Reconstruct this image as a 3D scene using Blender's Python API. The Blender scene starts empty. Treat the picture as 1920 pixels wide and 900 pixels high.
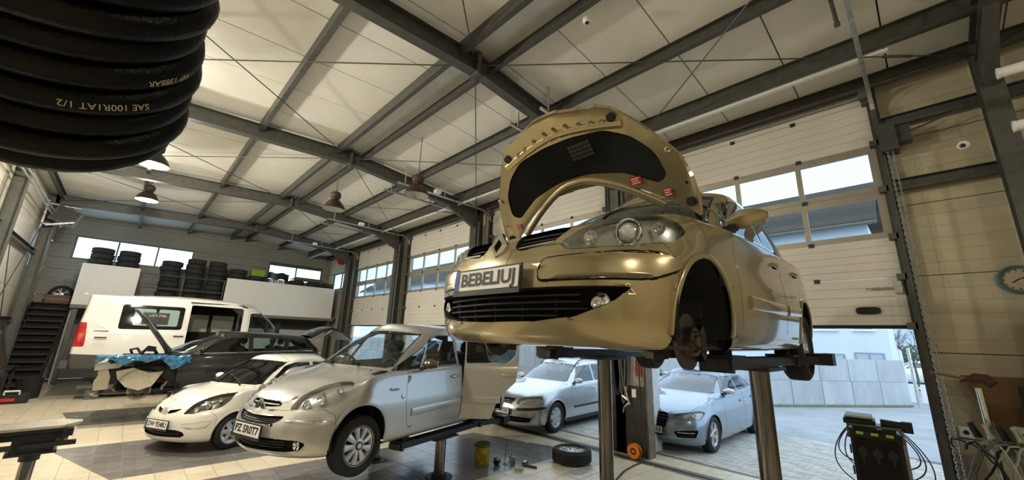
import bpy, bmesh, math, random
import numpy as np
from mathutils import Vector, Matrix
from mathutils.bvhtree import BVHTree
random.seed(7)
SC = bpy.context.scene
COL = SC.collection
# ------------------------------------------------------------------ camera
CAM = (0.0, 0.0, 1.95)
F_PX, PITCH, ROLL, YAW = 733.91, 0.24593, 0.034037, 0.761466
def cam_axes():
    cy, sy = math.cos(YAW), math.sin(YAW)
    fw = Vector((sy*math.cos(PITCH), cy*math.cos(PITCH), math.sin(PITCH)))
    rt = Vector((cy, -sy, 0)); up = rt.cross(fw)
    c, s = math.cos(ROLL), math.sin(ROLL)
    return fw, c*rt + s*up, -s*rt + c*up
FW, RT, UP = cam_axes()
cd = bpy.data.cameras.new('camera'); cam = bpy.data.objects.new('camera', cd); COL.objects.link(cam)
cd.sensor_fit = 'HORIZONTAL'; cd.sensor_width = 36.0; cd.lens = 36.0*F_PX/1920.0
cd.clip_start = 0.02; cd.clip_end = 300
m4 = Matrix((RT, UP, -FW)).transposed().to_4x4(); m4.translation = Vector(CAM); cam.matrix_world = m4
SC.camera = cam
def pix(p):
    v = Vector(p)-Vector(CAM); k = v.dot(FW)
    if k <= 0.05: return None
    return (960+F_PX*v.dot(RT)/k, 450-F_PX*v.dot(UP)/k, k)
# ------------------------------------------------------------------ world, exposure
W = bpy.data.worlds.new('overcast_sky'); SC.world = W; W.use_nodes = True
bg = W.node_tree.nodes['Background']
bg.inputs[0].default_value = (0.64, 0.83, 1.0, 1); bg.inputs[1].default_value = 1.25
SC.view_settings.view_transform = 'Standard'; SC.view_settings.look = 'None'
SC.view_settings.exposure = 0.9; SC.view_settings.gamma = 1.0; SC.view_settings.use_curve_mapping = False
LAMP_POWER = 330.0
LAMP_COL = (1.0, 0.93, 0.80)
# ------------------------------------------------------------------ materials
MATS = {}
def mat(name, col, rough=.5, metal=0., var=0., scale=6., bump=0., bscale=40., coat=0., emit=0., spec=.5, stretch=None, col2=None, trans=0., ior=1.45, flake=0., alpha=1.):
    if name in MATS: return MATS[name]
    m = bpy.data.materials.new(name); MATS[name] = m; m.use_nodes = True
    nt = m.node_tree; b = nt.nodes['Principled BSDF']
    b.inputs['Base Color'].default_value = (*col, 1); b.inputs['Roughness'].default_value = rough
    b.inputs['Metallic'].default_value = metal; b.inputs['Coat Weight'].default_value = coat
    b.inputs['Coat Roughness'].default_value = .04; b.inputs['Specular IOR Level'].default_value = spec
    b.inputs['Transmission Weight'].default_value = trans; b.inputs['IOR'].default_value = ior
    if emit > 0:
        b.inputs['Emission Color'].default_value = (*col, 1); b.inputs['Emission Strength'].default_value = emit
    tc = nt.nodes.new('ShaderNodeTexCoord'); mp = nt.nodes.new('ShaderNodeMapping')
    nt.links.new(tc.outputs['Object'], mp.inputs[0])
    if stretch: mp.inputs['Scale'].default_value = stretch
    if var > 0 or col2:
        n = nt.nodes.new('ShaderNodeTexNoise'); n.inputs['Scale'].default_value = scale; n.inputs['Detail'].default_value = 5; n.inputs['Roughness'].default_value = .6
        nt.links.new(mp.outputs[0], n.inputs[0])
        r = nt.nodes.new('ShaderNodeValToRGB'); r.color_ramp.elements[0].position = .32; r.color_ramp.elements[1].position = .68
        c2 = col2 or tuple(max(0, c*(1-var)) for c in col); c1 = col if col2 else tuple(min(1, c*(1+var*.6)) for c in col)
        r.color_ramp.elements[0].color = (*c2, 1); r.color_ramp.elements[1].color = (*c1, 1)
        nt.links.new(n.outputs[0], r.inputs[0]); nt.links.new(r.outputs[0], b.inputs['Base Color'])
    if bump > 0:
        n2 = nt.nodes.new('ShaderNodeTexNoise'); n2.inputs['Scale'].default_value = bscale; n2.inputs['Detail'].default_value = 4
        nt.links.new(mp.outputs[0], n2.inputs[0])
        bp = nt.nodes.new('ShaderNodeBump'); bp.inputs['Strength'].default_value = bump; bp.inputs['Distance'].default_value = .01
        nt.links.new(n2.outputs[0], bp.inputs['Height']); nt.links.new(bp.outputs[0], b.inputs['Normal'])
    return m
def glass_mat(name, tint, ior=1.5, rough=.0, milky=0.):
    if name in MATS: return MATS[name]
    m = bpy.data.materials.new(name); MATS[name] = m; m.use_nodes = True
    nt = m.node_tree; nt.nodes.remove(nt.nodes['Principled BSDF']); out = nt.nodes['Material Output']
    t = nt.nodes.new('ShaderNodeBsdfTransparent'); t.inputs[0].default_value = (*tint, 1)
    g = nt.nodes.new('ShaderNodeBsdfGlossy'); g.inputs[0].default_value = (1, 1, 1, 1); g.inputs['Roughness'].default_value = rough
    fr = nt.nodes.new('ShaderNodeFresnel'); ge = nt.nodes.new('ShaderNodeNewGeometry'); mm = nt.nodes.new('ShaderNodeMath'); mm.operation = 'MULTIPLY_ADD'
    nt.links.new(ge.outputs['Backfacing'], mm.inputs[0]); mm.inputs[1].default_value = 1/ior-ior; mm.inputs[2].default_value = ior; nt.links.new(mm.outputs[0], fr.inputs[0])
    mx = nt.nodes.new('ShaderNodeMixShader')
    nt.links.new(fr.outputs[0], mx.inputs[0]); nt.links.new(t.outputs[0], mx.inputs[1]); nt.links.new(g.outputs[0], mx.inputs[2])
    last = mx
    if milky > 0:
        d = nt.nodes.new('ShaderNodeBsdfDiffuse'); d.inputs[0].default_value = (.7, .72, .7, 1)
        m2 = nt.nodes.new('ShaderNodeMixShader'); m2.inputs[0].default_value = milky
        nt.links.new(mx.outputs[0], m2.inputs[1]); nt.links.new(d.outputs[0], m2.inputs[2]); last = m2
    nt.links.new(last.outputs[0], out.inputs[0])
    return m
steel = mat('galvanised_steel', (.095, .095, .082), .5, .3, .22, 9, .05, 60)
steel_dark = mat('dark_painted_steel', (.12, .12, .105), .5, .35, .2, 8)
zinc = mat('bright_zinc', (.62, .62, .58), .35, .8, .25, 14)
chrome = mat('chrome', (.82, .82, .82), .08, 1.)
black = mat('black_plastic', (.012, .012, .013), .45)
black_gloss = mat('gloss_black', (.01, .01, .011), .12, coat=.5)
rubber = mat('rubber', (.018, .018, .018), .75, var=.3, scale=25)
rubber_old = mat('dusty_rubber', (.035, .034, .031), .85, var=.4, scale=12)
gap_black = mat('shut_line_black', (.004, .004, .004), .9)
dark_in = mat('dark_trim_cloth', (.02, .02, .021), .8)
ceil_m = mat('cream_roof_sheet', (.82, .80, .72), .5, var=.07, scale=1.3)
panel_m = mat('cream_wall_sheet', (.50, .45, .31), .55, var=.10, scale=1.5, stretch=(1, 1, 5))
door_m = mat('off_white_door_sheet', (.70, .67, .59), .5, var=.06, scale=1.2)
white_m = mat('white_board', (.84, .83, .80), .5, var=.03, scale=2)
# ------------------------------------------------------------------ mesh building
class MB:
    def __init__(s): s.v = []; s.f = []; s.m = []; s.sm = []
    def add(s, vs, fs, mi=0, smooth=False):
        o = len(s.v); s.v += [tuple(v) for v in vs]
        for f in fs: s.f.append(tuple(i+o for i in f)); s.m.append(mi); s.sm.append(smooth)
        return s
    def box(s, a, b, mi=0, R=None, c=None):
        x0, y0, z0 = a; x1, y1, z1 = b
        vs = [(x0,y0,z0),(x1,y0,z0),(x1,y1,z0),(x0,y1,z0),(x0,y0,z1),(x1,y0,z1),(x1,y1,z1),(x0,y1,z1)]
        if R is not None:
            cc = Vector(c) if c else Vector(((x0+x1)/2, (y0+y1)/2, (z0+z1)/2)); vs = [tuple(R @ (Vector(v)-cc)+cc) for v in vs]
        return s.add(vs, [(0,3,2,1),(4,5,6,7),(0,1,5,4),(1,2,6,5),(2,3,7,6),(3,0,4,7)], mi)
    def bar(s, p, q, w, h, mi=0, up=(0,0,1)):
        p, q = Vector(p), Vector(q); d = (q-p).normalized(); u = Vector(up)
        sx = d.cross(u)
        if sx.length < 1e-4: sx = d.cross(Vector((1,0,0)))
        sx.normalize(); uu = sx.cross(d)
        vs = [e + sx*a*w/2 + uu*b*h/2 for e in (p, q) for a, b in ((-1,-1),(1,-1),(1,1),(-1,1))]
        return s.add(vs, [(0,1,2,3),(7,6,5,4),(4,5,1,0),(5,6,2,1),(6,7,3,2),(7,4,0,3)], mi)
    def tube(s, pts, r, n=8, mi=0, closed=False, caps=True):
        P = [Vector(p) for p in pts]; N = len(P); rs = r if isinstance(r, (list, tuple)) else [r]*N
        vs = []; prev = None
        for i in range(N):
            if closed: t = P[(i+1) % N]-P[i-1]
            else: t = P[min(i+1, N-1)]-P[max(i-1, 0)]
            t.normalize()
            if prev is None:
                a = t.cross(Vector((0,0,1)))
                if a.length < 1e-3: a = t.cross(Vector((1,0,0)))
                a.normalize()
            else:
                a = prev - t*prev.dot(t)
                if a.length < 1e-6: a = t.orthogonal()
                a.normalize()
            prev = a; b = t.cross(a)
            for k in range(n):
                an = 2*math.pi*k/n; vs.append(P[i]+(a*math.cos(an)+b*math.sin(an))*rs[i])
        fs = []
        for i in range(N if closed else N-1):
            j = (i+1) % N
            for k in range(n): fs.append((i*n+k, i*n+(k+1) % n, j*n+(k+1) % n, j*n+k))
        s.add(vs, fs, mi, True)
        if caps and not closed:
            o = len(s.v)-len(vs)
            s.f.append(tuple(o+k for k in range(n))[::-1]); s.m.append(mi); s.sm.append(False)
            s.f.append(tuple(o+(N-1)*n+k for k in range(n))); s.m.append(mi); s.sm.append(False)
        return s
    def cyl(s, p, q, r, n=16, mi=0, r2=None, caps=True): return s.tube([p, q], [r, r if r2 is None else r2], n, mi, False, caps)
    def lathe(s, prof, n=24, M=None, mi=0, closed=False, a0=0, a1=2*math.pi):
        full = abs(a1-a0-2*math.pi) < 1e-6; k = n if full else n+1
        vs = []
        for j in range(k):
            a = a0+(a1-a0)*j/n; c, q = math.cos(a), math.sin(a)
            for r, z in prof:
                v = Vector((r*c, r*q, z)); vs.append(M @ v if M is not None else v)
        L = len(prof); fs = []
        for j in range(n):
            j2 = (j+1) % k if full else j+1
            for i in range(L if closed else L-1):
                i2 = (i+1) % L; fs.append((j*L+i, j2*L+i, j2*L+i2, j*L+i2))
        return s.add(vs, fs, mi, True)
    def prism(s, poly, a, b, ax='y', mi=0, smooth=False):
        n = len(poly)
        def P(u, w, t): return {'y': (u, t, w), 'x': (t, u, w), 'z': (u, w, t)}[ax]
        vs = [P(u, w, a) for u, w in poly]+[P(u, w, b) for u, w in poly]
        fs = [tuple(range(n))[::-1], tuple(range(n, 2*n))]
        for i in range(n): fs.append((i, (i+1) % n, n+(i+1) % n, n+i))
        o = len(s.v); s.add(vs, fs, mi, smooth)
        return s
    def strip(s, rows, mi=0, smooth=True, closed=False):
        L = len(rows[0]); vs = [p for r in rows for p in r]; fs = []
        for i in range(len(rows)-(0 if closed else 1)):
            j = (i+1) % len(rows)
            for k in range(L-1): fs.append((i*L+k, i*L+k+1, j*L+k+1, j*L+k))
        return s.add(vs, fs, mi, smooth)
    def mesh(s, name, mats, fix=True, angle=40):
        me = bpy.data.meshes.new(name); me.from_pydata([tuple(v) for v in s.v], [], s.f); me.update()
        for m in (mats if isinstance(mats, (list, tuple)) else [mats]): me.materials.append(m)
        me.polygons.foreach_set('material_index', s.m); me.polygons.foreach_set('use_smooth', [True]*len(s.f))
        if fix:
            bm = bmesh.new(); bm.from_mesh(me); bmesh.ops.recalc_face_normals(bm, faces=bm.faces); bm.to_mesh(me); bm.free()
        me.set_sharp_from_angle(angle=math.radians(angle))
        return me
    def obj(s, name, mats, parent=None, fix=True, angle=40):
        return link(name, s.mesh(name, mats, fix, angle), parent)
def link(name, data, parent=None, loc=None, rot=None):
    o = bpy.data.objects.new(name, data); COL.objects.link(o)
    if parent is not None: o.parent = parent
    if loc is not None: o.location = loc
    if rot is not None: o.rotation_euler = rot
    return o
def tag(o, label=None, cat=None, group=None, kind=None):
    if label: o['label'] = label
    if cat: o['category'] = cat
    if group: o['group'] = group
    if kind: o['kind'] = kind
    return o
def thing(name, label, cat, loc=(0,0,0), rz=0., group=None):
    o = link(name, None, None, loc, (0, 0, rz)); o.empty_display_size = .1
    return tag(o, label, cat, group)
def struct(name, loc=(0,0,0), label=None, mb=None, mats=None):
    o = mb.obj(name, mats) if mb else link(name, None, None, loc)
    tag(o, label, None, None, 'structure'); return o
def copy_tree(o, parent=None, loc=None, rot=None, label=None, group=None):
    c = o.copy(); COL.objects.link(c); c.parent = parent
    if loc is not None: c.location = loc
    if rot is not None: c.rotation_euler = rot
    if label: c['label'] = label
    if group: c['group'] = group
    for ch in list(o.children): copy_tree(ch, c)
    return c
def rotm(ax, deg): return Matrix.Rotation(math.radians(deg), 3, ax)
def text_mesh(body, size, ext=.001, align='CENTER', bold=0.):
    cu = bpy.data.curves.new('lettering', 'FONT'); cu.body = body; cu.size = size; cu.extrude = ext; cu.align_x = align; cu.align_y = 'CENTER'; cu.offset = bold; cu.resolution_u = 3
    o = bpy.data.objects.new('lettering', cu); COL.objects.link(o); bpy.context.view_layer.update()
    dg = bpy.context.evaluated_depsgraph_get(); me = bpy.data.meshes.new_from_object(o.evaluated_get(dg))
    bpy.data.objects.remove(o); bpy.data.curves.remove(cu); me.materials.clear()
    return me
# ================================================================== STRUCTURE
XD, XL, YB, YF, RX = 7.36, -2.5, 22.0, -7.5, 3.1
def zroof(x): return 6.22-(.085*(x-RX) if x > RX else .05*(RX-x))
def zraft(x): return 5.84-(.10*(x-RX) if x > RX else .047*(RX-x))
FR = [-5.7, -1.0, 4.2, 8.95, 13.7, 18.45]
# ---- floor with tiles
beige_t = [mat('beige_tile_a', (.74, .65, .49), .26, var=.10, scale=7), mat('beige_tile_b', (.70, .61, .45), .3, var=.12, scale=5), mat('beige_tile_c', (.77, .68, .52), .24, var=.08, scale=8)]
dark_t = [mat('grey_tile_a', (.20, .19, .185), .22, var=.2, scale=6), mat('grey_tile_b', (.225, .215, .205), .2, var=.2, scale=5), mat('grey_tile_c', (.18, .17, .165), .24, var=.25, scale=7)]
floor = MB().box((XL-.1, YF-.1, -.25), (7.5, YB+.1, -.006)).obj('floor', mat('dark_grout', (.20, .17, .12), .8))
tag(floor, 'beige tiled workshop floor with slanted dark grey bay markings', kind='structure')
BAYS = [((5.70, 6.97), (6.32, 5.0), -3, 4.75, 6.97), ((5.95, 9.9), (6.5, 7.65), None, 7.65, 9.9), ((5.9, 13.75), (6.4, 11.86), None, 11.86, 13.75), ((5.75, 3.05), (6.3, 1.0), -3, 1.0, 3.05)]
def in_bay(x, y):
    for i, (a, b, l, y0, y1) in enumerate(BAYS):
        if y0 <= y <= y1:
            t = (y-y0)/(y1-y0); xr = b[0]+(a[0]-b[0])*t
            xl = (.25-.73*t) if i == 1 else (-.35-.27*t if i == 2 else -2.0-.6*t)
            return xl <= x <= xr
    return False
def clip(poly, p, q, keep):
    out = []; n = len(poly)
    sd = lambda v: ((q[0]-p[0])*(v[1]-p[1])-(q[1]-p[1])*(v[0]-p[0]))*keep
    for i in range(n):
        a, b = poly[i], poly[(i+1) % n]; sa, sb = sd(a), sd(b)
        if sa >= 0: out.append(a)
        if sa*sb < 0: t = sa/(sa-sb); out.append((a[0]+(b[0]-a[0])*t, a[1]+(b[1]-a[1])*t))
    return out
TS = .315; GR = .005
lines = []
for i, (a, b, l, y0, y1) in enumerate(BAYS):
    lines.append((a, b, y0, y1))
    if i == 1: lines.append(((-.48, 9.9), (.25, 7.65), y0, y1))
    if i == 2: lines.append(((-.62, 13.75), (-.35, 11.86), y0, y1))
rowys = []
ys = [y for (_, _, _, y0, y1) in BAYS for y in (y0, y1)]+[YF, 20.9]
ys = sorted(set(ys)); rows = []
for a, b in zip(ys[:-1], ys[1:]):
    n = max(1, round((b-a)/TS))
    for k in range(n): rows.append((a+(b-a)*k/n, a+(b-a)*(k+1)/n))
cells = []
for (ya, yb) in rows:
    x = -2.5+.031
    while x < 6.6:
        polys = [[(x+GR/2, ya+GR/2), (x+TS-GR/2, ya+GR/2), (x+TS-GR/2, yb-GR/2), (x+GR/2, yb-GR/2)]]
        for (p, q, y0, y1) in lines:
            if ya >= y0-.01 and yb <= y1+.01:
                new = []
                for po in polys:
                    for k in (1, -1):
                        c = clip(po, p, q, k)
                        if len(c) >= 3: new.append(c)
                polys = new
        for po in polys: cells.append(po)
        x += TS
# strip of tiles next to the drain, outside of it
for (ya, yb) in rows:
    for x in (6.9, 7.14):
        cells.append([(x, ya+GR/2), (x+.235, ya+GR/2), (x+.235, yb-GR/2), (x, yb-GR/2)])
def tile_geo(mb, po, mi, ox=0, oy=0):
    n = len(po); top = [(u-ox, w-oy, 0.) for u, w in po]; cx = sum(u for u, w in po)/n-ox; cy = sum(w for u, w in po)/n-oy
    bot = [(u-ox, w-oy, -.006) for u, w in po]
    mb.add(top+bot, [tuple(range(n))]+[(i, i+n, (i+1) % n+n, (i+1) % n) for i in range(n)], mi)
vis = []
for po in cells:
    cx = sum(u for u, w in po)/len(po); cy = sum(w for u, w in po)/len(po); p = pix((cx, cy, 0))
    ok = p is not None and -20 < p[0] < 1940 and p[1] < 915
    vis.append((p[2] if ok else 999, po, cx, cy))
vis.sort(key=lambda t: t[0])
bulk = MB(); tcache = {}
for k, (d, po, cx, cy) in enumerate(vis):
    dk = in_bay(cx, cy); mi = random.randrange(3)
    if k < 300 and d < 900:
        key = (dk, mi, tuple((round(u-cx, 3), round(w-cy, 3)) for u, w in po))
        if key not in tcache:
            t = MB(); tile_geo(t, po, 0, cx, cy); tcache[key] = t.mesh('tile', dark_t[mi] if dk else beige_t[mi], False)
        link('tile', tcache[key], floor, (cx, cy, random.uniform(-.0006, .0006)))
    else: tile_geo(bulk, po, mi+(3 if dk else 0))
tag(bulk.obj('tile_field', beige_t+dark_t, floor, False), kind='stuff')
# drain channel
dr = MB(); dr.box((6.62, -2, -.02), (6.64, 21, .004)); dr.box((6.76, -2, -.02), (6.78, 21, .004))
for k in range(230): dr.box((6.64, -2+k*.1, -.02), (6.76, -2+k*.1+.075, -.002))
drain = dr.obj('floor_drain', mat('drain_iron', (.06, .06, .06), .5, .6, .3, 12)); tag(drain, 'long dark slotted drain channel in the floor along the doors', kind='structure')
# ---- outside ground
asph = mat('pale_asphalt', (.36, .37, .39), .85, var=.16, scale=1.4, bump=.25, bscale=120)
ground = MB().box((7.5, -12, -.3), (60, 60, -.02)).obj('ground', asph); tag(ground, 'grey asphalt yard outside the doors', kind='structure')
pav = [mat('grey_paver_a', (.50, .47, .43), .8, var=.15, scale=14), mat('grey_paver_b', (.44, .42, .39), .8, var=.18, scale=12), mat('grey_paver_c', (.55, .51, .46), .8, var=.12, scale=15)]
apron = MB().box((7.38, -3, -.2), (11.3, 21, -.012)).obj('apron', mat('paver_joint', (.16, .15, .13), .9)); tag(apron, 'block paved apron in front of the workshop doors', kind='structure')
pvs = []
for j in range(0, 120):
    y = -3+j*.2
    for i in range(0, 40):
        x = 7.5+i*.1+(0.0); yy = y+(.1 if i % 2 else 0)
        if x < 11.25 - (max(0, (1.2-y))*.25): pvs.append((x, yy))
pm = [MB().box((-.0485, -.0985, -.03), (.0485, .0985, 0)).mesh('paver', m, True) for m in pav]
lst = []
for (x, y) in pvs:
    p = pix((x, y, 0)); ok = p and 0 < p[0] < 1920 and p[1] < 905 and not (1460 > p[0] > 1420) and p[0] > 1225 and p[1] > 760
    lst.append((p[2] if ok else 999, x, y))
lst.sort(); bulk = MB()
for k, (d, x, y) in enumerate(lst):
    z = random.uniform(-.003, .003)
    if k < 300 and d < 900: link('paver', pm[k % 3], apron, (x+.05, y+.1, z))
    else: bulk.box((x+.0015, y+.0015, -.03), (x+.0985, y+.1985, z), random.randrange(3))
tag(bulk.obj('paver_field', pav, apron), kind='stuff')
# ---- ceiling
ceil = struct('ceiling', label='cream sandwich-panel roof on steel purlins')
back = MB()
for x0, x1 in ((XL-.35, RX), (RX, 7.75)):
    vs = [(x, y, zroof(x)+dz) for dz in (.1, .2) for x in (x0, x1) for y in (YF-.3, YB+.3)]
    back.add(vs, [(0, 1, 3, 2), (4, 6, 7, 5), (0, 4, 5, 1), (2, 3, 7, 6), (0, 2, 6, 4), (1, 5, 7, 3)])
back.obj('roof_light_block', steel_dark, ceil)  # unseen dark layer added above the panels to block light
PW = 1.05
for x0, x1 in ((XL-.1, RX-.02), (RX+.02, 7.6)):
    L = math.hypot(x1-x0, zroof(x1)-zroof(x0))
    m = MB()
    vs = []
    for dz in (0, .09):
        for (x, y) in ((x0, .009), (x1, .009), (x1, PW-.009), (x0, PW-.009)): vs.append((x, y, zroof(x)+dz))
    m.add(vs, [(0, 3, 2, 1), (4, 5, 6, 7), (0, 1, 5, 4), (1, 2, 6, 5), (2, 3, 7, 6), (3, 0, 4, 7)])
    me = m.mesh('roof_panel', ceil_m)
    y = 1.92-PW*9
    while y < YB: link('roof_panel', me, ceil, (0, y, 0)); y += PW
def ibeam(mb, p, q, depth=.3, fl=.17, tf=.016, tw=.012, up=(0, 0, 1), mi=0):
    p, q = Vector(p), Vector(q); d = (q-p).normalized(); s = d.cross(Vector(up)).normalized(); u = s.cross(d)
    mb.bar(p-u*(depth/2-tf/2), q-u*(depth/2-tf/2), fl, tf, mi, up); mb.bar(p+u*(depth/2-tf/2), q+u*(depth/2-tf/2), fl, tf, mi, up)
    mb.bar(p, q, tw, depth-2*tf, mi, up)
def cbeam(mb, p, q, depth=.2, fl=.07, side=1, t=.006, up=(0, 0, 1), mi=0):
    p, q = Vector(p), Vector(q); d = (q-p).normalized(); s = d.cross(Vector(up)).normalized()*side; u = Vector(up)
    mb.bar(p, q, t, depth, mi, up)
    for k in (-1, 1):
        o = u*k*(depth/2)+s*fl/2; mb.bar(p+o, q+o, fl, t, mi, up)
    o = -u*(depth/2-.012)+s*fl; mb.bar(p+o, q+o, t, .024, mi, up)
# purlins (C sections) along Y
pur = [(-2.2, 1), (-.35, 1), (1.22, 1), (2.78, 1), (3.42, -1), (4.85, -1), (6.25, -1), (7.2, -1)]
for x, sd in pur:
    m = MB(); dep = .26 if abs(x-6.25) < .01 else .2
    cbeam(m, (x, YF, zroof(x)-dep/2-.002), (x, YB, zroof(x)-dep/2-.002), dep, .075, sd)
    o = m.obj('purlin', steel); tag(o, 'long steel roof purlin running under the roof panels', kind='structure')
m = MB(); m.box((6.27, -.2, zroof(6.3)-.30), (6.33, YB, zroof(6.3)-.264)); tag(m.obj('trim_1', white_m), 'bright thin conduit strip along the eave purlin', kind='structure')
# ridge flashing between the two ridge purlins
m = MB(); m.box((2.83, YF, zroof(3.1)-.035), (3.38, YB, zroof(3.1)-.02)); tag(m.obj('trim_2', mat('ridge_sheet', (.70, .69, .64), .35, .3, .12, 3)), 'pale metal ridge sheet between the paired purlins', kind='structure')
# portal frames
def frame(y):
    fr = struct('portal_frame', (0, y, 0), 'galvanised steel portal frame carrying the roof')
    for (x0, x1) in ((-2.3, RX-.012), (RX+.012, 7.1)):
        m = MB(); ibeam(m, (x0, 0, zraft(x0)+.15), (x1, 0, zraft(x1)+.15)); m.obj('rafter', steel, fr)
    m = MB(); m.box((RX-.03, -.11, 5.80), (RX+.03, .11, 6.17))
    for a in (-.075, .075):
        for z in (5.84, 5.93, 6.05, 6.12): m.cyl((RX-.05, a, z), (RX+.05, a, z), .013, 6)
    m.obj('splice_plate', steel_dark, fr)
    m = MB(); m.prism([(5.9, zraft(5.9)+.02), (7.0, zraft(7.0)+.02), (7.0, zraft(7.0)-.38)], -.06, .06, 'y'); m.obj('haunch', steel, fr)
    for x in (-2.3, 7.08):
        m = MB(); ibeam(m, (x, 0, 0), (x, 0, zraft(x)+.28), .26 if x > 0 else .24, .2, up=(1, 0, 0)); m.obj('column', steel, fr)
    if y > 0:
        for dy, r in ((-.17, .035), (.16, .03), (.22, .02)):
            m = MB(); m.cyl((6.99, dy, 0), (6.99, dy, 5.3), r, 10); m.obj('conduit', steel, fr)
    return fr
for y in FR: frame(y)
# roof bracing rods
rod_m = mat('dark_rod', (.10, .10, .09), .5, .6)
def rod(p, q, r=.009, name='tie_rod', lab='thin steel bracing rod crossing under the roof'):
    p, q = Vector(p), Vector(q); m = MB(); m.cyl(p, q, r, 6)
    c = p.lerp(q, .86); d = (q-p).normalized(); m.cyl(c-d*.16, c+d*.16, .018, 8)
    tag(m.obj(name, rod_m), lab, kind='structure')
for a, b in zip(FR[:-1], FR[1:]):
    rod((RX, a, 5.98), (-2.25, b, 5.70)); rod((RX, b, 5.98), (-2.25, a, 5.70))
    rod((RX, a, 5.98), (7.0, b, 5.56)); rod((RX, b, 5.98), (7.0, a, 5.56))
# ---- walls
def wall_panels(root, mtl, horiz, fixed, a0, a1, z0, z1, step=.975, zoff=0., th=.08, name='wall_panel'):
    """horizontal sandwich panels with a joint between; horiz='x' wall lies along y at X=fixed, 'y' along x at Y=fixed"""
    z = zoff
    while z < z1:
        lo, hi = max(z, z0), min(z+step, z1)
        if hi-lo > .03:
            m = MB(); n = max(1, round((hi-lo)/.16)); h = (hi-lo-.008)/n
            for k in range(n):
                a, b = lo+.004+k*h+.001, lo+.004+(k+1)*h-.001; dd = .0015 if k % 2 else 0
                if horiz == 'x': m.box((fixed-dd if fixed > 0 else fixed-th, a0, a), (fixed+th if fixed > 0 else fixed+dd, a1, b))
                else: m.box((a0, fixed-dd if fixed > 0 else fixed-th, a), (a1, fixed+th if fixed > 0 else fixed+dd, b))
            m.obj(name, mtl, root)
        z += step
DOORS = [(.12, 3.78), (4.62, 8.53), (9.37, 13.28), (14.12, 18.03)]
ZT = 5.86
wr = struct('wall_right', label='cream panelled wall holding the four lifting doors')
XW = 7.42
segs = [(YF, .0)] + [(DOORS[i][1]+.06, DOORS[i+1][0]-.06) for i in range(3)] + [(18.09, 19.1)]
for a, b in segs: wall_panels(wr, panel_m, 'x', XW, a, b, 0, 6.0)
wall_panels(wr, panel_m, 'x', XW, 19.1, YB, 0, 4.05); wall_panels(wr, panel_m, 'x', XW, 19.1, YB, 4.9, 6.0); wall_panels(wr, panel_m, 'x', XW, 21.3, YB, 4.05, 4.9)
m = MB(); m.box((XW, -.0, ZT), (XW+.1, 18.1, 6.1)); m.obj('lintel', mat('dark_lintel', (.05, .04, .035), .6), wr)
m = MB(); m.box((XW+.081, YF, 0), (XW+.1, .0, 6.1)); m.obj('wall_light_block', steel_dark, wr)  # sheet added behind the panels so no light leaks through the joints
lin = MB()
for y0, y1 in DOORS: lin.box((7.16, y0-.1, 5.66), (7.22, y1+.1, 5.80))
lin.obj('lintel_beam', mat('dark_lintel', (.05, .04, .035), .6), wr)
for z in (4.17, 5.12):
    m = MB(); cbeam(m, (7.33, YF, z), (7.33, .0, z), .15, .08, -1); m.obj('wall_girt', steel, wr)
for (a, b) in segs[1:4]:
    m = MB(); m.box((XW+.08, a-.02, 0), (XW+.34, b+.02, 2.45)); m.obj('outer_pier', mat('pale_render', (.62, .63, .63), .8, var=.1), wr)
def window_frame(name, horiz, fixed, a0, a1, z0, z1, n, label, mtl, glass, t=.05, d=.06, vert=1):
    w = struct(name, label=label)
    m = MB()
    def bx(u0, u1, w0, w1):
        if horiz == 'x': m.box((fixed-d/2, u0, w0), (fixed+d/2, u1, w1))
        else: m.box((u0, fixed-d/2, w0), (u1, fixed+d/2, w1))
    bx(a0, a1, z0, z0+t); bx(a0, a1, z1-t, z1); bx(a0, a0+t, z0+t, z1-t); bx(a1-t, a1, z0+t, z1-t)
    for k in range(1, n):
        c = a0+(a1-a0)*k/n; bx(c-t/2, c+t/2, z0+t, z1-t)
    m.obj('window_frame', mtl, w)
    for k in range(n):
        u0, u1 = a0+(a1-a0)*k/n+t/2, a0+(a1-a0)*(k+1)/n-t/2; p = MB()
        if horiz == 'x': p.box((fixed-.004, u0, z0+t), (fixed+.004, u1, z1-t))
        else: p.box((u0, fixed-.004, z0+t), (u1, fixed+.004, z1-t))
        p.obj('pane', glass, w)
    return w
alu = mat('brownish_aluminium', (.44, .40, .32), .4, .5, .1, 5)
wing = glass_mat('window_glass', (.90, .95, .97))
window_frame('window_1', 'x', 7.47, 19.1, 21.3, 4.05, 4.9, 2, 'two-pane window high in the door wall near the back corner', steel, wing)
wb = struct('wall_back', label='dim panelled end wall behind the tyre mezzanine')
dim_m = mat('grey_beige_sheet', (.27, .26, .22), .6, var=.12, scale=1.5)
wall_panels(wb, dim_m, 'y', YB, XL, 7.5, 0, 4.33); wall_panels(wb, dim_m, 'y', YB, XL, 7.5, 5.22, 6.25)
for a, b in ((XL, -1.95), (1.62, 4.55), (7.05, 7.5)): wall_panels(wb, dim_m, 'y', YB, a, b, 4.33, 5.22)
window_frame('window_2', 'y', 22.05, -1.95, 1.62, 4.33, 5.22, 3, 'three-pane strip window behind stacked tyres on the end wall', steel_dark, wing)
window_frame('window_3', 'y', 22.05, 4.55, 7.05, 4.33, 5.12, 2, 'two-pane window behind clutter at the right of the end wall', steel_dark, wing)
wl = struct('wall_left', label='long cream panelled wall with steel columns')
left_m = mat('pale_left_sheet', (.66, .62, .50), .38, var=.08, scale=1.5)
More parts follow.
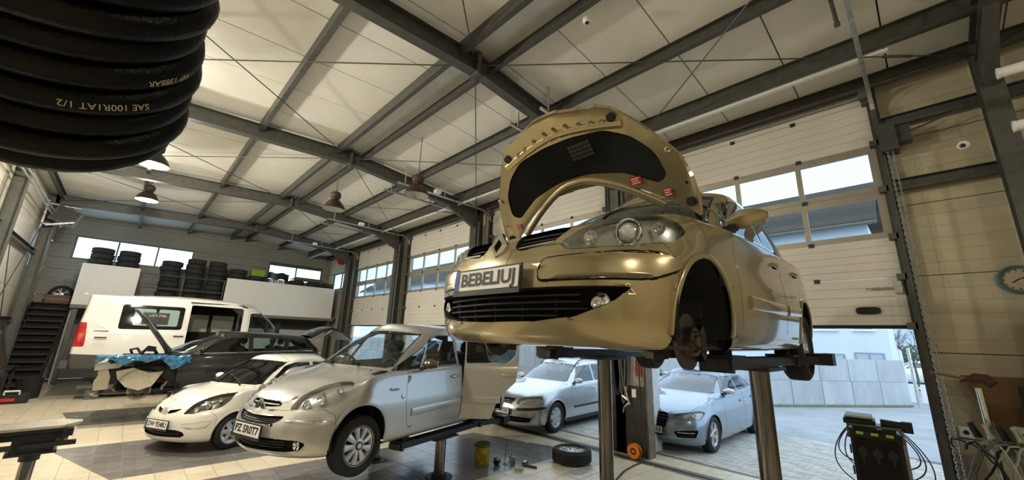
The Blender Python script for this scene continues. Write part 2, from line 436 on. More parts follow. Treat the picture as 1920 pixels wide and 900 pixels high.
wall_panels(wl, left_m, 'x', XL, YF, 18.9, 0, 6.1); wall_panels(wl, left_m, 'x', XL, 18.9, YB, 0, 3.6); wall_panels(wl, left_m, 'x', XL, 18.9, YB, 4.9, 6.1); wall_panels(wl, left_m, 'x', XL, 21.4, YB, 3.6, 4.9)
window_frame('window_4', 'x', -2.54, 18.9, 21.4, 3.6, 4.9, 2, 'narrow bright window in the left wall near the stairs', steel_dark, wing)
for z in (2.0, 4.0):
    m = MB(); cbeam(m, (-2.42, 9, z), (-2.42, 18.4, z), .14, .07, 1); m.obj('wall_girt', steel, wl)
for a, b in ((13.7, 18.45),):
    m = MB(); m.cyl((-2.36, a, .3), (-2.36, b, 5.2), .01, 6); m.cyl((-2.36, b, .3), (-2.36, a, 5.2), .01, 6); m.obj('wall_brace', rod_m, wl)
wf = struct('wall_front', label='panelled end wall opposite the mezzanine')
wall_panels(wf, panel_m, 'y', YF, XL, 7.5, 0, 6.25)
# roof edge conduits on the left wall
m = MB(); m.tube([(-2.2, 9, 5.25), (-2.2, 20, 5.25)], .03, 8); m.tube([(-2.2, 9, 5.12), (-2.2, 20, 5.12)], .022, 8); tag(m.obj('trim_3', zinc), 'pair of pale pipes along the top of the left wall', kind='structure')
# ---- lifting doors
door_glass = glass_mat('door_glass', (.86, .92, .95), milky=.04)
hinge_m = mat('hinge_steel', (.05, .05, .045), .5, .5)
ZS = [2.28, 2.92, 3.47, 4.15, 4.85, 5.53, 5.95]
def lifting_door(n, y0, y1):
    d = struct('door_%d' % n, label='raised sectional lifting door with two rows of windows')
    x0, x1 = 7.33, 7.375
    for k in range(6):
        lo, hi = ZS[k]+.004, ZS[k+1]-.004
        if k in (2, 3):
            m = MB(); fb = .075
            m.box((x0, y0, lo), (x1, y1, lo+fb)); m.box((x0, y0, hi-fb-.03), (x1, y1, hi)); N = 4; w = (y1-y0)
            edges = [y0]+[y0+.05+(w-.1)*j/N for j in range(1, N)]+[y1]
            for j, e in enumerate(edges):
                a, b = (e, e+.09) if j == 0 else ((e-.09, e) if j == N else (e-.035, e+.035))
                m.box((x0, a, lo+fb), (x1, b, hi-fb-.03))
            s = m.obj('door_section', alu, d)
            for j in range(N):
                a = edges[j]+(.09 if j == 0 else .035); b = edges[j+1]-(.09 if j == N-1 else .035)
                MB().box((x0+.02, a, lo+fb), (x0+.026, b, hi-fb-.03)).obj('pane', door_glass, s)
        else:
            m = MB(); nr = 5; h = (hi-lo)/nr
            for j in range(nr): m.box((x0-(.003 if j % 2 else 0), y0, lo+j*h+.003), (x1, y1, lo+(j+1)*h-.003))
            m.box((x0+.008, y0, lo), (x1-.005, y1, hi))
            s = m.obj('door_section', door_m, d)
            if k == 5: s.location = (0, 0, 0)
        for j in range(1, 4):
            yy = y0+(y1-y0)*j/4
            if k > 0: MB().box((x0-.012, yy-.035, ZS[k]-.03), (x0, yy+.035, ZS[k]+.03)).obj('hinge', hinge_m, d)
    m = MB(); m.box((x0-.005, y0, ZS[0]-.04), (x1+.005, y1, ZS[0]+.006)); m.obj('bottom_seal', black, d)
    m = MB()
    for yy in (y0+.0, y1-.0):
        sg = -1 if yy == y0 else 1
        for z in ZS[:-1]: m.box((7.22, yy-.05*1, z-.05), (7.34, yy+.05, z+.03))
    m.obj('roller_bracket', steel_dark, d)
    for yy in (y0-.06, y1+.06):
        m = MB(); m.box((7.22, yy-.03, 0), (7.225, yy+.03, 5.35)); m.box((7.32, yy-.03, 0), (7.325, yy+.03, 5.35)); m.box((7.225, yy+(.025 if yy > y1 else -.03), 0), (7.32, yy+(.03 if yy > y1 else -.025), 5.35))
        m.box((7.325, yy-.06, 0), (7.40, yy+.06, 5.8))
        m.obj('vertical_track', steel, d)
        pts = [(7.27, yy, 5.3)]+[(7.27-.35+.35*math.cos(a), yy, 5.3+.3*math.sin(a)) for a in [math.pi/2*t/6 for t in range(1, 7)]]+[(4.2, yy, 5.62)]
        m = MB()
        for p, q in zip(pts[:-1], pts[1:]): m.bar(p, q, .05, .035); 
        for xx in (4.4, 5.6): m.box((xx-.012, yy-.012, 5.62), (xx+.012, yy+.012, zroof(xx)))
        m.obj('ceiling_track', zinc, d)
        if yy > y1: MB().box((5.2, yy-.2, 5.60), (5.36, yy-.06, 5.70)).obj('limit_switch', white_m, d)
    m = MB(); m.cyl((7.2, y0-.1, 5.62), (7.2, y1+.1, 5.62), .02, 8)
    for yy in (y0, y1): m.cyl((7.2, yy-.06, 5.62), (7.2, yy+.06, 5.62), .09, 12)
    m.obj('torsion_shaft', steel_dark, d)
    return d
drs = [lifting_door(i+1, a, b) for i, (a, b) in enumerate(DOORS)]
# door 1: motor at the jamb, hand chain, oval grip, lock bolt
d1 = drs[0]
m = MB(); m.box((7.05, -.12, 4.62), (7.3, .06, 5.02)); m.box((7.1, -.26, 4.72), (7.26, -.12, 4.95)); m.cyl((7.12, -.26, 4.85), (7.12, -.75, 4.98), .012, 6); m.obj('drive_motor', mat('dark_green_grey', (.06, .065, .055), .5), d1)
ch = MB()
for s, yy in ((0, .0), (1, -.05)):
    n = 118; z0, z1 = .35, 5.0
    for k in range(n):
        z = z0+(z1-z0)*(k+.5)/n; xx = 7.10+(.0 if s == 0 else .02); pts = []
        for j in range(8):
            a = 2*math.pi*j/8; u, w = .011*math.cos(a), .026*math.sin(a)
            pts.append((xx+(u if k % 2 else 0), yy+(0 if k % 2 else u), z+w))
        ch.tube(pts, .0042, 4, 0, True)
ch.obj('hand_chain', zinc, d1)
m = MB(); N = 20; po = []
for j in range(N):
    a = 2*math.pi*j/N; po.append((.52+.13*math.copysign(abs(math.cos(a))**.5, math.cos(a)), 2.48+.05*math.copysign(abs(math.sin(a))**.5, math.sin(a))))
m.prism(po, 7.31, 7.335, 'x'); g = m.obj('grip_recess', black_gloss, d1)
m = MB(); m.box((7.29, .13, 2.76), (7.33, .42, 2.79)); m.box((7.26, .14, 2.70), (7.33, .22, 2.86)); m.cyl((7.28, .16, 2.775), (7.28, .50, 2.775), .012, 8); m.obj('lock_bolt', zinc, d1)
# ---- mezzanine and stairs
mz = struct('mezzanine', label='steel mezzanine with white fascia boards across the end of the hall')
m = MB(); m.box((-1.45, 20.0, 2.52), (7.3, 21.95, 2.66)); m.obj('deck', mat('deck_plywood', (.16, .11, .06), .7, var=.3), mz)
for a, b in ((-1.44, .05), (2.72, 7.1)):
    m = MB(); m.box((a, 19.95, 2.58), (b, 19.99, 4.0)); m.obj('fascia_board', white_m, mz)
m = MB(); m.box((-1.44, 19.93, 2.46), (7.2, 20.02, 2.58)); m.obj('edge_beam', mat('grey_brown_beam', (.20, .18, .15), .6), mz)
for z in (3.85, 3.35, 2.95):
    m = MB(); m.cyl((.05, 19.97, z), (2.72, 19.97, z), .02, 8); m.obj('rail', steel_dark, mz)
for x in (.1, 1.35, 2.65):
    m = MB(); m.cyl((x, 19.97, 2.6), (x, 19.97, 3.87), .02, 8); m.obj('rail_post', steel_dark, mz)
for x in (-1.3, 1.6, 4.5, 7.05):
    m = MB(); m.box((x-.06, 20.05, 0), (x+.06, 20.17, 2.52)); m.obj('support_post', steel_dark, mz)
m = MB(); m.box((-1.44, 20.3, 0), (-1.36, 21.9, 2.5)); m.box((3.6, 20.25, 0), (7.2, 20.3, 2.0)); m.obj('partition', mat('pale_block', (.46, .45, .42), .7, var=.15), mz)
stair = struct('stairs', label='dark timber stairs climbing to the mezzanine by the left wall')
tread = mat('worn_tread', (.035, .024, .016), .6, var=.4, scale=9); N = 13
for k in range(N):
    z = 2.62*(k+1)/N; y = 18.2+k*.21
    m = MB(); m.box((-2.35, y-.02, z-.04), (-1.48, y+.24, z)); m.obj('tread', tread, stair)
    m = MB(); m.box((-2.33, y+.19, z-2.62/N), (-1.5, y+.21, z-.04)); m.obj('riser', mat('dark_riser', (.012, .009, .007), .7), stair)
for x in (-2.37, -1.49):
    m = MB(); m.bar((x, 18.1, .1), (x, 20.9, 2.55), .04, .25); m.obj('stringer', mat('dark_riser', (.012, .009, .007), .7), stair)
m = MB(); m.box((-2.4, 20.9, 2.52), (-1.45, 21.95, 2.62)); m.obj('landing', tread, stair)
m = MB(); m.box((XL-.12, YF-.1, 0), (XL-.085, 18.9, 6.3)); m.box((XL-.12, 18.9, 0), (XL-.085, YB, 3.6)); m.box((XL-.12, 18.9, 4.9), (XL-.085, YB, 6.3)); m.box((XL-.12, 21.4, 3.6), (XL-.085, YB+.1, 4.9)); m.obj('wall_light_block', steel_dark, wl)  # further added sheets that keep light out of the panel joints
m = MB(); m.box((XL, YB+.085, 0), (7.5, YB+.12, 4.33)); m.box((XL, YB+.085, 5.22), (7.5, YB+.12, 6.4))
for a, b in ((XL, -1.95), (1.62, 4.55), (7.05, 7.5)): m.box((a, YB+.085, 4.33), (b, YB+.12, 5.22))
m.box((4.55, YB+.085, 5.12), (7.05, YB+.12, 5.22)); m.obj('wall_light_block', steel_dark, wb)
m = MB(); m.box((XL, YF-.12, 0), (7.5, YF-.085, 6.4)); m.obj('wall_light_block', steel_dark, wf)
m = MB()
for a, b in segs[1:]: m.box((XW+.081, a, 0), (XW+.1, b, 6.1))
m.box((XW+.081, 19.1, 0), (XW+.1, YB, 4.05)); m.box((XW+.081, 19.1, 4.9), (XW+.1, YB, 6.1)); m.box((XW+.081, 21.3, 4.05), (XW+.1, YB, 4.9)); m.obj('wall_light_block', steel_dark, wr)
# ================================================================== HIGH-BAY LAMPS
bell_m = mat('brown_bell_enamel', (.05, .034, .022), .35, .3, .25, 9)
bell_in = mat('bell_inner_white', (.80, .78, .70), .3, .3)
bulb_m = mat('lit_bulb', (1., .90, .66), .4, emit=38.)
bulb_off = mat('unlit_bulb', (.8, .8, .76), .3)
lens_off = glass_mat('lamp_cover_glass', (.9, .92, .9), 1.45, .15, .25)
def bell_lamp(x, y, z, label, lit=True, power=None, r=.25):
    t = thing('bell_lamp', label, 'lamp', (x, y, z), 0, 'high-bay bell lamps under the roof')
    top = zroof(x)-z
    m = MB(); m.lathe([(r, 0), (r*1.02, .012), (r*.97, .05), (r*.80, .14), (r*.52, .22), (r*.36, .25), (r*.36, .29)], 28); m.obj('bell', bell_m, t)
    m = MB(); m.lathe([(r*.985, .004), (r*.95, .05), (r*.78, .135), (r*.50, .212), (.0, .235)], 28); m.obj('reflector', bell_in, t)
    m = MB(); m.lathe([(.05, .27), (.10, .29), (.12, .31), (.125, .39), (.10, .43), (.06, .45), (.0, .455)], 20); m.obj('gear_housing', mat('lamp_housing_brown', (.05, .04, .03), .5), t)
    m = MB(); m.tube([(0, 0, .45), (0, 0, .5), (.03, 0, .53), (0, 0, .56)], .012, 6); m.cyl((0, 0, .55), (0, 0, top+.004), .008, 6); m.obj('suspension_hook', steel_dark, t)
    b = MB(); b.lathe([(0, .03), (.045, .04), (.06, .09), (.05, .15), (.03, .19), (.03, .235)], 16); b.obj('bulb', bulb_m if lit else bulb_off, t)
    if not lit:
        m = MB(); m.lathe([(r*.985, .003), (0, -.006)], 28); m.obj('cover_glass', lens_off, t)
    if lit:
        l = bpy.data.lights.new('bulb_light', 'POINT'); l.energy = power or LAMP_POWER; l.color = LAMP_COL; l.shadow_soft_size = .14
        o = bpy.data.objects.new('bulb_light', l); COL.objects.link(o); o.parent = t; o.location = (0, 0, -.06)
    return t
bell_lamp(-.2, 10.2, 5.05, 'lit bell lamp shining beside the black hose coil', True, 430.)
bell_lamp(-.22, 14.6, 5.35, 'lit bell lamp glowing deeper in the hall over the stairs side', True, 110.)
bell_lamp(3.07, 9.45, 4.80, 'unlit brown bell lamp hanging below the ridge by its wire', False)
bell_lamp(3.9, 7.05, 4.80, 'unlit brown bell lamp hanging above the raised gold car bonnet', False)
OFFV = 'lit bell lamp in the row continuing towards the near end of the hall'
bell_lamp(-.2, 5.6, 5.1, OFFV, True, 250.); bell_lamp(-.2, -4.2, 5.1, OFFV, True, 80.); bell_lamp(3.6, -4.4, 5.1, OFFV, True, 55.)
# ================================================================== VEHICLE BODY TOOLS
def makima(t, P, tn):
    """piecewise cubic through points P (n,...) at params t, evaluated at tn"""
    t = np.asarray(t, float); d = np.diff(P, axis=0)/np.diff(t).reshape(-1, *([1]*(P.ndim-1)))
    d0 = 2*d[0]-d[1]; dm = 2*d0-d[0]; d1 = 2*d[-1]-d[-2]; dn = 2*d1-d[-1]
    D = np.concatenate([[dm, d0], d, [d1, dn]])
    w = np.abs(np.diff(D, axis=0))+np.abs(D[1:]+D[:-1])/2*.35
    w1 = w[2:]; w2 = w[:-2]; s = w1+w2
    m = np.where(s > 1e-9, (w1*D[1:-2]+w2*D[2:-1])/np.where(s > 1e-9, s, 1), (D[1:-2]+D[2:-1])/2)
    i = np.clip(np.searchsorted(t, tn, side='right')-1, 0, len(t)-2)
    h = (t[i+1]-t[i]); u = ((tn-t[i])/h); sh = (-1, *([1]*(P.ndim-1))); u = u.reshape(sh); h = h.reshape(sh)
    return (2*u**3-3*u**2+1)*P[i]+(u**3-2*u**2+u)*h*m[i]+(-2*u**3+3*u**2)*P[i+1]+(u**3-u**2)*h*m[i+1]
def lerp(a, b, t): return a+(b-a)*t
def car_net(s):
    """control net rows (bottom to roof) x cols (front centre, round the left side, to rear centre)"""
    fa, ra, w = s['fa'], s['ra'], s['w']; A, B, Cc = s.get('A', .75), s.get('B', 0.), s.get('C', -.8)
    fy = s.get('fy', (.42, .74, .955)); fs = s.get('fs', (.10, .36, 1.))
    xs = [fa-.1, A, B, Cc, ra]; rows = []
    for (zf, zs, zr, xf, sw, wf, xr, rs) in s['low']:
        r = [(xf, 0, zf)]+[(xf-sw*b, a*wf*w, lerp(zf, zs, c)) for a, b, c in zip(fy, fs, (.03, .12, .35))]
        for k, x in enumerate(xs): r.append((x, wf*w*(.992, 1, 1, 1, .99)[k], lerp(zs, zr, (0, 0, .1, .3, .7)[k])))
        r += [(xr+rs, .94*wf*w, zr), (xr+.25*rs, .6*wf*w, zr), (xr, 0, zr)]; rows.append(r)
    # belt ring = bonnet leading edge + top of the wings + waist line
    lx, lz, lsw, lzc = s['lead']; wb = s['wb']; bz = s['belt']  # belt z at fa, A, B, C, ra, rear
    r6 = [(lx, 0, lz)]+[(lx-lsw*b, a*wb*s.get('lw', .96), lerp(lz, lzc, c)) for a, b, c in zip(fy, fs, (.06, .3, .9))]
    for k, x in enumerate(xs): r6.append((x, wb*(.985, 1, 1, 1, .985)[k], bz[k]))
    tx, tz, trs = s['tail']
    r6 += [(tx+trs, wb*.92, bz[5]), (tx+.25*trs, wb*.58, tz), (tx, 0, tz)]; rows.append(r6)
    cx, cz, csb, cy = s['cowl']; rb = s['rbase']  # rear glass base x, z, setback, y
    r8 = [(cx, 0, cz), (cx-.12*csb, .42*cy, cz-.004), (cx-.45*csb, .76*cy, cz-.014), (cx-.82*csb, .96*cy, cz-.03), (cx-csb, cy*1.03, cz-.035)]
    wg = s.get('wg', wb-.03); sz = s.get('sill', .07)
    r8 += [(A-.22, wg, bz[1]+sz), (B, wg, bz[2]+sz), (Cc, wg, bz[3]+sz), (ra-.05, wg-.02, bz[4]+sz), (rb[0]+rb[2], rb[3], rb[1]), (rb[0]+.25*rb[2], rb[3]*.6, rb[1]+.005), (rb[0], 0, rb[1]+.008)]
    hb = s.get('crown', .02); r7 = []
    for k in range(12):
        a, b = np.array(r6[k]), np.array(r8[k])
        q = lerp(a, b, .5) if k < 5 else lerp(a, b, .38)
        q[2] += hb*(1, .95, .85, .6, .3, 0, 0, 0, 0, 0, 0, 0)[k]
        if k >= 5: q[1] = lerp(a[1], b[1], .25)
        r7.append(tuple(q))
    rows.append(r7); rows.append(r8)
    vx, vz, vsb, vy = s['wst']; ct = s['cant']; rt = s['rtop']  # windscreen top; cant rail z at A,B,C,ra; rear glass top
    r9 = [(vx, 0, vz), (vx-.12*vsb, .42*vy, vz-.006), (vx-.45*vsb, .76*vy, vz-.02), (vx-.82*vsb, .95*vy, vz-.042), (vx-vsb, vy, vz-.055)]
    wr = s['wr']
    r9 += [(lerp(vx-vsb, B, .45), lerp(vy, wr, .6), ct[0]), (B-.15, wr, ct[1]), (Cc, wr, ct[2]), (max(ra, rt[0]+.25), wr-.02, ct[3]), (rt[0]+rt[2], rt[3], rt[1]-.02), (rt[0]+.25*rt[2], rt[3]*.6, rt[1]), (rt[0], 0, rt[1]+.004)]
    r85 = []
    for k in range(12):
        q = lerp(np.array(r8[k]), np.array(r9[k]), .5)
        if k >= 4: q[1] += .012*(k < 9)
        if k <= 3: q[0] += .02; q[2] += .012
        r85.append(tuple(q))
    rows.append(r85); rows.append(r9)
    px, pz = s['peak']; r10 = []; r11 = []
    for k in range(12):
        x, y, z = r9[k]; xx = lerp(px, x, .9) if k in (0, 11) else lerp(px, x, .93)
        cz_ = pz - (.05*((xx-px)/1.2)**2)
        r10.append((lerp(x, px, .06), y*.62, lerp(z, cz_, .72))); r11.append((lerp(x, px, .12), 0., min(cz_, lerp(z, cz_, .96)) if k in (0, 11) else lerp(z, cz_, .98)))
    rows += [r10, r11]
    return np.array(rows)
class Body:
    def __init__(s, net, du=8, dv=5, sep=None):
        R, Cn = net.shape[:2]
        P = np.concatenate([net[:, 1:2]*[1, -1, 1], net, net[:, -2:-1]*[1, -1, 1]], axis=1)
        def par(Q, ax):
            d = np.linalg.norm(np.diff(Q, axis=ax), axis=2).mean(axis=1-ax); return np.concatenate([[0], np.cumsum(np.maximum(d, .02))])
        tc = par(P, 1); tr = par(net, 0)
        # rows first, then columns
        tn = np.concatenate([np.linspace(tr[i], tr[i+1], dv, endpoint=False) for i in range(R-1)]+[[tr[-1]]])
        G = makima(tr, P, tn)
        un = []
        for i in range(1, Cn):
            n = max(2, int(round((tc[i+1]-tc[i])/du))); un.append(np.linspace(tc[i], tc[i+1], n, endpoint=False))
        un = np.concatenate(un+[[tc[Cn]]])
        G = np.swapaxes(makima(tc, np.swapaxes(G, 0, 1), un), 0, 1)
        G[:, 0, 1] = 0; G[:, -1, 1] = 0; G[-1, :, 1] = 0; G[:, :, 1] = np.maximum(G[:, :, 1], 0)
        s.G = G; nr, nc = G.shape[:2]
        bm = bmesh.new(); s.bm = bm; s.pid = bm.faces.layers.int.new('pid'); s.names = ['body']
        V = [[bm.verts.new(G[i, j]) for j in range(nc)] for i in range(nr)]
        for i in range(nr-1):
            for j in range(nc-1):
                q = [V[i][j], V[i][j+1], V[i+1][j+1], V[i+1][j]]
                try: bm.faces.new(q)
                except ValueError: pass
        bmesh.ops.remove_doubles(bm, verts=bm.verts, dist=.0008)
        bmesh.ops.dissolve_degenerate(bm, edges=bm.edges, dist=.0008)
        bm.normal_update()
        if sum(f.normal.y*f.calc_area() for f in bm.faces) < 0: bmesh.ops.reverse_faces(bm, faces=bm.faces)
        bm.normal_update(); bm.faces.ensure_lookup_table()
        s.bvh = BVHTree.FromBMesh(bm)
    # --- surface queries (left half; mirrored by sign of y)
    def front(s, y, z, off=0.):
        h = s.bvh.ray_cast(Vector((6, abs(y), z)), Vector((-1, 0, 0)))
        if h[0] is None: return None
        p, n = h[0], h[1]
        if y < 0: p = Vector((p.x, -p.y, p.z)); n = Vector((n.x, -n.y, n.z))
        return p+n*off, n
    def side(s, x, z, off=0., sg=1):
        h = s.bvh.ray_cast(Vector((x, 4, z)), Vector((0, -1, 0)))
        if h[0] is None: return None
        p, n = h[0]+h[1]*off, h[1]
        if sg < 0: p = Vector((p.x, -p.y, p.z)); n = Vector((n.x, -n.y, n.z))
        return p, n
    def top(s, x, y, off=0.):
        h = s.bvh.ray_cast(Vector((x, abs(y), 5)), Vector((0, 0, -1)))
        p, n = h[0], h[1]
        if y < 0: p = Vector((p.x, -p.y, p.z)); n = Vector((n.x, -n.y, n.z))
        return p+n*off, n
    def cut(s, name, poly, view, cond=None, gap=0., gapname='body_gap', allow=(0,)):
        bm = s.bm; ax = {'S': (0, 2), 'F': (1, 2), 'B': (1, 2), 'T': (0, 1)}[view]; a, b = ax; L = s.pid
        xs = [p[0] for p in poly]; ys = [p[1] for p in poly]
        bb = (min(xs)-.02, max(xs)+.02, min(ys)-.02, max(ys)+.02)
        def okf(f):
            if f[L] not in allow: return False
            c = f.calc_center_median()
            if view == 'S' and f.normal.y < .08: return False
            if view == 'F' and f.normal.x < .05: return False
            if view == 'B' and f.normal.x > -.05: return False
            if view == 'T' and f.normal.z < .05: return False
            return cond is None or cond(c, f.normal)
        def over(f, bx):
            u = [v.co[a] for v in f.verts]; w = [v.co[b] for v in f.verts]
            return max(u) > bx[0] and min(u) < bx[1] and max(w) > bx[2] and min(w) < bx[3]
        cand = [f for f in bm.faces if over(f, bb) and okf(f)]
        n = len(poly)
        for i in range(n):
            p, q = poly[i], poly[(i+1) % n]
            if abs(p[0]-q[0])+abs(p[1]-q[1]) < 1e-6: continue
            bx = (min(p[0], q[0])-.004, max(p[0], q[0])+.004, min(p[1], q[1])-.004, max(p[1], q[1])+.004)
            fs = [f for f in cand if over(f, bx)]
            if not fs: continue
            no = [0, 0, 0]; no[a] = q[1]-p[1]; no[b] = -(q[0]-p[0]); co = [0, 0, 0]; co[a] = p[0]; co[b] = p[1]
            geom = list({e for f in fs for e in f.edges})+list({v for f in fs for v in f.verts})+fs
            fset = set(cand)
            res = bmesh.ops.bisect_plane(bm, geom=geom, dist=.0004, plane_co=co, plane_no=Vector(no).normalized())
            new = [g for g in res['geom'] if isinstance(g, bmesh.types.BMFace)]
            cand = list({f for f in cand if f.is_valid} | {f for f in new if f.is_valid})
        pid = len(s.names) if name not in s.names else s.names.index(name)
        if name not in s.names: s.names.append(name)
        sel = []
        for f in cand:
            if not f.is_valid or not okf(f): continue
            c = f.calc_center_median(); x, y = c[a], c[b]; ins = False; j = n-1
            for i in range(n):
                if (poly[i][1] > y) != (poly[j][1] > y) and x < (poly[j][0]-poly[i][0])*(y-poly[i][1])/(poly[j][1]-poly[i][1])+poly[i][0]: ins = not ins
                j = i
            if ins: f[L] = pid; sel.append(f)
        if gap and sel:
            res = bmesh.ops.inset_region(bm, faces=sel, thickness=gap, use_boundary=False, use_even_offset=False, use_interpolate=True)
            if gapname not in s.names: s.names.append(gapname)
            g = s.names.index(gapname)
            for f in res['faces']: f[L] = g if f.calc_center_median().z > .31 else pid
        return pid
    def finish(s):
        bm = s.bm; bm.normal_update(); s.parts = {}; NV = {v: (Vector((v.normal.x, 0, v.normal.z)).normalized() if abs(v.co.y) < 2e-4 else v.normal.copy()) for v in bm.verts}
        for k, nm in enumerate(s.names):
            idx = {}; V = []; N = []; F = []
            for f in bm.faces:
                if f[s.pid] != k: continue
                fi = []
                for v in f.verts:
                    if v.index not in idx or True:
                        key = v
                        if key not in idx: idx[key] = len(V); V.append(v.co.copy()); N.append(NV[v])
                        fi.append(idx[key])
                F.append(fi)
            s.parts[nm] = (V, N, F)
        bm.free()
    def get(s, *names):
        V, N, F = [], [], []
        for nm in names:
            if nm not in s.parts: continue
            v, n, f = s.parts[nm]; o = len(V); V += v; N += n; F += [[i+o for i in q] for q in f]
        return V, N, F
def mirror(P):
    V, N, F = P
    return [Vector((v.x, -v.y, v.z)) for v in V], [Vector((n.x, -n.y, n.z)) for n in N], [list(reversed(f)) for f in F]
def join(*Ps):
    V, N, F = [], [], []
    for v, n, f in Ps: o = len(V); V = V+list(v); N = N+list(n); F = F+[[i+o for i in q] for q in f]
    return V, N, F
def offset(P, d, vec=None): V, N, F = P; return [v+(Vector(vec)*d if vec else n*d) for v, n in zip(V, N)], N, F
def xform(P, M, c, t=(0, 0, 0)):
    V, N, F = P; c = Vector(c); t = Vector(t); return [M @ (v-c)+c+t for v in V], [M @ n for n in N], F
def flip(P): V, N, F = P; return V, [-n for n in N], [list(reversed(f)) for f in F]
def borders(P):
    V, N, F = P; cnt = {}
    key = lambda i: (round(V[i].x, 4), round(V[i].y, 4), round(V[i].z, 4))
    for f in F:
        for a, b in zip(f, f[1:]+f[:1]):
            ka, kb = key(a), key(b); k = (ka, kb) if ka < kb else (kb, ka)
            cnt.setdefault(k, []).append((a, b))
    return [e[0] for k, e in cnt.items() if len(e) == 1]
def walls(P, Q):
    """quads joining the borders of P to those of its copy Q"""
    E = borders(P); V = []; F = []
    for a, b in E: o = len(V); V += [P[0][a], P[0][b], Q[0][b], Q[0][a]]; F.append([o, o+1, o+2, o+3])
    return V, F
def pobj(name, P, mats, parent, extra=None, solid=0.):
    V, N, F = P
    if not F: return None
    me = bpy.data.meshes.new(name); me.from_pydata([tuple(v) for v in V], [], F); me.update()
    me.materials.append(mats); me.polygons.foreach_set('use_smooth', [True]*len(F))
    me.normals_split_custom_set_from_vertices([tuple(n.normalized()) if n.length > 0 else (0, 0, 1) for n in N])
    return link(name, me, parent)
def recess(name, P, vec, depth, mtl, parent):
    Q = offset(P, depth, vec); V, F = walls(P, Q); mb = MB(); mb.add(Q[0], Q[2], 0, True); mb.add(V, F, 0, False)
    return mb.obj(name, mtl, parent)
def sweep(pts, prof, mb, mi=0, closed_prof=True):
    """pts: list of (point, normal); prof: list of (across, out)"""
    rows = []
    for i, (p, n) in enumerate(pts):
        t = (pts[min(i+1, len(pts)-1)][0]-pts[max(i-1, 0)][0]).normalized(); s = n.cross(t).normalized()
        k = prof(i/(len(pts)-1)) if callable(prof) else prof
        rows.append([p+s*a+n*o for a, o in k]+([p+s*k[0][0]+n*k[0][1]] if closed_prof else []))
    mb.strip(rows, mi, True)
    L = len(rows[0])-(1 if closed_prof else 0)
    for r in (rows[0], rows[-1]): mb.add(r[:L], [tuple(range(L))], mi)
def mprof(w, h, k=6):
    return [(-w/2, -.004), (-w/2, h*.55), (-w*.36, h*.92), (0, h), (w*.36, h*.92), (w/2, h*.55), (w/2, -.004)]
def circle_poly(cx, cz, r, z0=None, n=26):
    pts = []
    for k in range(n):
        a = 2*math.pi*k/n; pts.append((cx+r*math.cos(a), cz+r*math.sin(a)))
    return pts
def arch_poly(cx, cz, r, zb, n=18, rx=None):
    rx = rx or r
    return [(cx+rx, zb)]+[(cx+rx*math.cos(math.pi*k/n), cz+r*math.sin(math.pi*k/n)) for k in range(n+1)]+[(cx-rx, zb)]
def rpoly(pts, r=.03, n=4):
    """round the corners of a polygon"""
    out = []; m = len(pts)
    for i in range(m):
        p0, p, p1 = Vector(pts[i-1]), Vector(pts[i]), Vector(pts[(i+1) % m])
        a, b = (p0-p), (p1-p); ra = min(r, a.length*.45, b.length*.45)
        A, B = p+a.normalized()*ra, p+b.normalized()*ra
        for k in range(n+1):
            t = k/n; q = A*(1-t)**2+p*2*t*(1-t)+B*t*t; out.append((q.x, q.y))
    return out
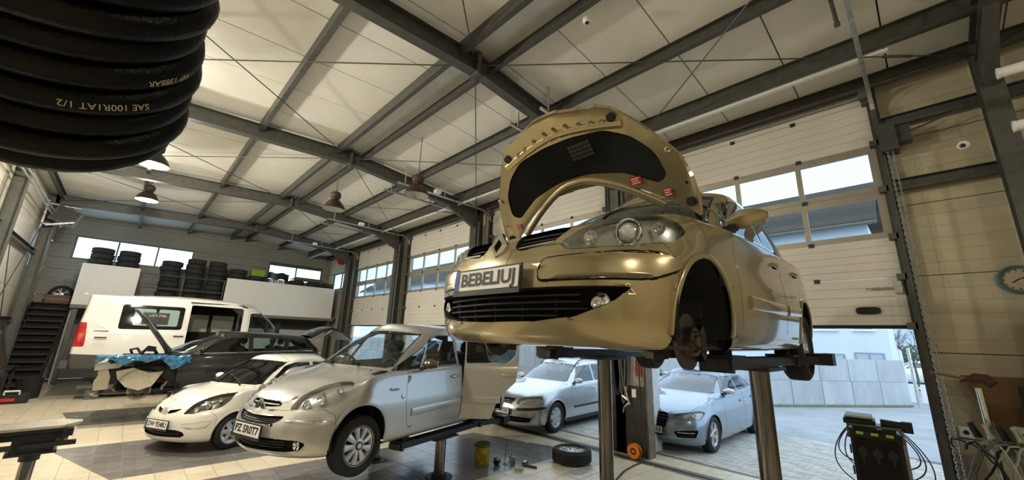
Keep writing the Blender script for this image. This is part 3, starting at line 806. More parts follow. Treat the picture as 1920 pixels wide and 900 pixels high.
# ---- wheels. Axle along local y, outer face towards +y
WCACHE = {}
def wheel_meshes(key, R, width, rimR, style, rim_m, tyre_m=None):
    if key in WCACHE: return WCACHE[key]
    h = width/2; s = R-rimR
    M = Matrix.Rotation(math.radians(-90), 3, 'X')   # z -> y
    prof = [(rimR-.012, -h*.72), (rimR+.012, -h*.80), (rimR+s*.35, -h*.99), (rimR+s*.62, -h*.98), (R-.018, -h*.84), (R-.004, -h*.70)]
    for g in (-.45, -.15, .15, .45): prof += [(R-.001, h*(g-.05)), (R-.010, h*(g-.045)), (R-.010, h*(g+.045)), (R-.001, h*(g+.05))]
    prof += [(R-.004, h*.70), (R-.018, h*.84), (rimR+s*.62, h*.98), (rimR+s*.60, h*.992), (rimR+s*.35, h*.99), (rimR+.012, h*.80), (rimR-.012, h*.72)]
    t = MB(); t.lathe(prof, 40, M, 0); tm = t.mesh('wheel', tyre_m or rubber, True, 35)
    r = MB(); ho = h*.66
    r.lathe([(rimR-.004, -h*.7), (rimR-.03, -h*.5), (rimR-.035, h*.3), (rimR-.016, ho), (rimR+.004, ho+.012), (rimR+.006, ho+.004)], 40, M, 0)
    r.lathe([(rimR-.03, ho-.075), (.03, ho-.085)], 32, M, 1)
    def spoke(a, w0, w1, r0, r1, o0, o1, th=.03, mi=0, skew=0.):
        c, q = math.cos(a), math.sin(a); c2, q2 = math.cos(a+skew), math.sin(a+skew)
        vs = []
        for (rr, ww, oo, cc, qq) in ((r0, w0, o0, c, q), ((r0+r1)/2, (w0+w1)/2, max(o0, o1)*.5+(o0+o1)*.25, math.cos(a+skew/2), math.sin(a+skew/2)), (r1, w1, o1, c2, q2)):
            for e, dz in ((-1, -th), (-1, -.004), (-.55, .004), (.55, .004), (1, -.004), (1, -th)):
                vs.append(M @ Vector((rr*cc-e*ww/2*qq, rr*qq+e*ww/2*cc, oo+dz)))
        fs = [(i*6+k, i*6+k+1, i*6+k+7, i*6+k+6) for i in range(2) for k in range(5)]; r.add(vs, fs, mi, False)
    if style == 'cover9':    # pressed cover with broad petals
        n = 9
        for k in range(n): spoke(2*math.pi*k/n, .036, .084, .06, rimR-.012, ho+.004, ho-.004)
        r.lathe([(.0, ho+.02), (.028, ho+.02), (.032, ho+.012), (.06, ho+.010), (.075, ho+.002), (.078, ho-.03)], 28, M, 0)
        r.lathe([(.030, ho+.0205), (.044, ho+.0165), (.046, ho+.010)], 24, M, 1)
        r.lathe([(rimR-.03, ho-.01), (rimR-.012, ho+.004), (rimR+.004, ho+.012)], 40, M, 0)
    elif style == 'cover7':
        n = 7
        for k in range(n): spoke(2*math.pi*k/n, .085, .10, .05, rimR-.012, ho+.006, ho-.004)
        r.lathe([(.0, ho+.014), (.03, ho+.014), (.04, ho+.008), (.075, ho+.004), (.08, ho-.03)], 28, M, 0)
        r.lathe([(rimR-.04, ho-.01), (rimR-.014, ho+.002), (rimR+.004, ho+.012)], 40, M, 0)
    elif style == 'cover6':
        n = 6
        for k in range(n): spoke(2*math.pi*k/n, .075, .075, .05, rimR-.012, ho+.006, ho-.004)
        r.lathe([(.0, ho+.014), (.028, ho+.014), (.034, ho+.006), (.07, ho+.006), (.078, ho-.03)], 28, M, 0)
        r.lathe([(rimR-.05, ho-.012), (rimR-.02, ho+.0), (rimR+.004, ho+.012)], 40, M, 0)
    else:                    # alloy with paired spokes
        n = 5 if style == 'alloy5' else 7
        for k in range(n):
            for e in (-1, 1): spoke(2*math.pi*k/n+e*.10, .022, .026, .05, rimR-.012, ho-.012, ho-.004, .035, 0, e*.10)
        r.lathe([(.0, ho+.0), (.03, ho+.0), (.036, ho-.006), (.062, ho-.010), (.066, ho-.05)], 28, M, 0)
        for k in range(5): a = 2*math.pi*k/5; r.cyl(M @ Vector((.048*math.cos(a), .048*math.sin(a), ho-.03)), M @ Vector((.048*math.cos(a), .048*math.sin(a), ho-.006)), .008, 6, 1)
    rm = r.mesh('rim', [rim_m, black], True, 30)
    WCACHE[key] = (tm, rm); return tm, rm
rim_silver = mat('wheel_cover_silver', (.62, .63, .64), .3, .6)
disc_m = mat('brake_iron', (.14, .13, .12), .3, .9, .3, 30)
hub_m = mat('rusty_hub', (.055, .042, .035), .7, .4, .5, 20)
def put_wheel(car, key, x, y, z, steer=0., mirror_y=False, label=None):
    tm, rm = WCACHE[key]; w = link('wheel', tm, car, (x, y, z), (0, 0, steer+(math.pi if mirror_y else 0))); link('rim', rm, w); return w
def brake(car, x, y, z, sg=1, r=.14, drum=False):
    M = Matrix.Rotation(math.radians(-90*sg), 3, 'X'); m = MB()
    if drum: m.lathe([(0, .05), (.05, .05), (.055, .03), (r*.95, .03), (r, .02), (r, -.06), (0, -.06)], 28, M)
    else: m.lathe([(.0, .055), (.03, .055), (.034, .04), (.075, .04), (.08, .0), (r, .0), (r, -.022), (.06, -.022), (.06, -.06), (0, -.06)], 32, M)
    for k in range(5): a = 2*math.pi*k/5; m.cyl(M @ Vector((.052*math.cos(a), .052*math.sin(a), .03)), M @ Vector((.052*math.cos(a), .052*math.sin(a), .055)), .008, 6, 1)
    b = m.obj('brake_drum' if drum else 'brake_disc', [hub_m if drum else disc_m, hub_m], car); b.location = (x, y, z)
    if not drum:
        c = MB(); c.lathe([(r*.62, -.045), (r*1.12, -.045), (r*1.12, .035), (r*.62, .035), (r*.62, -.045)], 10, M, 0, False, math.radians(140), math.radians(215)); k = c.obj('caliper', hub_m, car); k.location = (x, y, z)
    h = MB(); h.cyl((0, -.06*sg, 0), (0, -.22*sg, .02), .045, 10); h.bar((0, -.16*sg, -.10), (0, -.16*sg, .12), .06, .06); k = h.obj('hub_carrier', hub_m, car); k.location = (x, y, z)
    return b
def plate(car, x, y, z, text, tilt=0., yaw=0., w=.52, h=.112, band=True):
    """number plate facing local +x"""
    fr = MB(); fr.box((-.012, -w/2-.012, -h/2-.012), (.0, w/2+.012, h/2+.012)); fr.box((-.0, -w/2-.012, -h/2-.030), (.004, w/2+.012, -h/2)); o = fr.obj('number_plate', black, car); o.location = (x, y, z); o.rotation_euler = (0, -tilt, yaw)
    pm = mat('plate_white', (.90, .90, .86), .4)
    MB().box((.0, -w/2, -h/2), (.006, w/2, h/2)).obj('plate_face', pm, o)
    if band: MB().box((.006, -w/2, -h/2), (.0068, -w/2+.042, h/2)).obj('country_band', mat('plate_blue', (.02, .05, .30), .4), o)
    me = text_mesh(text, h*.92, .0006, bold=.003); me.materials.append(black); t = link('plate_lettering', me, o, (.0072, .018, -.0), (math.pi/2, 0, math.pi/2))
    xs = [v.co.x for v in me.vertices]; k = (w*.84)/max(.01, max(xs)-min(xs))
    for v in me.vertices: v.co.x *= k
    return o
def seat(car, x, y, z, m_, s=1., rows=True):
    b = MB(); R = rotm('Y', -14)
    def pad(a, c, rot=None, cc=None):
        t = MB(); t.box(a, c); me = t.mesh('t', m_); bm = bmesh.new(); bm.from_mesh(me); bmesh.ops.bevel(bm, geom=bm.edges, offset=.035, segments=2, affect='EDGES'); vs = [v.co.copy() for v in bm.verts]; 
        for i, v in enumerate(bm.verts): v.index = i
        fs = [[v.index for v in f.verts] for f in bm.faces]; bm.free(); bpy.data.meshes.remove(me)
        if rot is not None: vs = [rot @ (v-Vector(cc))+Vector(cc) for v in vs]
        return vs, fs
    v, f = pad((x-.25, y-.25, z), (x+.27, y+.25, z+.16)); b.add(v, f, 0, True); o = b.obj('seat_cushion', m_, car)
    b = MB(); v, f = pad((x-.30, y-.24, z+.08), (x-.18, y+.24, z+.66), R, (x-.24, y, z+.1)); b.add(v, f, 0, True)
    v, f = pad((x-.29, y-.13, z+.69), (x-.19, y+.13, z+.88), R, (x-.24, y, z+.1)); b.add(v, f, 0, True); b.obj('seat_back', m_, car)
def steering(car, x, y, z):
    m = MB(); T = Matrix.Translation((x, y, z)) @ Matrix.Rotation(math.radians(62), 4, 'Y'); pts = [T @ Vector((.18*math.cos(a), .18*math.sin(a), 0)) for a in [2*math.pi*k/24 for k in range(24)]]
    m.tube(pts, .014, 6, 0, True); m.bar(T @ Vector((0, -.17, 0)), T @ Vector((0, .17, 0)), .05, .03); m.cyl(T @ Vector((0, 0, .03)), T @ Vector((0, 0, -.3)), .035, 8); m.obj('steering_wheel', black, car)
def mirror_part(car, B, x, z, sg, mtl, s=1., tilt=0):
    """door mirror: rounded shell, glass and arm"""
    p, n = B.side(x, z, 0., sg)
    m = MB(); prof = []
    cx, cy, cz = p.x-.02, p.y+sg*.135*s, p.z+.06*s
    rows = []
    for i in range(9):
        t = i/8; k = math.sin(math.pi*min(max(t, .06), .97))**.45
        x0 = cx+.075*s*math.sin(math.pi*(.5*(1-t)+.0))*1.0
        rows.append([Vector((cx+(.085*math.cos(a) if math.cos(a) > 0 else .03*math.cos(a))*s*k, cy+sg*(-.115+.23*t)*s, cz+.072*s*math.sin(a)*k*(1.0-.18*t)+.012*s*t)) for a in [2*math.pi*j/14 for j in range(15)]])
    m.strip(rows, 0, True); m.add(rows[0][:-1], [tuple(range(14))], 0); m.add(rows[-1][:-1], [tuple(range(14))], 0)
    o = m.obj('door_mirror', mtl, car)
    a = MB(); a.bar((p.x+.01, p.y-sg*.01, p.z+.0), (cx+.02, cy-sg*.06*s, cz-.045*s), .07*s, .035*s); a.obj('mirror_arm', black, o)
    g = MB(); g.prism([(cy-sg*.10*s, cz-.05*s), (cy+sg*.09*s, cz-.04*s), (cy+sg*.10*s, cz+.05*s), (cy-sg*.10*s, cz+.055*s)], cx-.034*s, cx-.03*s, 'x'); g.obj('mirror_glass', chrome, o)
    return o
def handle_part(car, B, x, z, sg, mtl, l=.19):
    pts = [B.side(x+l*(t-.5), z, .018*math.sin(math.pi*min(1, max(0, t)))**.5+.004, sg) for t in [k/8 for k in range(9)]]
    m = MB(); sweep(pts, [(-.016, -.008), (-.016, .006), (-.008, .013), (.008, .013), (.016, .006), (.016, -.008)], m); o = m.obj('door_handle', mtl, car)
    p, n = B.side(x+.02, z, .001, sg); d = MB(); po = [(x+.02+.05*math.cos(a), z-.002+.026*math.sin(a)) for a in [2*math.pi*k/14 for k in range(14)]]
    d.add([tuple(B.side(u, w, .0015, sg)[0]) for u, w in po], [tuple(range(14))]); d.obj('handle_cup', gap_black, o)
    return o
def headlamp(car, B, key, sg, lens_m, bowls, back_m, depth=.07, dirv=(1, .25, 0)):
    P = B.get(key)
    if sg < 0: P = mirror(P)
    dv = Vector((dirv[0], dirv[1]*sg, dirv[2])).normalized()
    hb = recess('headlamp', P, tuple(-dv), depth, back_m, car); tag(hb, 'clear headlamp unit')
    lens = pobj('lens', P, lens_m, hb)
    for (y, z, r, kind) in bowls:
        q = B.front(y*sg, z)
        if q is None: continue
        c = q[0]-dv*.012; fwd = (dv*.75+Vector((1, 0, 0))*.6).normalized(); T = fwd.to_track_quat('Z', 'Y').to_matrix()
        m = MB(); f = lambda pr: [(a*r, b*r) for a, b in pr]
        def L(pr, mi): m.lathe(f(pr), 24, None, mi)
        o = len(m.v)
        if kind == 'proj':
            L([(1.12, -.5), (1.12, -.12), (1.0, -.06), (.92, -.15), (.80, -.55)], 0); L([(.72, -.5), (.72, -.1), (.62, -.02)], 0); L([(.62, -.08), (.5, .06), (.3, .14), (0, .18)], 1)
        else:
            L([(1.0, -.05), (.93, -.2), (.72, -.5), (.4, -.75), (.1, -.85)], 0); L([(.16, -.85), (.16, -.3), (.1, -.22), (0, -.2)], 1)
        m.v[o:] = [tuple(T @ Vector(v)+c) for v in m.v[o:]]
        m.obj('reflector', [chrome, glass_lens], hb)
    return hb
glass_lens = mat('lamp_lens', (.75, .78, .78), .03, 0, spec=1., coat=1.)
# ================================================================== CARS
def paint(name, col, metal=.55, rough=.32, coat=1., var=.0):
    return mat(name, col, rough, metal, coat=coat, var=var, scale=2.5)
car_glass = glass_mat('car_glass', (.42, .50, .48))
dark_glass = glass_mat('dark_car_glass', (.16, .19, .19))
clear_glass = glass_mat('clear_lens', (.93, .95, .94), 1.45)
liner_m = mat('wheel_arch_liner', (.012, .012, .012), .85)
under_m = mat('underbody_black', (.02, .02, .021), .7, .2, .4, 9)
def wheel_well(car, cx, cz, r, y1, sg=1, y0=.44, zb=.235):
    po = arch_poly(cx, cz, r+.012, zb, 14); m = MB()
    rows = [[Vector((x, y*sg, z)) for x, z in po] for y in (y0, y1)]
    m.strip(rows, 0, True); m.add([(x, y0*sg, z) for x, z in po], [tuple(range(len(po)))], 0)
    return m.obj('wheel_arch_liner', liner_m, car, True)
def arch_lip(car, B, cx, cz, r, mtl, sg=1, a0=-8, a1=188, w=.03, h=.012, rx=None):
    pts = []
    for k in range(29):
        a = math.radians(a0+(a1-a0)*k/28); q = B.side(cx+(r+.004)*math.cos(a), cz+(r+.004)*math.sin(a), 0., sg)
        if q and (q[0].y*sg) > .4: pts.append((q[0], Vector((q[1].x*.3, sg, q[1].z*.3)).normalized()))
    m = MB(); sweep(pts, mprof(w, h), m); return m.obj('wheel_arch_lip', mtl, car)
def surf_mould(B, car, name, pts2, view, prof, mtl, sg=1, off=0.):
    P = [(B.side(u, w, off, sg) if view == 'S' else B.front(u, w, off)) for u, w in pts2]; P = [p for p in P if p]
    m = MB(); sweep(P, prof, m); return m.obj(name, mtl, car)
def patch(B, poly, view, off, sg=1, n=8):
    """thin raised plate that follows the body surface inside a polygon (fan of rings)"""
    cx = sum(p[0] for p in poly)/len(poly); cy = sum(p[1] for p in poly)/len(poly); rows = []
    for k, (s, o) in enumerate(((1.0, -.004), (1.0, off*.7), (.955, off), (.7, off*1.03), (.4, off*1.05), (.08, off*1.05))):
        row = []
        for (u, w) in poly+poly[:1]:
            uu, ww = cx+(u-cx)*s, cy+(w-cy)*s; q = B.side(uu, ww, o, sg) if view == 'S' else B.front(uu, ww, o); row.append(q[0])
        rows.append(row)
    m = MB(); m.strip(rows, 0, True); m.add(rows[-1][:-1], [tuple(range(len(poly)))], 0); return m
def raised(name, P, d, mtl, parent):
    Q = offset(P, d); V, F = walls(P, Q); o = pobj(name, Q, mtl, parent); m = MB(); m.add(V, F, 0, False); m.obj(name+'_edge', mtl, o); return o
def cabin(car, xf, xr, w, z0, dash_x, dash_z, seats, sm=None, steer=True):
    m = MB(); m.box((xr, -w, z0-.04), (xf, w, z0)); m.box((xr, -w-.01, z0), (xr+.03, w+.01, z0+.35)); m.obj('cabin_floor', dark_in, car)
    d = MB(); d.prism([(dash_x-.42, dash_z-.06), (dash_x-.36, dash_z-.01), (dash_x-.15, dash_z+.015), (dash_x, dash_z-.02), (dash_x+.02, z0), (dash_x-.38, z0)], -w+.02, w-.02, 'y'); d.obj('dashboard', dark_in, car)
    for (x, y) in seats: seat(car, x, y, z0+.16, sm or dark_in)
    if steer: steering(car, dash_x-.52, .36, dash_z-.03)
def wipers(car, B, pts, mtl=black):
    for (a, b) in pts:
        P = [B.top(lerp(a[0], b[0], t), lerp(a[1], b[1], t), .018)[0] for t in (0, .25, .5, .75, 1)]
        m = MB(); m.tube(P, .009, 5); m.tube([p+Vector((0, 0, .014)) for p in P[:3]], .011, 5); m.cyl(P[0], P[0]+Vector((0, 0, .03)), .02, 8); m.obj('wiper', mtl, car)
def ws_poly(s, i=.035):
    cx, cz, csb, cy = s['cowl']; vx, vz, vsb, vy = s['wst']; f = ((0, 0), (.2, .03), (.42, .12), (.6, .27), (.76, .45), (.88, .64))
    bot = [(cx-csb*b-i, cy*a) for a, b in f]; top = [(vx-vsb*b+i*.8, vy*a) for a, b in f]
    return [(bot[0][0], -.1)]+bot[1:]+[(cx-csb*.86-i*1.6, cy*.945)]+[(vx-vsb*.86+i*.6, vy*.945)]+top[:0:-1]+[(top[0][0], -.1)]
# ---------------------------------------------------------------- gold people carrier on the lift
gold = paint('champagne_gold_paint', (.46, .38, .215), .65, .26, 1.)
gs = dict(fa=1.34, ra=-1.345, w=.905, wb=.875, A=.72, B=-.05, C=-.85, wg=.80, sill=.055, crown=.018,
  low=[(.19, .20, .22, 1.92, .34, .86, -1.95, .2), (.18, .18, .22, 2.02, .40, .93, -2.03, .2), (.235, .22, .28, 2.085, .44, .965, -2.09, .2), (.33, .34, .36, 2.12, .47, .985, -2.12, .22),
       (.47, .50, .5, 2.13, .49, 1.0, -2.13, .24), (.585, .64, .66, 2.12, .50, 1.0, -2.12, .24), (.68, .77, .82, 2.075, .51, .985, -2.08, .22)],
  lead=(1.985, .79, .44, .885), belt=(.895, .94, .975, 1.0, 1.03, 1.05), tail=(-2.04, .98, .2), cowl=(1.27, 1.01, .54, .76), rbase=(-2.0, 1.14, .16, .66),
  wst=(.22, 1.515, .22, .60), cant=(1.485, 1.525, 1.53, 1.50), wr=.625, rtop=(-1.72, 1.50, .14, .5), peak=(-.45, 1.625), lw=.985)
B = Body(car_net(gs), .045, 5)
fr = lambda c, n: c.x > 1.3
# front openings
B.cut('front_arch', arch_poly(1.34, .32, .355, .05), 'S', lambda c, n: c.y > .4 and c.x < 1.80)
B.cut('rear_arch', arch_poly(-1.345, .32, .35, .05), 'S', lambda c, n: c.y > .4)
B.cut('grille', rpoly([(.125, .775), (.12, .70), (.165, .672), (.36, .70), (.43, .79), (.36, .80)], .02), 'F', fr)
B.cut('headlamp', rpoly([(.40, .69), (.46, .648), (.70, .662), (.835, .705), (.855, .78), (.835, .835), (.75, .862), (.62, .842), (.50, .785)], .035), 'F', fr)
B.cut('intake', rpoly([(-.1, .455), (-.1, .285), (.30, .292), (.50, .315), (.66, .385), (.735, .455)], .02), 'F', fr)
B.cut('strip', rpoly([(.325, .488), (.315, .55), (.345, .612), (.60, .625), (.80, .645), (.862, .62), (.868, .55), (.80, .492)], .03), 'F', fr, gap=.009)
# bonnet (opened) and engine bay
hood_poly = [(2.1, -.1), (2.1, .10), (1.955, .36), (1.89, .48), (1.76, .60), (1.62, .70), (1.48, .79), (1.32, .832), (1.18, .84), (1.07, .82), (1.14, .74), (1.25, .60), (1.36, .42), (1.42, .22), (1.44, -.1)]
B.cut('bonnet', hood_poly, 'T', lambda c, n: c.z > .775 and c.x > .7)
pad = rpoly([(1.81, -.1), (1.81, .12), (1.775, .38), (1.68, .54), (1.54, .655), (1.37, .69), (1.33, .62), (1.46, .40), (1.52, .15), (1.53, -.1)], .05)
B.cut('pad', pad, 'T', lambda c, n: c.z > .775 and c.x > .7, allow=(0, B.names.index('bonnet')))
# glass
B.cut('windscreen', ws_poly(gs), 'T', lambda c, n: c.z > .975 and c.x > -.15, gap=.018, gapname='rubber')
wc = lambda c, n: c.y > .4 and c.z > .9
B.cut('scuttle', [(1.46, -.1), (1.46, .22), (1.38, .44), (1.16, .76), (1.06, .81), (.70, .80), (.70, -.1)], 'T', lambda c, n: c.z > .90 and c.x > .7)
B.cut('quarter_light', rpoly([(.62, 1.025), (.50, 1.025), (.395, 1.22), (.42, 1.20)], .012, 2), 'S', wc, gap=.008, gapname='rubber')
B.cut('front_window', rpoly([(.445, 1.025), (-.40, 1.045), (-.38, 1.455), (-.12, 1.445), (.07, 1.40), (.34, 1.235)], .03), 'S', wc, gap=.010, gapname='rubber')
B.cut('rear_window', rpoly([(-.48, 1.047), (-1.22, 1.065), (-1.26, 1.452), (-.46, 1.46)], .03), 'S', wc, gap=.010, gapname='rubber')
B.cut('rear_quarter', rpoly([(-1.31, 1.07), (-1.76, 1.09), (-1.70, 1.36), (-1.60, 1.42), (-1.35, 1.45)], .04), 'S', wc, gap=.010, gapname='rubber')
# doors
dc = lambda c, n: c.y > .5
B.cut('front_door', rpoly([(.80, .985), (.85, .70), (.80, .34), (.74, .275), (-.40, .275), (-.43, .34), (-.44, 1.0)], .03), 'S', dc, gap=.006)
B.cut('rear_door', rpoly([(-.455, 1.0), (-.445, .34), (-.42, .275), (-.93, .275), (-1.0, .50), (-1.12, .68), (-1.27, .78), (-1.25, 1.02)], .03), 'S', dc, gap=.006)
B.cut('bumper', [(2.3, .665), (1.70, .715), (1.66, .62), (1.63, .30), (1.63, .02), (2.3, .02)], 'S', lambda c, n: c.x > 1.55, gap=.004)
B.finish()
def both(P): return join(P, mirror(P))
GOLD = car = thing('people_carrier', 'champagne gold people carrier with bonnet up, raised high on a post lift', 'car', (3.545, 1.695, 1.745), math.radians(-178.94))
pobj('body', both(B.get('body')), gold, car)
tag(pobj('shut_line', both(B.get('body_gap')), gap_black, car), kind='stuff')
pobj('scuttle_panel', both(B.get('scuttle')), black, car)
pobj('window_seal', both(B.get('rubber')), black, car)
pobj('front_bumper', both(B.get('bumper')), gold, car)
pobj('windscreen', both(B.get('windscreen')), car_glass, car)
for sg in (1, -1):
    s = (lambda P: P) if sg > 0 else mirror
    for nm in ('front_door', 'rear_door'): pobj('door', s(B.get(nm)), gold, car)
    for nm in ('quarter_light', 'front_window', 'rear_window', 'rear_quarter'): pobj('side_window', s(B.get(nm)), dark_glass, car)
    for cx in (1.34, -1.345):
        wheel_well(car, cx, .32, .352, .865, sg); arch_lip(car, B, cx, .32, .353, gold, sg, -12, 192, .035, .012)
    headlamp(car, B, 'headlamp', sg, clear_glass, [(.685, .750, .064, 'proj'), (.545, .715, .040, 'bowl'), (.785, .775, .036, 'bowl')], mat('lamp_housing', (.60, .60, .58), .2, .7), .075)
    mirror_part(car, B, .60, 1.0, sg, gold, 1.08)
    for hx, hz in ((-.27, .865), (-1.08, .895)): handle_part(car, B, hx, hz, sg, gold)
    surf_mould(B, car, 'side_moulding', [(.64-.1*k, .485+.002*k) for k in range(11)], 'S', mprof(.085, .02), gold, sg)
    surf_mould(B, car, 'side_moulding', [(-.47-.05*k, .51+.002*k) for k in range(11)], 'S', mprof(.085, .02), gold, sg)
    raised('bumper_strip', s(B.get('strip')), .009, gold, car)
    g = recess('upper_grille', B.get('grille') if sg > 0 else mirror(B.get('grille')), (-1, 0, 0), .05, gap_black, car)
    for z0 in (.695, .725, .755):
        pts = [B.front(y*sg, z0+.06*(y-.14), -.018) for y in np.linspace(.135, .385, 8)]; m = MB(); sweep([p for p in pts if p], [(-.006, -.03), (-.006, .003), (.006, .006), (.006, -.03)], m); m.obj('grille_bar', black_gloss, g)
    pts = [B.front(y*sg, .682+.09*(y-.15), .002) for y in np.linspace(.16, .37, 7)]; m = MB(); sweep(pts, mprof(.012, .006), m); m.obj('chrome_strip', chrome, g)
    q = B.front(.60*sg, .385); f = q[0]; m = MB(); m.lathe([(.046, -.03), (.05, .0), (.046, .012), (.036, .0), (.0, -.01)], 20, Matrix.Rotation(math.radians(90), 3, 'Y')); o = m.obj('fog_lamp', [chrome], car); o.location = f+Vector((-.045, 0, 0)); o.rotation_euler = (0, 0, .35*sg)
    MB().lathe([(0, .014), (.02, .012), (.036, .002)], 16, Matrix.Rotation(math.radians(90), 3, 'Y')).obj('lens', clear_glass, o)
# lower intake with bars
it = recess('lower_intake', both(B.get('intake')), (-1, 0, 0), .09, gap_black, car)
for z0, yy in ((.315, .40), (.35, .56), (.385, .53), (.42, .53)):
    pts = [B.front(y, z0, -.045) for y in np.linspace(-yy, yy, 25)]; m = MB(); sweep(pts, [(-.005, -.03), (-.005, .003), (.005, .003), (.005, -.03)], m); m.obj('intake_bar', black, it)
for k in range(-2, 3):
    m = MB(); q = B.front(k*.2, .37, -.06)[0]; m.bar((q.x, q.y, .295), (q.x, q.y, .45), .010, .02); m.obj('intake_rib', gap_black, it)
# badge and plate
q = B.front(0, .715)[0]; T = Matrix.Translation(q) @ Matrix.Rotation(math.radians(-12), 4, 'Y'); m = MB()
for (a, b) in (((0, .088), (.062, 0)), ((.062, 0), (0, -.088)), ((0, -.088), (-.062, 0)), ((-.062, 0), (0, .088))):
    ia, ib = Vector((.025, a[0]*.52, a[1]*.50)), Vector((.025, b[0]*.52, b[1]*.50)); oa, ob = Vector((.012, a[0], a[1])), Vector((.012, b[0], b[1])); ma, mb_ = Vector((.034, a[0]*.76, a[1]*.75)), Vector((.034, b[0]*.76, b[1]*.75))
    m.add([T @ v for v in (oa, ob, mb_, ma)], [(0, 1, 2, 3)]); m.add([T @ v for v in (ma, mb_, ib, ia)], [(0, 1, 2, 3)])
    m.add([T @ v for v in (ia, ib, Vector((.005, ib.y, ib.z)), Vector((.005, ia.y, ia.z)))], [(0, 1, 2, 3)]); m.add([T @ v for v in (oa, ob, Vector((-.01, ob.y, ob.z)), Vector((-.01, oa.y, oa.z)))], [(0, 1, 2, 3)])
m.obj('diamond_badge', chrome, car, True, 20)
m = MB(); m.add([T @ Vector(v) for v in ((.004, 0, .07), (.004, .05, 0), (.004, 0, -.07), (.004, -.05, 0))], [(0, 1, 2, 3)]); m.obj('badge_back', gap_black, car)
q = B.front(0, .515)[0]; plate(car, q.x+.035, 0, .515, 'BEBELIUJ', .08)
# bonnet held up
BHOOD = B
HA = -62
Rb = Matrix.Rotation(math.radians(HA), 3, 'Y')
hinge = Vector((1.06, 0, .99)); lift = Vector((.0, 0, .02))
outer = both(B.get('bonnet', 'pad')); inner = flip(offset(both(B.get('bonnet')), -.028)); padm = flip(offset(both(B.get('pad')), -.020)); 
bon = pobj('bonnet', xform(outer, Rb, hinge, lift), gold, car); tag(bon, 'opened gold bonnet')
V, F = walls(outer, offset(outer, -.03)); m = MB(); m.add([Rb @ (v-hinge)+hinge+lift for v in V], F, 0, False); m.obj('bonnet_edge', gold, bon)
pobj('bonnet_frame', xform(inner, Rb, hinge, lift), gold, bon)
pobj('insulation_pad', xform(padm, Rb, hinge, lift), mat('black_felt', (.006, .006, .006), .95, bump=.4, bscale=90), bon)
def hood_pt(x, y, off=-.03): q = B.top(x, y, off); return Rb @ (q[0]-hinge)+hinge+lift, Rb @ (-q[1])
for (x, y) in ((1.83, .47), (1.83, -.47), (1.17, .79), (1.17, -.79)):
    p, n = hood_pt(x, y); m = MB(); m.cyl(p-n*.006, p+n*.012, .03, 14); m.obj('bump_stop', black, bon)
for y in (-.36, -.28, -.18, -.07, .02, .12, .22, .31, .38):
    p, n = hood_pt(1.875+.03*math.cos(y*7)-.12*y*y, y); q, _ = hood_pt(1.83-.12*y*y, y+.03); m = MB(); m.bar(p+n*.006, q+n*.006, .03, .016, 0, n)
    m.cyl(p+n*.004, p+n*.02, .012, 8); m.obj('bonnet_bracket', gold, bon)
for y in (-.78, .78):
    p, n = hood_pt(1.52, y*.95); m = MB(); m.lathe([(.018, .0), (.022, .012), (.014, .016), (.0, .008)], 12); T2 = n.to_track_quat('Z', 'Y').to_matrix(); m.v = [tuple(T2 @ Vector(v)+p) for v in m.v]; m.obj('grommet', gold, bon)
# inner reinforcement ribs along the frame
for pts in ([(1.86-.13*abs(y)**1.6*2.1, y) for y in np.linspace(-.52, .52, 21)], [(1.485-.72*max(0, abs(y)-.05)**1.5, y) for y in np.linspace(-.62, .62, 21)]):
    P = [hood_pt(x, y) for x, y in pts]; m = MB(); sweep(P, mprof(.05, .016), m); m.obj('bonnet_rib', gold, bon)
for (x, y, w_, h_) in ((1.385, .47, .085, .055), (1.26, .66, .06, .05), (1.26, -.66, .05, .045)):
    lab = MB(); p, n = hood_pt(x, y, -.032); ux = (hood_pt(x, y+.05)[0]-p).normalized(); uy = n.cross(ux).normalized(); c = p+n*.004
    lab.add([c+ux*a*w_+uy*b*h_ for a, b in ((-.5, -.5), (.5, -.5), (.5, .5), (-.5, .5))], [(0, 1, 2, 3)], 0)
    for r_ in range(3): lab.add([c+n*.001+ux*a*w_+uy*(b*.012+(r_-1)*.016) for a, b in ((-.36, -.3), (.36-.12*(r_ % 2), -.3), (.36-.12*(r_ % 2), .3), (-.36, .3))], [(0, 1, 2, 3)], 1)
    lab.obj('warning_sticker', [mat('sticker_red', (.55, .03, .02), .4), mat('sticker_white', (.85, .8, .75), .4)], bon)
p, n = hood_pt(1.70, .16, -.028); ux = (hood_pt(1.70, .24)[0]-p).normalized(); uy = n.cross(ux); lab = MB()
for i in range(6):
    for j in range(4): c = p+n*.004+ux*(i-2.5)*.032+uy*(j-1.5)*.03; lab.add([c+ux*a*.014+uy*b*.012 for a, b in ((-1, -1), (1, -1), (1, 1), (-1, 1))], [(0, 1, 2, 3)])
lab.obj('foil_patch', mat('dull_foil', (.05, .05, .03), .4, .3), bon)
for sg in (1, -1):
    a = hood_pt(1.16, .79*sg)[0]; m = MB(); m.tube([(1.0, .76*sg, .93), (1.02, .77*sg, 1.0), a], .012, 6); m.tube([(1.0, .74*sg, .92), (1.04, .75*sg, 1.06), hood_pt(1.30, .79*sg)[0]], .008, 6); m.box((.92, .74*sg-.03, .93), (1.10, .74*sg+.03, .99)); m.obj('bonnet_hinge', black, car)
# engine bay under the bonnet
m = MB(); m.box((1.1, -.70, .55), (1.66, .70, .60)); m.box((1.15, -.35, .6), (1.7, .30, .84)); m.box((1.25, .36, .6), (1.6, .62, .80)); m.cyl((1.3, -.5, .6), (1.3, -.5, .86), .09, 12); m.box((.95, -.72, .6), (1.12, .72, .98)); m.box((1.66, -.34, .62), (1.74, .34, .74)); m.obj('engine', under_m, car)
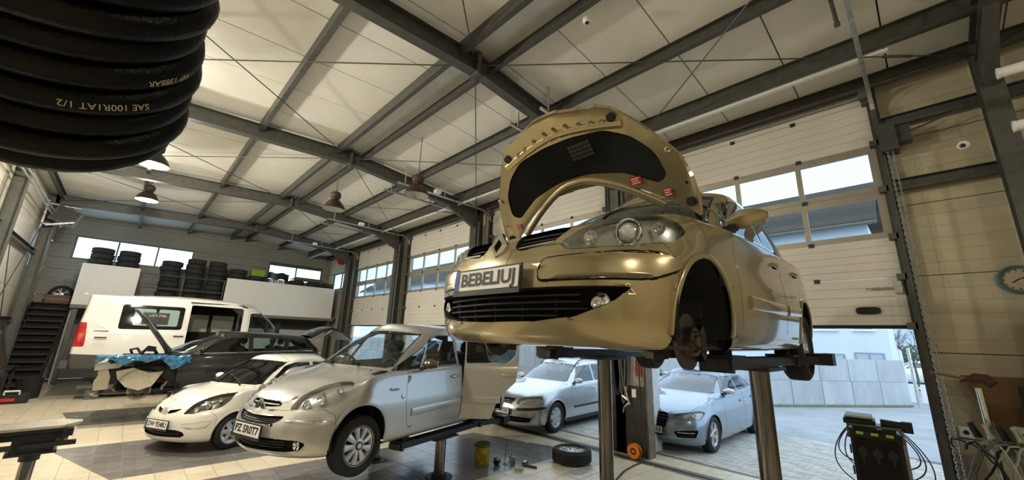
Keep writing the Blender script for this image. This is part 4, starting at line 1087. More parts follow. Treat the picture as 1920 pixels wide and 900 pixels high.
# cabin, underbody, running gear
cabin(car, .95, -1.9, .74, .36, 1.0, 1.0, [(.05, .37), (.05, -.37), (-.85, .4), (-.85, -.4)])
m = MB(); m.box((-1.9, -.78, .21), (.95, .78, .27)); m.box((-1.0, -.82, .19), (.92, -.74, .24)); m.box((-1.0, .74, .19), (.92, .82, .24)); m.obj('underbody', under_m, car)
m = MB(); m.box((.95, -.50, .23), (1.80, .50, .32)); m.box((1.72, -.55, .22), (1.86, .55, .26)); m.bar((1.1, -.62, .23), (1.1, .62, .23), .22, .05); m.cyl((1.45, -.25, .30), (1.45, .25, .30), .10, 12); m.obj('subframe', under_m, car)
m = MB(); m.tube([(1.3, .15, .2), (.8, .12, .17), (0, .1, .17), (-.9, .2, .18), (-1.7, .45, .2)], .035, 8); m.cyl((-.1, .1, .17), (.5, .12, .17), .09, 10); m.obj('exhaust_pipe', mat('exhaust_steel', (.25, .23, .2), .4, .9), car)
for sg in (1, -1):
    m = MB(); m.bar((1.22, .36*sg, .22), (1.34, .70*sg, .15), .13, .04); m.bar((1.45, .40*sg, .22), (1.36, .68*sg, .15), .06, .04); m.cyl((1.2, .3*sg, .26), (1.33, .72*sg, .20), .02, 8); m.cyl((1.34, .62*sg, .25), (1.30, .56*sg, .80), .05, 10); m.obj('suspension_arm', hub_m, car)
    brake(car, 1.34, .76*sg, .22, sg, .15)
wheel_meshes('gold', .325, .205, .215, 'alloy7', rim_silver)
for sg in (1, -1): put_wheel(car, 'gold', -1.345, .775*sg, .22, 0, sg < 0)
m = MB(); m.bar((-1.345, -.7, .22), (-1.345, .7, .22), .09, .07); m.obj('rear_axle', hub_m, car)
# ---------------------------------------------------------------- generic car from its measures
def bars(B, parent, z0, y0, y1, mtl, off=-.02, h=.016, d=.03, slope=0.):
    ys = np.linspace(y0, y1, 17); P = [B.front(y, z0+slope*abs(y), off) for y in ys]; P = [p for p in P if p]
    m = MB(); sweep(P, [(-h/2, -d), (-h/2, .002), (0, .006), (h/2, .002), (h/2, -d)], m); return m.obj('grille_bar', mtl, parent)
def std_car(name, label, loc, yaw, s, pm, o):
    B = Body(car_net(s), o.get('du', .055), o.get('dv', 4)); fa, ra = s['fa'], s['ra']; front = lambda c, n: c.x > fa-.1
    R, cz = o['R'], o.get('az', o['R']+.02); ar = o.get('ar', R+.035); skip = o.get('skip', ())
    B.cut('front_arch', arch_poly(fa, cz, ar, .03, 14), 'S', lambda c, n: c.y > .4 and c.x < fa+ar+.12)
    B.cut('rear_arch', arch_poly(ra, cz, ar, .03, 14), 'S', lambda c, n: c.y > .4)
    if 'lamp' in o: B.cut('headlamp', rpoly(o['lamp'], .03), 'F', front)
    if 'lampT' in o: B.cut('headlamp', rpoly(o['lampT'], .035), 'T', lambda c, n: c.z > .55 and c.x > fa-.4)
    for k, (nm, po, *_) in enumerate(o.get('holes', [])): B.cut(nm, rpoly(po, .02, 3), 'F', front)
    for nm, po, *_ in o.get('raise', []): B.cut(nm, rpoly(po, .03, 3), 'F', front)
    if 'bonnet' in o: B.cut('bonnet', o['bonnet'], 'T', lambda c, n: c.z > o.get('bz', .62) and c.x > .3, gap=.005)
    if 'windscreen' not in skip: B.cut('windscreen', ws_poly(s), 'T', lambda c, n: c.z > s['cowl'][1]-.06 and c.x > s['wst'][0]-s['wst'][2]-.1, gap=.016, gapname='rubber')
    wc = lambda c, n: c.y > .4 and c.z > .8
    for k, po in enumerate(o['windows']): B.cut('win%d' % k, rpoly(po, .03, 3), 'S', wc, gap=.010, gapname='rubber' if ('win%d' % k) not in o.get('openwin', ()) else 'rubber_open')
    for k, po in enumerate(o.get('doors', [])): B.cut('door%d' % k, rpoly(po, .03, 3), 'S', lambda c, n: c.y > .5, gap=.006, allow=(0,)+tuple(B.names.index(q) for q in B.names if q in ('rubber_open',) and k == o.get('opendoor')))
    if 'bumper' in o: B.cut('bumper', o['bumper'], 'S', lambda c, n: c.x > fa-.05, gap=.004)
    if 'tail' in o: B.cut('tail', rpoly(o['tail'], .03, 3), 'S', lambda c, n: c.x < ra)
    if 'rearglass' in o: B.cut('rear_screen', rpoly(o['rearglass'], .04, 3), 'B', lambda c, n: c.x < ra-.1 and c.z > .9, gap=.012, gapname='rubber_rear')
    for nm, po, view, cond in o.get('cuts', []): B.cut(nm, po, view, cond)
    B.finish()
    car = thing(name, label, o.get('cat', 'car'), loc, yaw)
    pobj('body', both(B.get('body')), pm, car)
    for nm, mm in (('body_gap', gap_black),):
        if nm in B.parts: tag(pobj('shut_line', both(B.get(nm)), mm, car), kind='stuff')
    if 'rubber' in B.parts: pobj('window_seal', both(B.get('rubber')), black, car)
    if 'bumper' in o: pobj('front_bumper', both(B.get('bumper')), pm, car)
    if 'bonnet' in o and 'bonnet' not in skip: pobj('bonnet', both(B.get('bonnet')), pm, car)
    gl = o.get('glass', car_glass)
    if 'windscreen' not in skip: pobj('windscreen', both(B.get('windscreen')), o.get('wsglass', car_glass), car)
    if 'rearglass' in o: pobj('rear_screen', both(B.get('rear_screen')), gl, car); pobj('rear_screen_seal', both(B.get('rubber_rear')), black, car)
    low = o.get('lowtrim')
    for sg in (1, -1):
        q = (lambda P: P) if sg > 0 else mirror
        for k in range(len(o.get('doors', []))):
            if k == o.get('opendoor') and sg > 0: continue
            pobj('door', q(B.get('door%d' % k)), pm, car)
        for k in range(len(o['windows'])):
            if ('win%d' % k) in o.get('openwin', ()) and sg > 0: continue
            pobj('side_window', q(B.get('win%d' % k)), gl, car)
        for cx in (fa, ra):
            wheel_well(car, cx, cz, ar-.002, s['w']-.045, sg)
            if not (cx == fa and 'front_lip' in skip): arch_lip(car, B, cx, cz, ar, o.get('lip', pm), sg, -10, 190, .03, .010)
        if 'bowls' in o: headlamp(car, B, 'headlamp', sg, clear_glass, o['bowls'], o.get('lampback', mat('lamp_housing', (.60, .60, .58), .2, .7)), .06, o.get('ldir', (1, .25, 0)))
        if 'mirror' in o: mirror_part(car, B, o['mirror'][0], o['mirror'][1], sg, o.get('mirror_m', pm), o['mirror'][2] if len(o['mirror']) > 2 else 1.)
        for (hx, hz) in o.get('handles', []):
            if not (sg > 0 and o.get('opendoor') is not None and hx < o.get('openx', -9)): handle_part(car, B, hx, hz, sg, o.get('handle_m', pm))
        for (x0, x1, z0, z1, wd, mm) in o.get('mould', []):
            if sg > 0 and o.get('opendoor') is not None and x0 < o.get('openx', -9): continue
            surf_mould(B, car, 'side_moulding', [(lerp(x0, x1, t), lerp(z0, z1, t)) for t in np.linspace(0, 1, 10)], 'S', mprof(wd, .016), mm or pm, sg)
        for nm, po, dd, mm in o.get('raise', []): raised(nm, q(B.get(nm)), dd, mm or pm, car)
        if 'tail' in o: raised('tail_lamp', q(B.get('tail')), .004, mat('tail_red', (.45, .015, .015), .15, coat=1.), car)
        if o.get('sillbar'): surf_mould(B, car, 'sill_trim', [(x, .21) for x in np.linspace(fa-ar-.05, ra+ar+.05, 12)], 'S', mprof(.10, .012), low or pm, sg)
        for wx in (fa, ra):
            kind = o['wheels'].get((wx == fa, sg), 'wheel')
            zz = R-o.get('droop', 0.)
            if kind == 'wheel': put_wheel(car, o['wkey'], wx, (s['w']-.115)*sg, zz, o.get('steer', 0.) if wx == fa else 0., sg < 0)
            elif kind == 'drum': brake(car, wx, (s['w']-.13)*sg, zz, sg, .115, True)
            else: brake(car, wx, (s['w']-.13)*sg, zz, sg, .14)
    for nm, po, bl, sym in [(h+(None,)*4)[:4] for h in o.get('holes', [])]:
        P = B.get(nm); cen = min(v.y for v in P[0]) < .02; hm = recess(nm, both(P) if cen else P, (-1, 0, 0), .05, gap_black, car)
        if not cen: recess(nm, mirror(P), (-1, 0, 0), .05, gap_black, car)
        for b_ in (bl or []): bars(B, hm, *b_)
    if 'cabin' in o: cabin(car, *o['cabin'], sm=o.get('seat_m'))
    m = MB(); m.box((ra-.3, -s['w']+.2, .22), (fa+.28, s['w']-.2, .27)); m.bar((fa, -s['w']+.2, R-o.get('droop', 0.)), (fa, s['w']-.2, R-o.get('droop', 0.)), .08, .06); m.bar((ra, -s['w']+.2, R-o.get('droop', 0.)), (ra, s['w']-.2, R-o.get('droop', 0.)), .08, .06); m.obj('underbody', under_m, car)
    if 'plate' in o:
        z, txt, tl = o['plate']; qf = B.front(0, z)[0]; plate(car, qf.x+.022, 0, z, txt, tl)
    if 'wipers' in o: wipers(car, B, o['wipers'])
    return car, B
# ---------------------------------------------------------------- silver one-box car on the second lift
silver = paint('silver_paint', (.54, .54, .52), .6, .30, 1.)
ps = dict(fa=1.38, ra=-1.38, w=.876, wb=.835, A=.85, B=-.05, C=-.85, wg=.775, sill=.05, crown=.03, fy=(.40, .72, .94), fs=(.12, .40, 1.),
  low=[(.20, .20, .22, 1.96, .36, .86, -1.9, .2), (.19, .19, .22, 2.08, .42, .93, -2.0, .2), (.25, .24, .28, 2.14, .46, .965, -2.06, .2), (.36, .38, .40, 2.165, .49, .985, -2.09, .22),
       (.48, .54, .55, 2.16, .50, 1.0, -2.09, .24), (.575, .66, .70, 2.12, .52, 1.0, -2.08, .24), (.65, .78, .85, 2.075, .56, .98, -2.04, .22)],
  lead=(2.02, .725, .60, .90), belt=(.955, .985, 1.0, 1.02, 1.05, 1.07), tail=(-2.0, 1.0, .2), cowl=(1.22, 1.045, .40, .72), rbase=(-1.98, 1.14, .16, .64),
  wst=(.36, 1.535, .22, .58), cant=(1.50, 1.545, 1.55, 1.52), wr=.60, rtop=(-1.72, 1.52, .14, .48), peak=(-.35, 1.645), lw=.965)
wheel_meshes('picasso', .315, .195, .205, 'cover9', rim_silver)
po = dict(R=.315, droop=.075, ar=.352, az=.325, steer=.0, wkey='picasso', wheels={(False, 1): 'drum'},
  lampT=[(2.0, .40), (1.92, .555), (1.80, .67), (1.67, .735), (1.55, .755), (1.44, .725), (1.42, .64), (1.50, .53), (1.66, .44), (1.83, .40)], bowls=[(.52, .70, .055, 'bowl'), (.60, .76, .065, 'bowl'), (.66, .84, .045, 'bowl')], ldir=(1, .2, .5),
  holes=[('badge_grille', [(-.1, .715), (.05, .715), (.20, .712), (.27, .695), (.27, .672), (.18, .66), (.05, .655), (-.1, .655)], [(.685, -.24, .24, silver, -.004, .014)]),
         ('upper_grille', [(-.1, .575), (.20, .575), (.40, .585), (.37, .545), (.28, .505), (-.1, .50)], [(.52, -.30, .30, black), (.54, -.34, .34, black), (.56, -.36, .36, black)]),
         ('lower_intake', [(-.1, .375), (.36, .375), (.60, .365), (.66, .335), (.62, .275), (.50, .255), (-.1, .25)], [(.28, -.45, .45, black, -.03), (.31, -.48, .48, black, -.03), (.34, -.48, .48, black, -.03)])],
  bonnet=[(2.2, -.1), (2.2, .1), (1.95, .34), (1.80, .50), (1.60, .62), (1.40, .70), (1.10, .755), (.88, .765), (.93, .69), (1.06, .54), (1.17, .33), (1.235, -.1)], bz=.70,
  windows=[[(.90, 1.005), (.42, 1.03), (.24, 1.30), (.30, 1.31)], [(.36, 1.035), (-.42, 1.055), (-.40, 1.475), (-.06, 1.475), (.16, 1.40)], [(-.50, 1.06), (-1.18, 1.08), (-1.30, 1.20), (-1.32, 1.465), (-.48, 1.48)], [(-1.40, 1.14), (-1.72, 1.16), (-1.66, 1.38), (-1.40, 1.46)]],
  doors=[[(.70, 1.02), (.74, .62), (.68, .36), (.60, .26), (-.40, .26), (-.44, .34), (-.455, 1.05), (-.44, 1.05)], [(-.47, 1.055), (-.46, .34), (-.43, .26), (-.92, .26), (-1.02, .52), (-1.16, .68), (-1.30, .80), (-1.35, 1.1), (-1.35, 1.50), (-.46, 1.51)]],
  rearglass=[(-.1, 1.17), (.56, 1.17), (.44, 1.48), (-.1, 1.50)], opendoor=1, openwin=('win2',), openx=-.46,
  bumper=[(2.4, .615), (1.78, .655), (1.71, .60), (1.70, .3), (1.70, .03), (2.4, .03)], mirror=(.42, 1.02, 1.05), mirror_m=mat('mirror_brown', (.10, .085, .05), .25, .3, coat=.5), handles=[(-.28, .885), (-1.18, .90)],
  mould=[(.62, -.42, .50, .52, .095, None), (-.48, -1.08, .53, .545, .095, None)], glass=glass_mat('clear_car_glass', (.80, .84, .82)), wsglass=glass_mat('clear_car_glass', (.80, .84, .82)), cabin=(1.1, -1.9, .72, .36, 1.15, 1.0, [(.15, .37), (.15, -.37), (-.75, .42), (-.75, 0), (-.75, -.42)]),
  plate=(.435, 'PZ 5R0T7', .06), wipers=[((1.12, .35), (.98, -.10)), ((1.20, -.05), (1.08, -.50))])
PIC, B = std_car('compact_minivan', 'silver compact minivan with its rear door open, on a raised post lift', (3.247, 5.839, .48), math.radians(-163.6), ps, silver, po)
# chevron badge
q = B.front(0, .685)[0]; m = MB()
for dz in (-.005, -.045):
    for sg in (1, -1):
        pr = [(0, .056), (.088, -.034), (.088, -.066), (0, .022)]; b = [Vector((q.x+.016, a*sg, .694+w+dz*1.15)) for a, w in pr]; f = [v+Vector((.016, 0, 0)) for v in b]
        m.add(b+f, [(0, 1, 2, 3), (4, 5, 6, 7), (0, 1, 5, 4), (1, 2, 6, 5), (2, 3, 7, 6), (3, 0, 4, 7)])
m.obj('chevron_badge', chrome, PIC)
for sg in (1, -1):
    surf_mould(B, PIC, 'bumper_strip', [(y*sg, .545) for y in np.linspace(.44, .80, 10)], 'F', mprof(.022, .012), chrome)
    f = B.front(.57*sg, .315)[0]; m = MB(); m.lathe([(.05, -.02), (.052, .0), (.04, .01), (.0, -.01)], 18, Matrix.Rotation(math.radians(90), 3, 'Y')); o_ = m.obj('fog_lamp', chrome, PIC); o_.location = f+Vector((-.03, 0, 0))
m = MB(); f = B.front(-.24, .505)[0]; m.lathe([(.018, -.01), (.018, .004), (0, .006)], 12, Matrix.Rotation(math.radians(90), 3, 'Y')); o_ = m.obj('tow_cap', black, PIC); o_.location = B.front(.30, .50)[0]
# script badge on the wing and side repeater
me = text_mesh('Picasso', .055, .001); me.materials.append(steel_dark); p, n = B.side(.94, .80, .004); t = link('wing_script', me, PIC, p); t.rotation_euler = (math.pi/2, 0, math.pi)
m = MB(); p, n = B.side(.80, .70, .002); m.lathe([(.028, 0), (.02, .010), (0, .014)], 14, Matrix.Rotation(math.radians(-90), 3, 'X')); o_ = m.obj('side_repeater', chrome, PIC); o_.location = p
# rear door swung open about its front edge
hx = B.side(-.47, .7)[0]; hv = Vector((-.47, hx.y, 0)); Rd = Matrix.Rotation(math.radians(-58), 3, 'Z'); XF = lambda P: xform(P, Rd, hv)
od = pobj('open_door', XF(B.get('door1')), silver, PIC); tag(od, 'open rear door')
P = B.get('door1', 'win2', 'rubber_open'); Q = offset(P, -.07, (0, 1, 0)); m = MB(); V, F = walls(P, Q); m.add([Rd @ (v-hv)+hv for v in V], F, 0, False); m.obj('door_edge', silver, od)
Q2 = flip(offset(B.get('door1'), -.07, (0, 1, 0))); pobj('door_lining', XF(Q2), dark_in, od)
pobj('door_seal', XF(B.get('rubber_open')), black, od); pobj('door_window', XF(B.get('win2')), dark_glass, od)
def xp(pl): return [(Rd @ (p-hv)+hv, Rd @ n) for p, n in pl]
m = MB(); sweep(xp([B.side(x, .53+.01*i/9, 0.) for i, x in enumerate(np.linspace(-.50, -1.06, 10))]), mprof(.095, .016), m); m.obj('door_moulding', silver, od)
m = MB(); sweep(xp([B.side(-1.17+.19*(t-.5), .905, .016*math.sin(math.pi*t)**.5+.004) for t in [k/8 for k in range(9)]]), [(-.018, -.008), (-.018, .006), (-.008, .014), (.008, .014), (.018, .006), (.018, -.008)], m); m.obj('door_handle', silver, od)
# ---------------------------------------------------------------- small white hatchback
white = paint('white_paint', (.80, .78, .70), 0., .28, 1.)
as_ = dict(fa=1.17, ra=-1.17, w=.807, wb=.765, A=.70, B=-.05, C=-.75, wg=.70, sill=.05, crown=.03, fy=(.40, .72, .945), fs=(.11, .38, 1.),
  low=[(.20, .20, .22, 1.66, .32, .86, -1.35, .15), (.18, .18, .22, 1.80, .38, .93, -1.46, .15), (.24, .23, .28, 1.855, .42, .965, -1.51, .16), (.34, .36, .38, 1.87, .44, .985, -1.53, .17),
       (.46, .50, .5, 1.86, .45, 1.0, -1.535, .18), (.56, .63, .65, 1.83, .46, 1.0, -1.53, .18), (.64, .74, .8, 1.785, .50, .98, -1.50, .17)],
  lead=(1.71, .715, .50, .86), belt=(.885, .905, .925, .955, .99, 1.02), tail=(-1.47, .95, .15), cowl=(1.02, .965, .36, .66), rbase=(-1.45, 1.02, .13, .60),
  wst=(.22, 1.385, .20, .545), cant=(1.345, 1.385, 1.385, 1.34), wr=.555, rtop=(-1.12, 1.36, .13, .45), peak=(-.30, 1.468), lw=.96)
wheel_meshes('aygo', .278, .155, .185, 'cover6', rim_silver)
ao = dict(R=.278, ar=.315, az=.285, wkey='aygo', wheels={}, steer=0.,
  lampT=[(1.755, .36), (1.69, .50), (1.53, .645), (1.39, .70), (1.24, .715), (1.10, .665), (1.22, .555), (1.38, .45), (1.58, .39)], bowls=[(.48, .66, .045, 'bowl'), (.57, .72, .055, 'bowl'), (.63, .78, .035, 'bowl')], ldir=(1, .2, .5), lampback=mat('dark_lamp_housing', (.10, .09, .07), .25, .6),
  holes=[('badge_slot', [(.075, .635), (.28, .665), (.25, .63), (.15, .595), (.085, .585)], []),
         ('lower_intake', [(-.1, .365), (.36, .365), (.46, .34), (.49, .29), (.44, .262), (-.1, .258)], [(.30, -.4, .4, black, -.03), (.335, -.42, .42, black, -.03)])],
  bonnet=[(2.0, -.1), (2.0, .1), (1.62, .10), (1.60, .26), (1.50, .43), (1.36, .545), (1.18, .64), (.85, .69), (.70, .70), (.74, .63), (.87, .48), (.98, .28), (1.035, -.1)], bz=.66,
  windows=[[(.60, .955), (-.42, .985), (-.40, 1.325), (-.05, 1.325), (.16, 1.265)], [(-.50, .99), (-1.05, 1.02), (-1.02, 1.20), (-.85, 1.30), (-.48, 1.325)]],
  doors=[[(.62, .93), (.70, .60), (.64, .34), (.56, .25), (-.42, .25), (-.46, .34), (-.46, .965)], [(-.475, .965), (-.475, .34), (-.44, .25), (-.74, .25), (-.84, .48), (-1.0, .62), (-1.08, .99)]],
  bumper=[(2.2, .60), (1.53, .625), (1.47, .56), (1.47, .3), (1.47, .03), (2.2, .03)], mirror=(.44, .96, .95), handles=[(-.30, .80)], cabin=(.9, -1.35, .64, .34, .92, .92, [(.0, .33), (.0, -.33), (-.75, .3), (-.75, -.3)]),
  plate=(.435, 'DW 9248U', .10), wipers=[((.92, .40), (.78, -.05)), ((.97, -.10), (.80, -.45))], glass=dark_glass, wsglass=dark_glass)
ao['raise'] = [('bumper_pad', [(.40, .452), (.56, .462), (.70, .50), (.715, .47), (.69, .405), (.60, .392), (.46, .41)], .010, None)]
AYG, B = std_car('small_hatchback', 'small white hatchback parked on the dark bay beside the silver minivan', (2.36, 9.62, 0), math.radians(-153.5), as_, white, ao)
q = B.front(0, .62)[0]; m = MB(); T = Matrix.Translation(q+Vector((.012, 0, 0))) @ Matrix.Rotation(math.radians(78), 4, 'Y')
for rx, ry, cy in ((.042, .062, 0), (.030, .021, 0), (.052, .020, 0)):
    pts = [T @ Vector((rx*math.sin(a)*.0+(.048 if ry > .05 else rx)*math.sin(a), ry*math.cos(a), 0)) for a in [2*math.pi*k/20 for k in range(20)]]; m.tube(pts, .006, 6, 0, True)
m.obj('oval_badge', chrome, AYG)
m = MB(); p = B.top(-.1, 0)[0]; m.cyl(p, p+Vector((.03, 0, .02)), .012, 8); m.tube([p+Vector((0, 0, .01)), p+Vector((-.12, 0, .12))], .005, 5); m.obj('aerial', black, AYG)
# ---------------------------------------------------------------- silver estate outside
estate_m = paint('pale_silver_paint', (.50, .51, .52), .6, .27, 1.)
es = dict(fa=1.35, ra=-1.35, w=.873, wb=.83, A=.72, B=-.1, C=-.95, wg=.76, sill=.04, crown=.03,
  low=[(.20, .20, .22, 2.05, .36, .86, -2.2, .2), (.19, .19, .22, 2.16, .40, .94, -2.3, .2), (.26, .25, .28, 2.23, .42, .97, -2.36, .2), (.38, .38, .40, 2.26, .44, .99, -2.39, .22),
       (.50, .54, .55, 2.25, .45, 1.0, -2.39, .24), (.58, .66, .70, 2.21, .46, .995, -2.37, .24), (.65, .76, .82, 2.17, .47, .98, -2.35, .22)],
  lead=(2.08, .735, .44, .80), belt=(.885, .915, .93, .945, .955, .96), tail=(-2.34, .95, .2), cowl=(.92, 1.0, .24, .70), rbase=(-2.30, 1.02, .16, .66),
  wst=(.15, 1.395, .16, .56), cant=(1.365, 1.41, 1.41, 1.39), wr=.59, rtop=(-2.0, 1.38, .14, .5), peak=(-.4, 1.475), lw=.97)
wheel_meshes('passat', .317, .195, .205, 'cover7', rim_silver)
eo = dict(R=.317, ar=.352, az=.32, wkey='passat', wheels={}, lamp=[(.36, .605), (.50, .60), (.66, .615), (.775, .65), (.79, .72), (.74, .76), (.60, .745), (.46, .725), (.38, .70)], bowls=[(.50, .66, .05, 'bowl'), (.64, .675, .055, 'bowl')],
  holes=[('upper_grille', [(-.1, .70), (.30, .70), (.28, .62), (.22, .60), (-.1, .60)], [(.63, -.25, .25, chrome), (.665, -.26, .26, chrome)]), ('lower_intake', [(-.1, .36), (.55, .36), (.70, .35), (.66, .27), (.50, .255), (-.1, .25)], [(.30, -.5, .5, black, -.03)])],
  bonnet=[(2.3, -.1), (2.3, .1), (2.05, .36), (1.95, .52), (1.82, .66), (1.5, .72), (1.1, .745), (.72, .735), (.78, .62), (.87, .40), (.93, -.1)], bz=.70,
  windows=[[(.52, .965), (-.42, .98), (-.40, 1.345), (-.10, 1.345), (.12, 1.30)], [(-.50, .98), (-1.20, .99), (-1.30, 1.12), (-1.25, 1.345), (-.48, 1.35)], [(-1.40, 1.05), (-1.95, 1.08), (-1.80, 1.30), (-1.36, 1.345)]],
  doors=[[(.72, .93), (.76, .60), (.72, .34), (.66, .26), (-.42, .26), (-.455, .34), (-.455, .96)], [(-.47, .96), (-.47, .34), (-.43, .26), (-.93, .26), (-1.02, .50), (-1.16, .66), (-1.3, .75), (-1.28, .97)]],
  bumper=[(2.5, .585), (1.80, .62), (1.72, .55), (1.71, .3), (1.71, .03), (2.5, .03)], mirror=(.52, .96, .95), handles=[(-.30, .82), (-1.12, .84)],
  mould=[(.66, -.42, .47, .475, .045, black), (-.48, -1.0, .475, .48, .045, black)], rearglass=[(-.1, 1.06), (.58, 1.06), (.44, 1.34), (-.1, 1.36)], sillbar=True, lowtrim=black, glass=glass_mat('blue_car_glass', (.45, .55, .62), 2.1), wsglass=glass_mat('blue_car_glass', (.45, .55, .62), 2.1), cabin=(.9, -2.1, .70, .34, .9, .95, [(.1, .35), (.1, -.35), (-.75, .38), (-.75, -.38)]), plate=(.46, 'PO 4471K', .06), dv=3, du=.07)
eo['raise'] = [('bumper_rub', [(.40, .49), (.40, .53), (.66, .545), (.84, .56), (.84, .52), (.66, .50)], .010, black)]
EST, B = std_car('estate_car', 'silver estate car standing outside the second door', (8.42, 6.86, 0), math.radians(-175), es, estate_m, eo)
m = MB()
for y in (-.52, .52): m.tube([B.top(x, y, .045 if .05 > x > -1.75 else .0)[0] for x in np.linspace(.12, -1.85, 12)], .014, 6)
m.obj('roof_rail', black, EST)
# ---------------------------------------------------------------- blue-grey hatchback outside
bluegrey = paint('blue_grey_paint', (.20, .25, .31), .6, .25, 1.)
hs = dict(fa=1.32, ra=-1.32, w=.892, wb=.84, A=.66, B=-.15, C=-.95, wg=.765, sill=.04, crown=.028,
  low=[(.19, .19, .22, 1.98, .36, .86, -1.95, .2), (.17, .17, .22, 2.10, .42, .94, -2.04, .2), (.24, .23, .28, 2.165, .46, .97, -2.08, .2), (.36, .38, .40, 2.19, .48, .99, -2.1, .22),
       (.48, .54, .55, 2.185, .49, 1.0, -2.1, .24), (.57, .65, .70, 2.16, .50, .995, -2.08, .24), (.64, .74, .82, 2.12, .50, .98, -2.05, .22)],
  lead=(2.03, .715, .46, .80), belt=(.885, .91, .93, .955, .985, 1.0), tail=(-2.03, .95, .2), cowl=(.92, .985, .26, .70), rbase=(-1.98, 1.02, .16, .66),
  wst=(.10, 1.33, .16, .56), cant=(1.30, 1.345, 1.335, 1.29), wr=.58, rtop=(-1.55, 1.31, .14, .5), peak=(-.35, 1.425), lw=.97)
wheel_meshes('audi', .318, .21, .225, 'alloy5', rim_silver)
ho = dict(R=.318, ar=.352, az=.32, wkey='audi', wheels={}, lamp=[(.40, .625), (.52, .588), (.70, .585), (.815, .62), (.83, .72), (.76, .745), (.58, .715), (.42, .675)], bowls=[(.60, .648, .045, 'bowl'), (.71, .66, .045, 'proj')], lampback=mat('grey_lamp_housing', (.30, .31, .32), .2, .7),
  holes=[('upper_grille', [(-.1, .70), (.30, .69), (.345, .64), (.30, .46), (.22, .42), (-.1, .42)], [(.50, -.28, .28, black), (.55, -.3, .3, black), (.60, -.32, .32, black), (.65, -.33, .33, black)]), ('side_intake', [(.44, .395), (.72, .44), (.79, .43), (.75, .31), (.50, .30)], [])],
  bonnet=[(2.3, -.1), (2.3, .1), (2.0, .36), (1.90, .52), (1.78, .68), (1.45, .75), (1.05, .765), (.70, .745), (.78, .60), (.87, .38), (.93, -.1)], bz=.68,
  windows=[[(.50, .955), (-.46, .985), (-.44, 1.285), (-.12, 1.285), (.10, 1.245)], [(-.54, .985), (-1.20, 1.01), (-1.22, 1.275), (-.52, 1.285)], [(-1.28, 1.02), (-1.66, 1.05), (-1.50, 1.18), (-1.30, 1.255)]],
  doors=[[(.66, .93), (.72, .60), (.66, .34), (.60, .26), (-.46, .26), (-.495, .34), (-.495, .965)], [(-.51, .965), (-.51, .34), (-.47, .26), (-.90, .26), (-1.0, .50), (-1.14, .66), (-1.28, .75), (-1.27, .99)]],
  bumper=[(2.4, .59), (1.76, .615), (1.70, .55), (1.69, .3), (1.69, .03), (2.4, .03)], mirror=(.42, .96, .95), mirror_m=silver, handles=[(-.34, .80), (-1.12, .83)],
  glass=MATS['blue_car_glass'], wsglass=MATS['blue_car_glass'], rearglass=[(-.1, 1.06), (.58, 1.06), (.44, 1.28), (-.1, 1.29)], cabin=(.9, -1.9, .70, .34, .9, .93, [(.0, .36), (.0, -.36), (-.8, .38), (-.8, -.38)]), plate=(.40, 'PO 7W213', .06), dv=3, du=.07)
HAT, B = std_car('hatchback', 'blue-grey hatchback with alloy wheels parked outside the door by the service cart', (9.72, 3.95, 0), math.radians(180), hs, bluegrey, ho)
m = MB(); q = B.front(.0, .6); 
for sg in (1, -1): surf_mould(B, HAT, 'fog_strip', [(y*sg, .385+.03*(y-.5)) for y in np.linspace(.50, .74, 6)], 'F', mprof(.014, .012), chrome)
HAT2 = copy_tree(HAT, None, (13.3, 7.0, 0), (0, 0, math.radians(178)), 'pale blue hatchback parked behind the blue-grey one, partly hidden')
# small white car far out in the yard
WCR = copy_tree(HAT, None, (38.0, 1.05, -.02), (0, 0, math.radians(105)), 'white car parked far out beyond the fence')
for root, nm, col in ((HAT2, 'pale_blue_paint', (.50, .60, .68)), (WCR, 'far_white_paint', (.82, .83, .84))):
    pmx = paint(nm, col, .2, .3)
    for ch in root.children_recursive:
        if ch.type == 'MESH' and ch.data.materials and ch.data.materials[0] == bluegrey:
            ch.data = ch.data.copy(); ch.data.materials[0] = pmx
# ---------------------------------------------------------------- black estate being repaired, front end stripped
blk = paint('black_paint', (.008, .008, .0085), .1, .25, .55)
ks = dict(fa=1.33, ra=-1.33, w=.88, wb=.835, A=.66, B=-.15, C=-.95, wg=.77, sill=.04, crown=.028,
  low=[(.19, .19, .22, 1.98, .36, .86, -2.1, .2), (.17, .17, .22, 2.10, .42, .94, -2.2, .2), (.24, .23, .28, 2.165, .46, .97, -2.25, .2), (.36, .38, .40, 2.19, .48, .99, -2.27, .22),
       (.48, .54, .55, 2.185, .49, 1.0, -2.27, .24), (.57, .65, .70, 2.16, .50, .995, -2.26, .24), (.64, .74, .82, 2.12, .50, .98, -2.24, .22)],
  lead=(2.03, .735, .46, .82), belt=(.915, .94, .96, .98, 1.0, 1.01), tail=(-2.23, .95, .2), cowl=(1.0, 1.01, .28, .70), rbase=(-2.2, 1.05, .16, .66),
  wst=(.15, 1.39, .16, .56), cant=(1.36, 1.405, 1.395, 1.35), wr=.59, rtop=(-1.9, 1.35, .14, .5), peak=(-.35, 1.48), lw=.97)
wheel_meshes('estate_black', .318, .205, .22, 'alloy5', rim_silver)
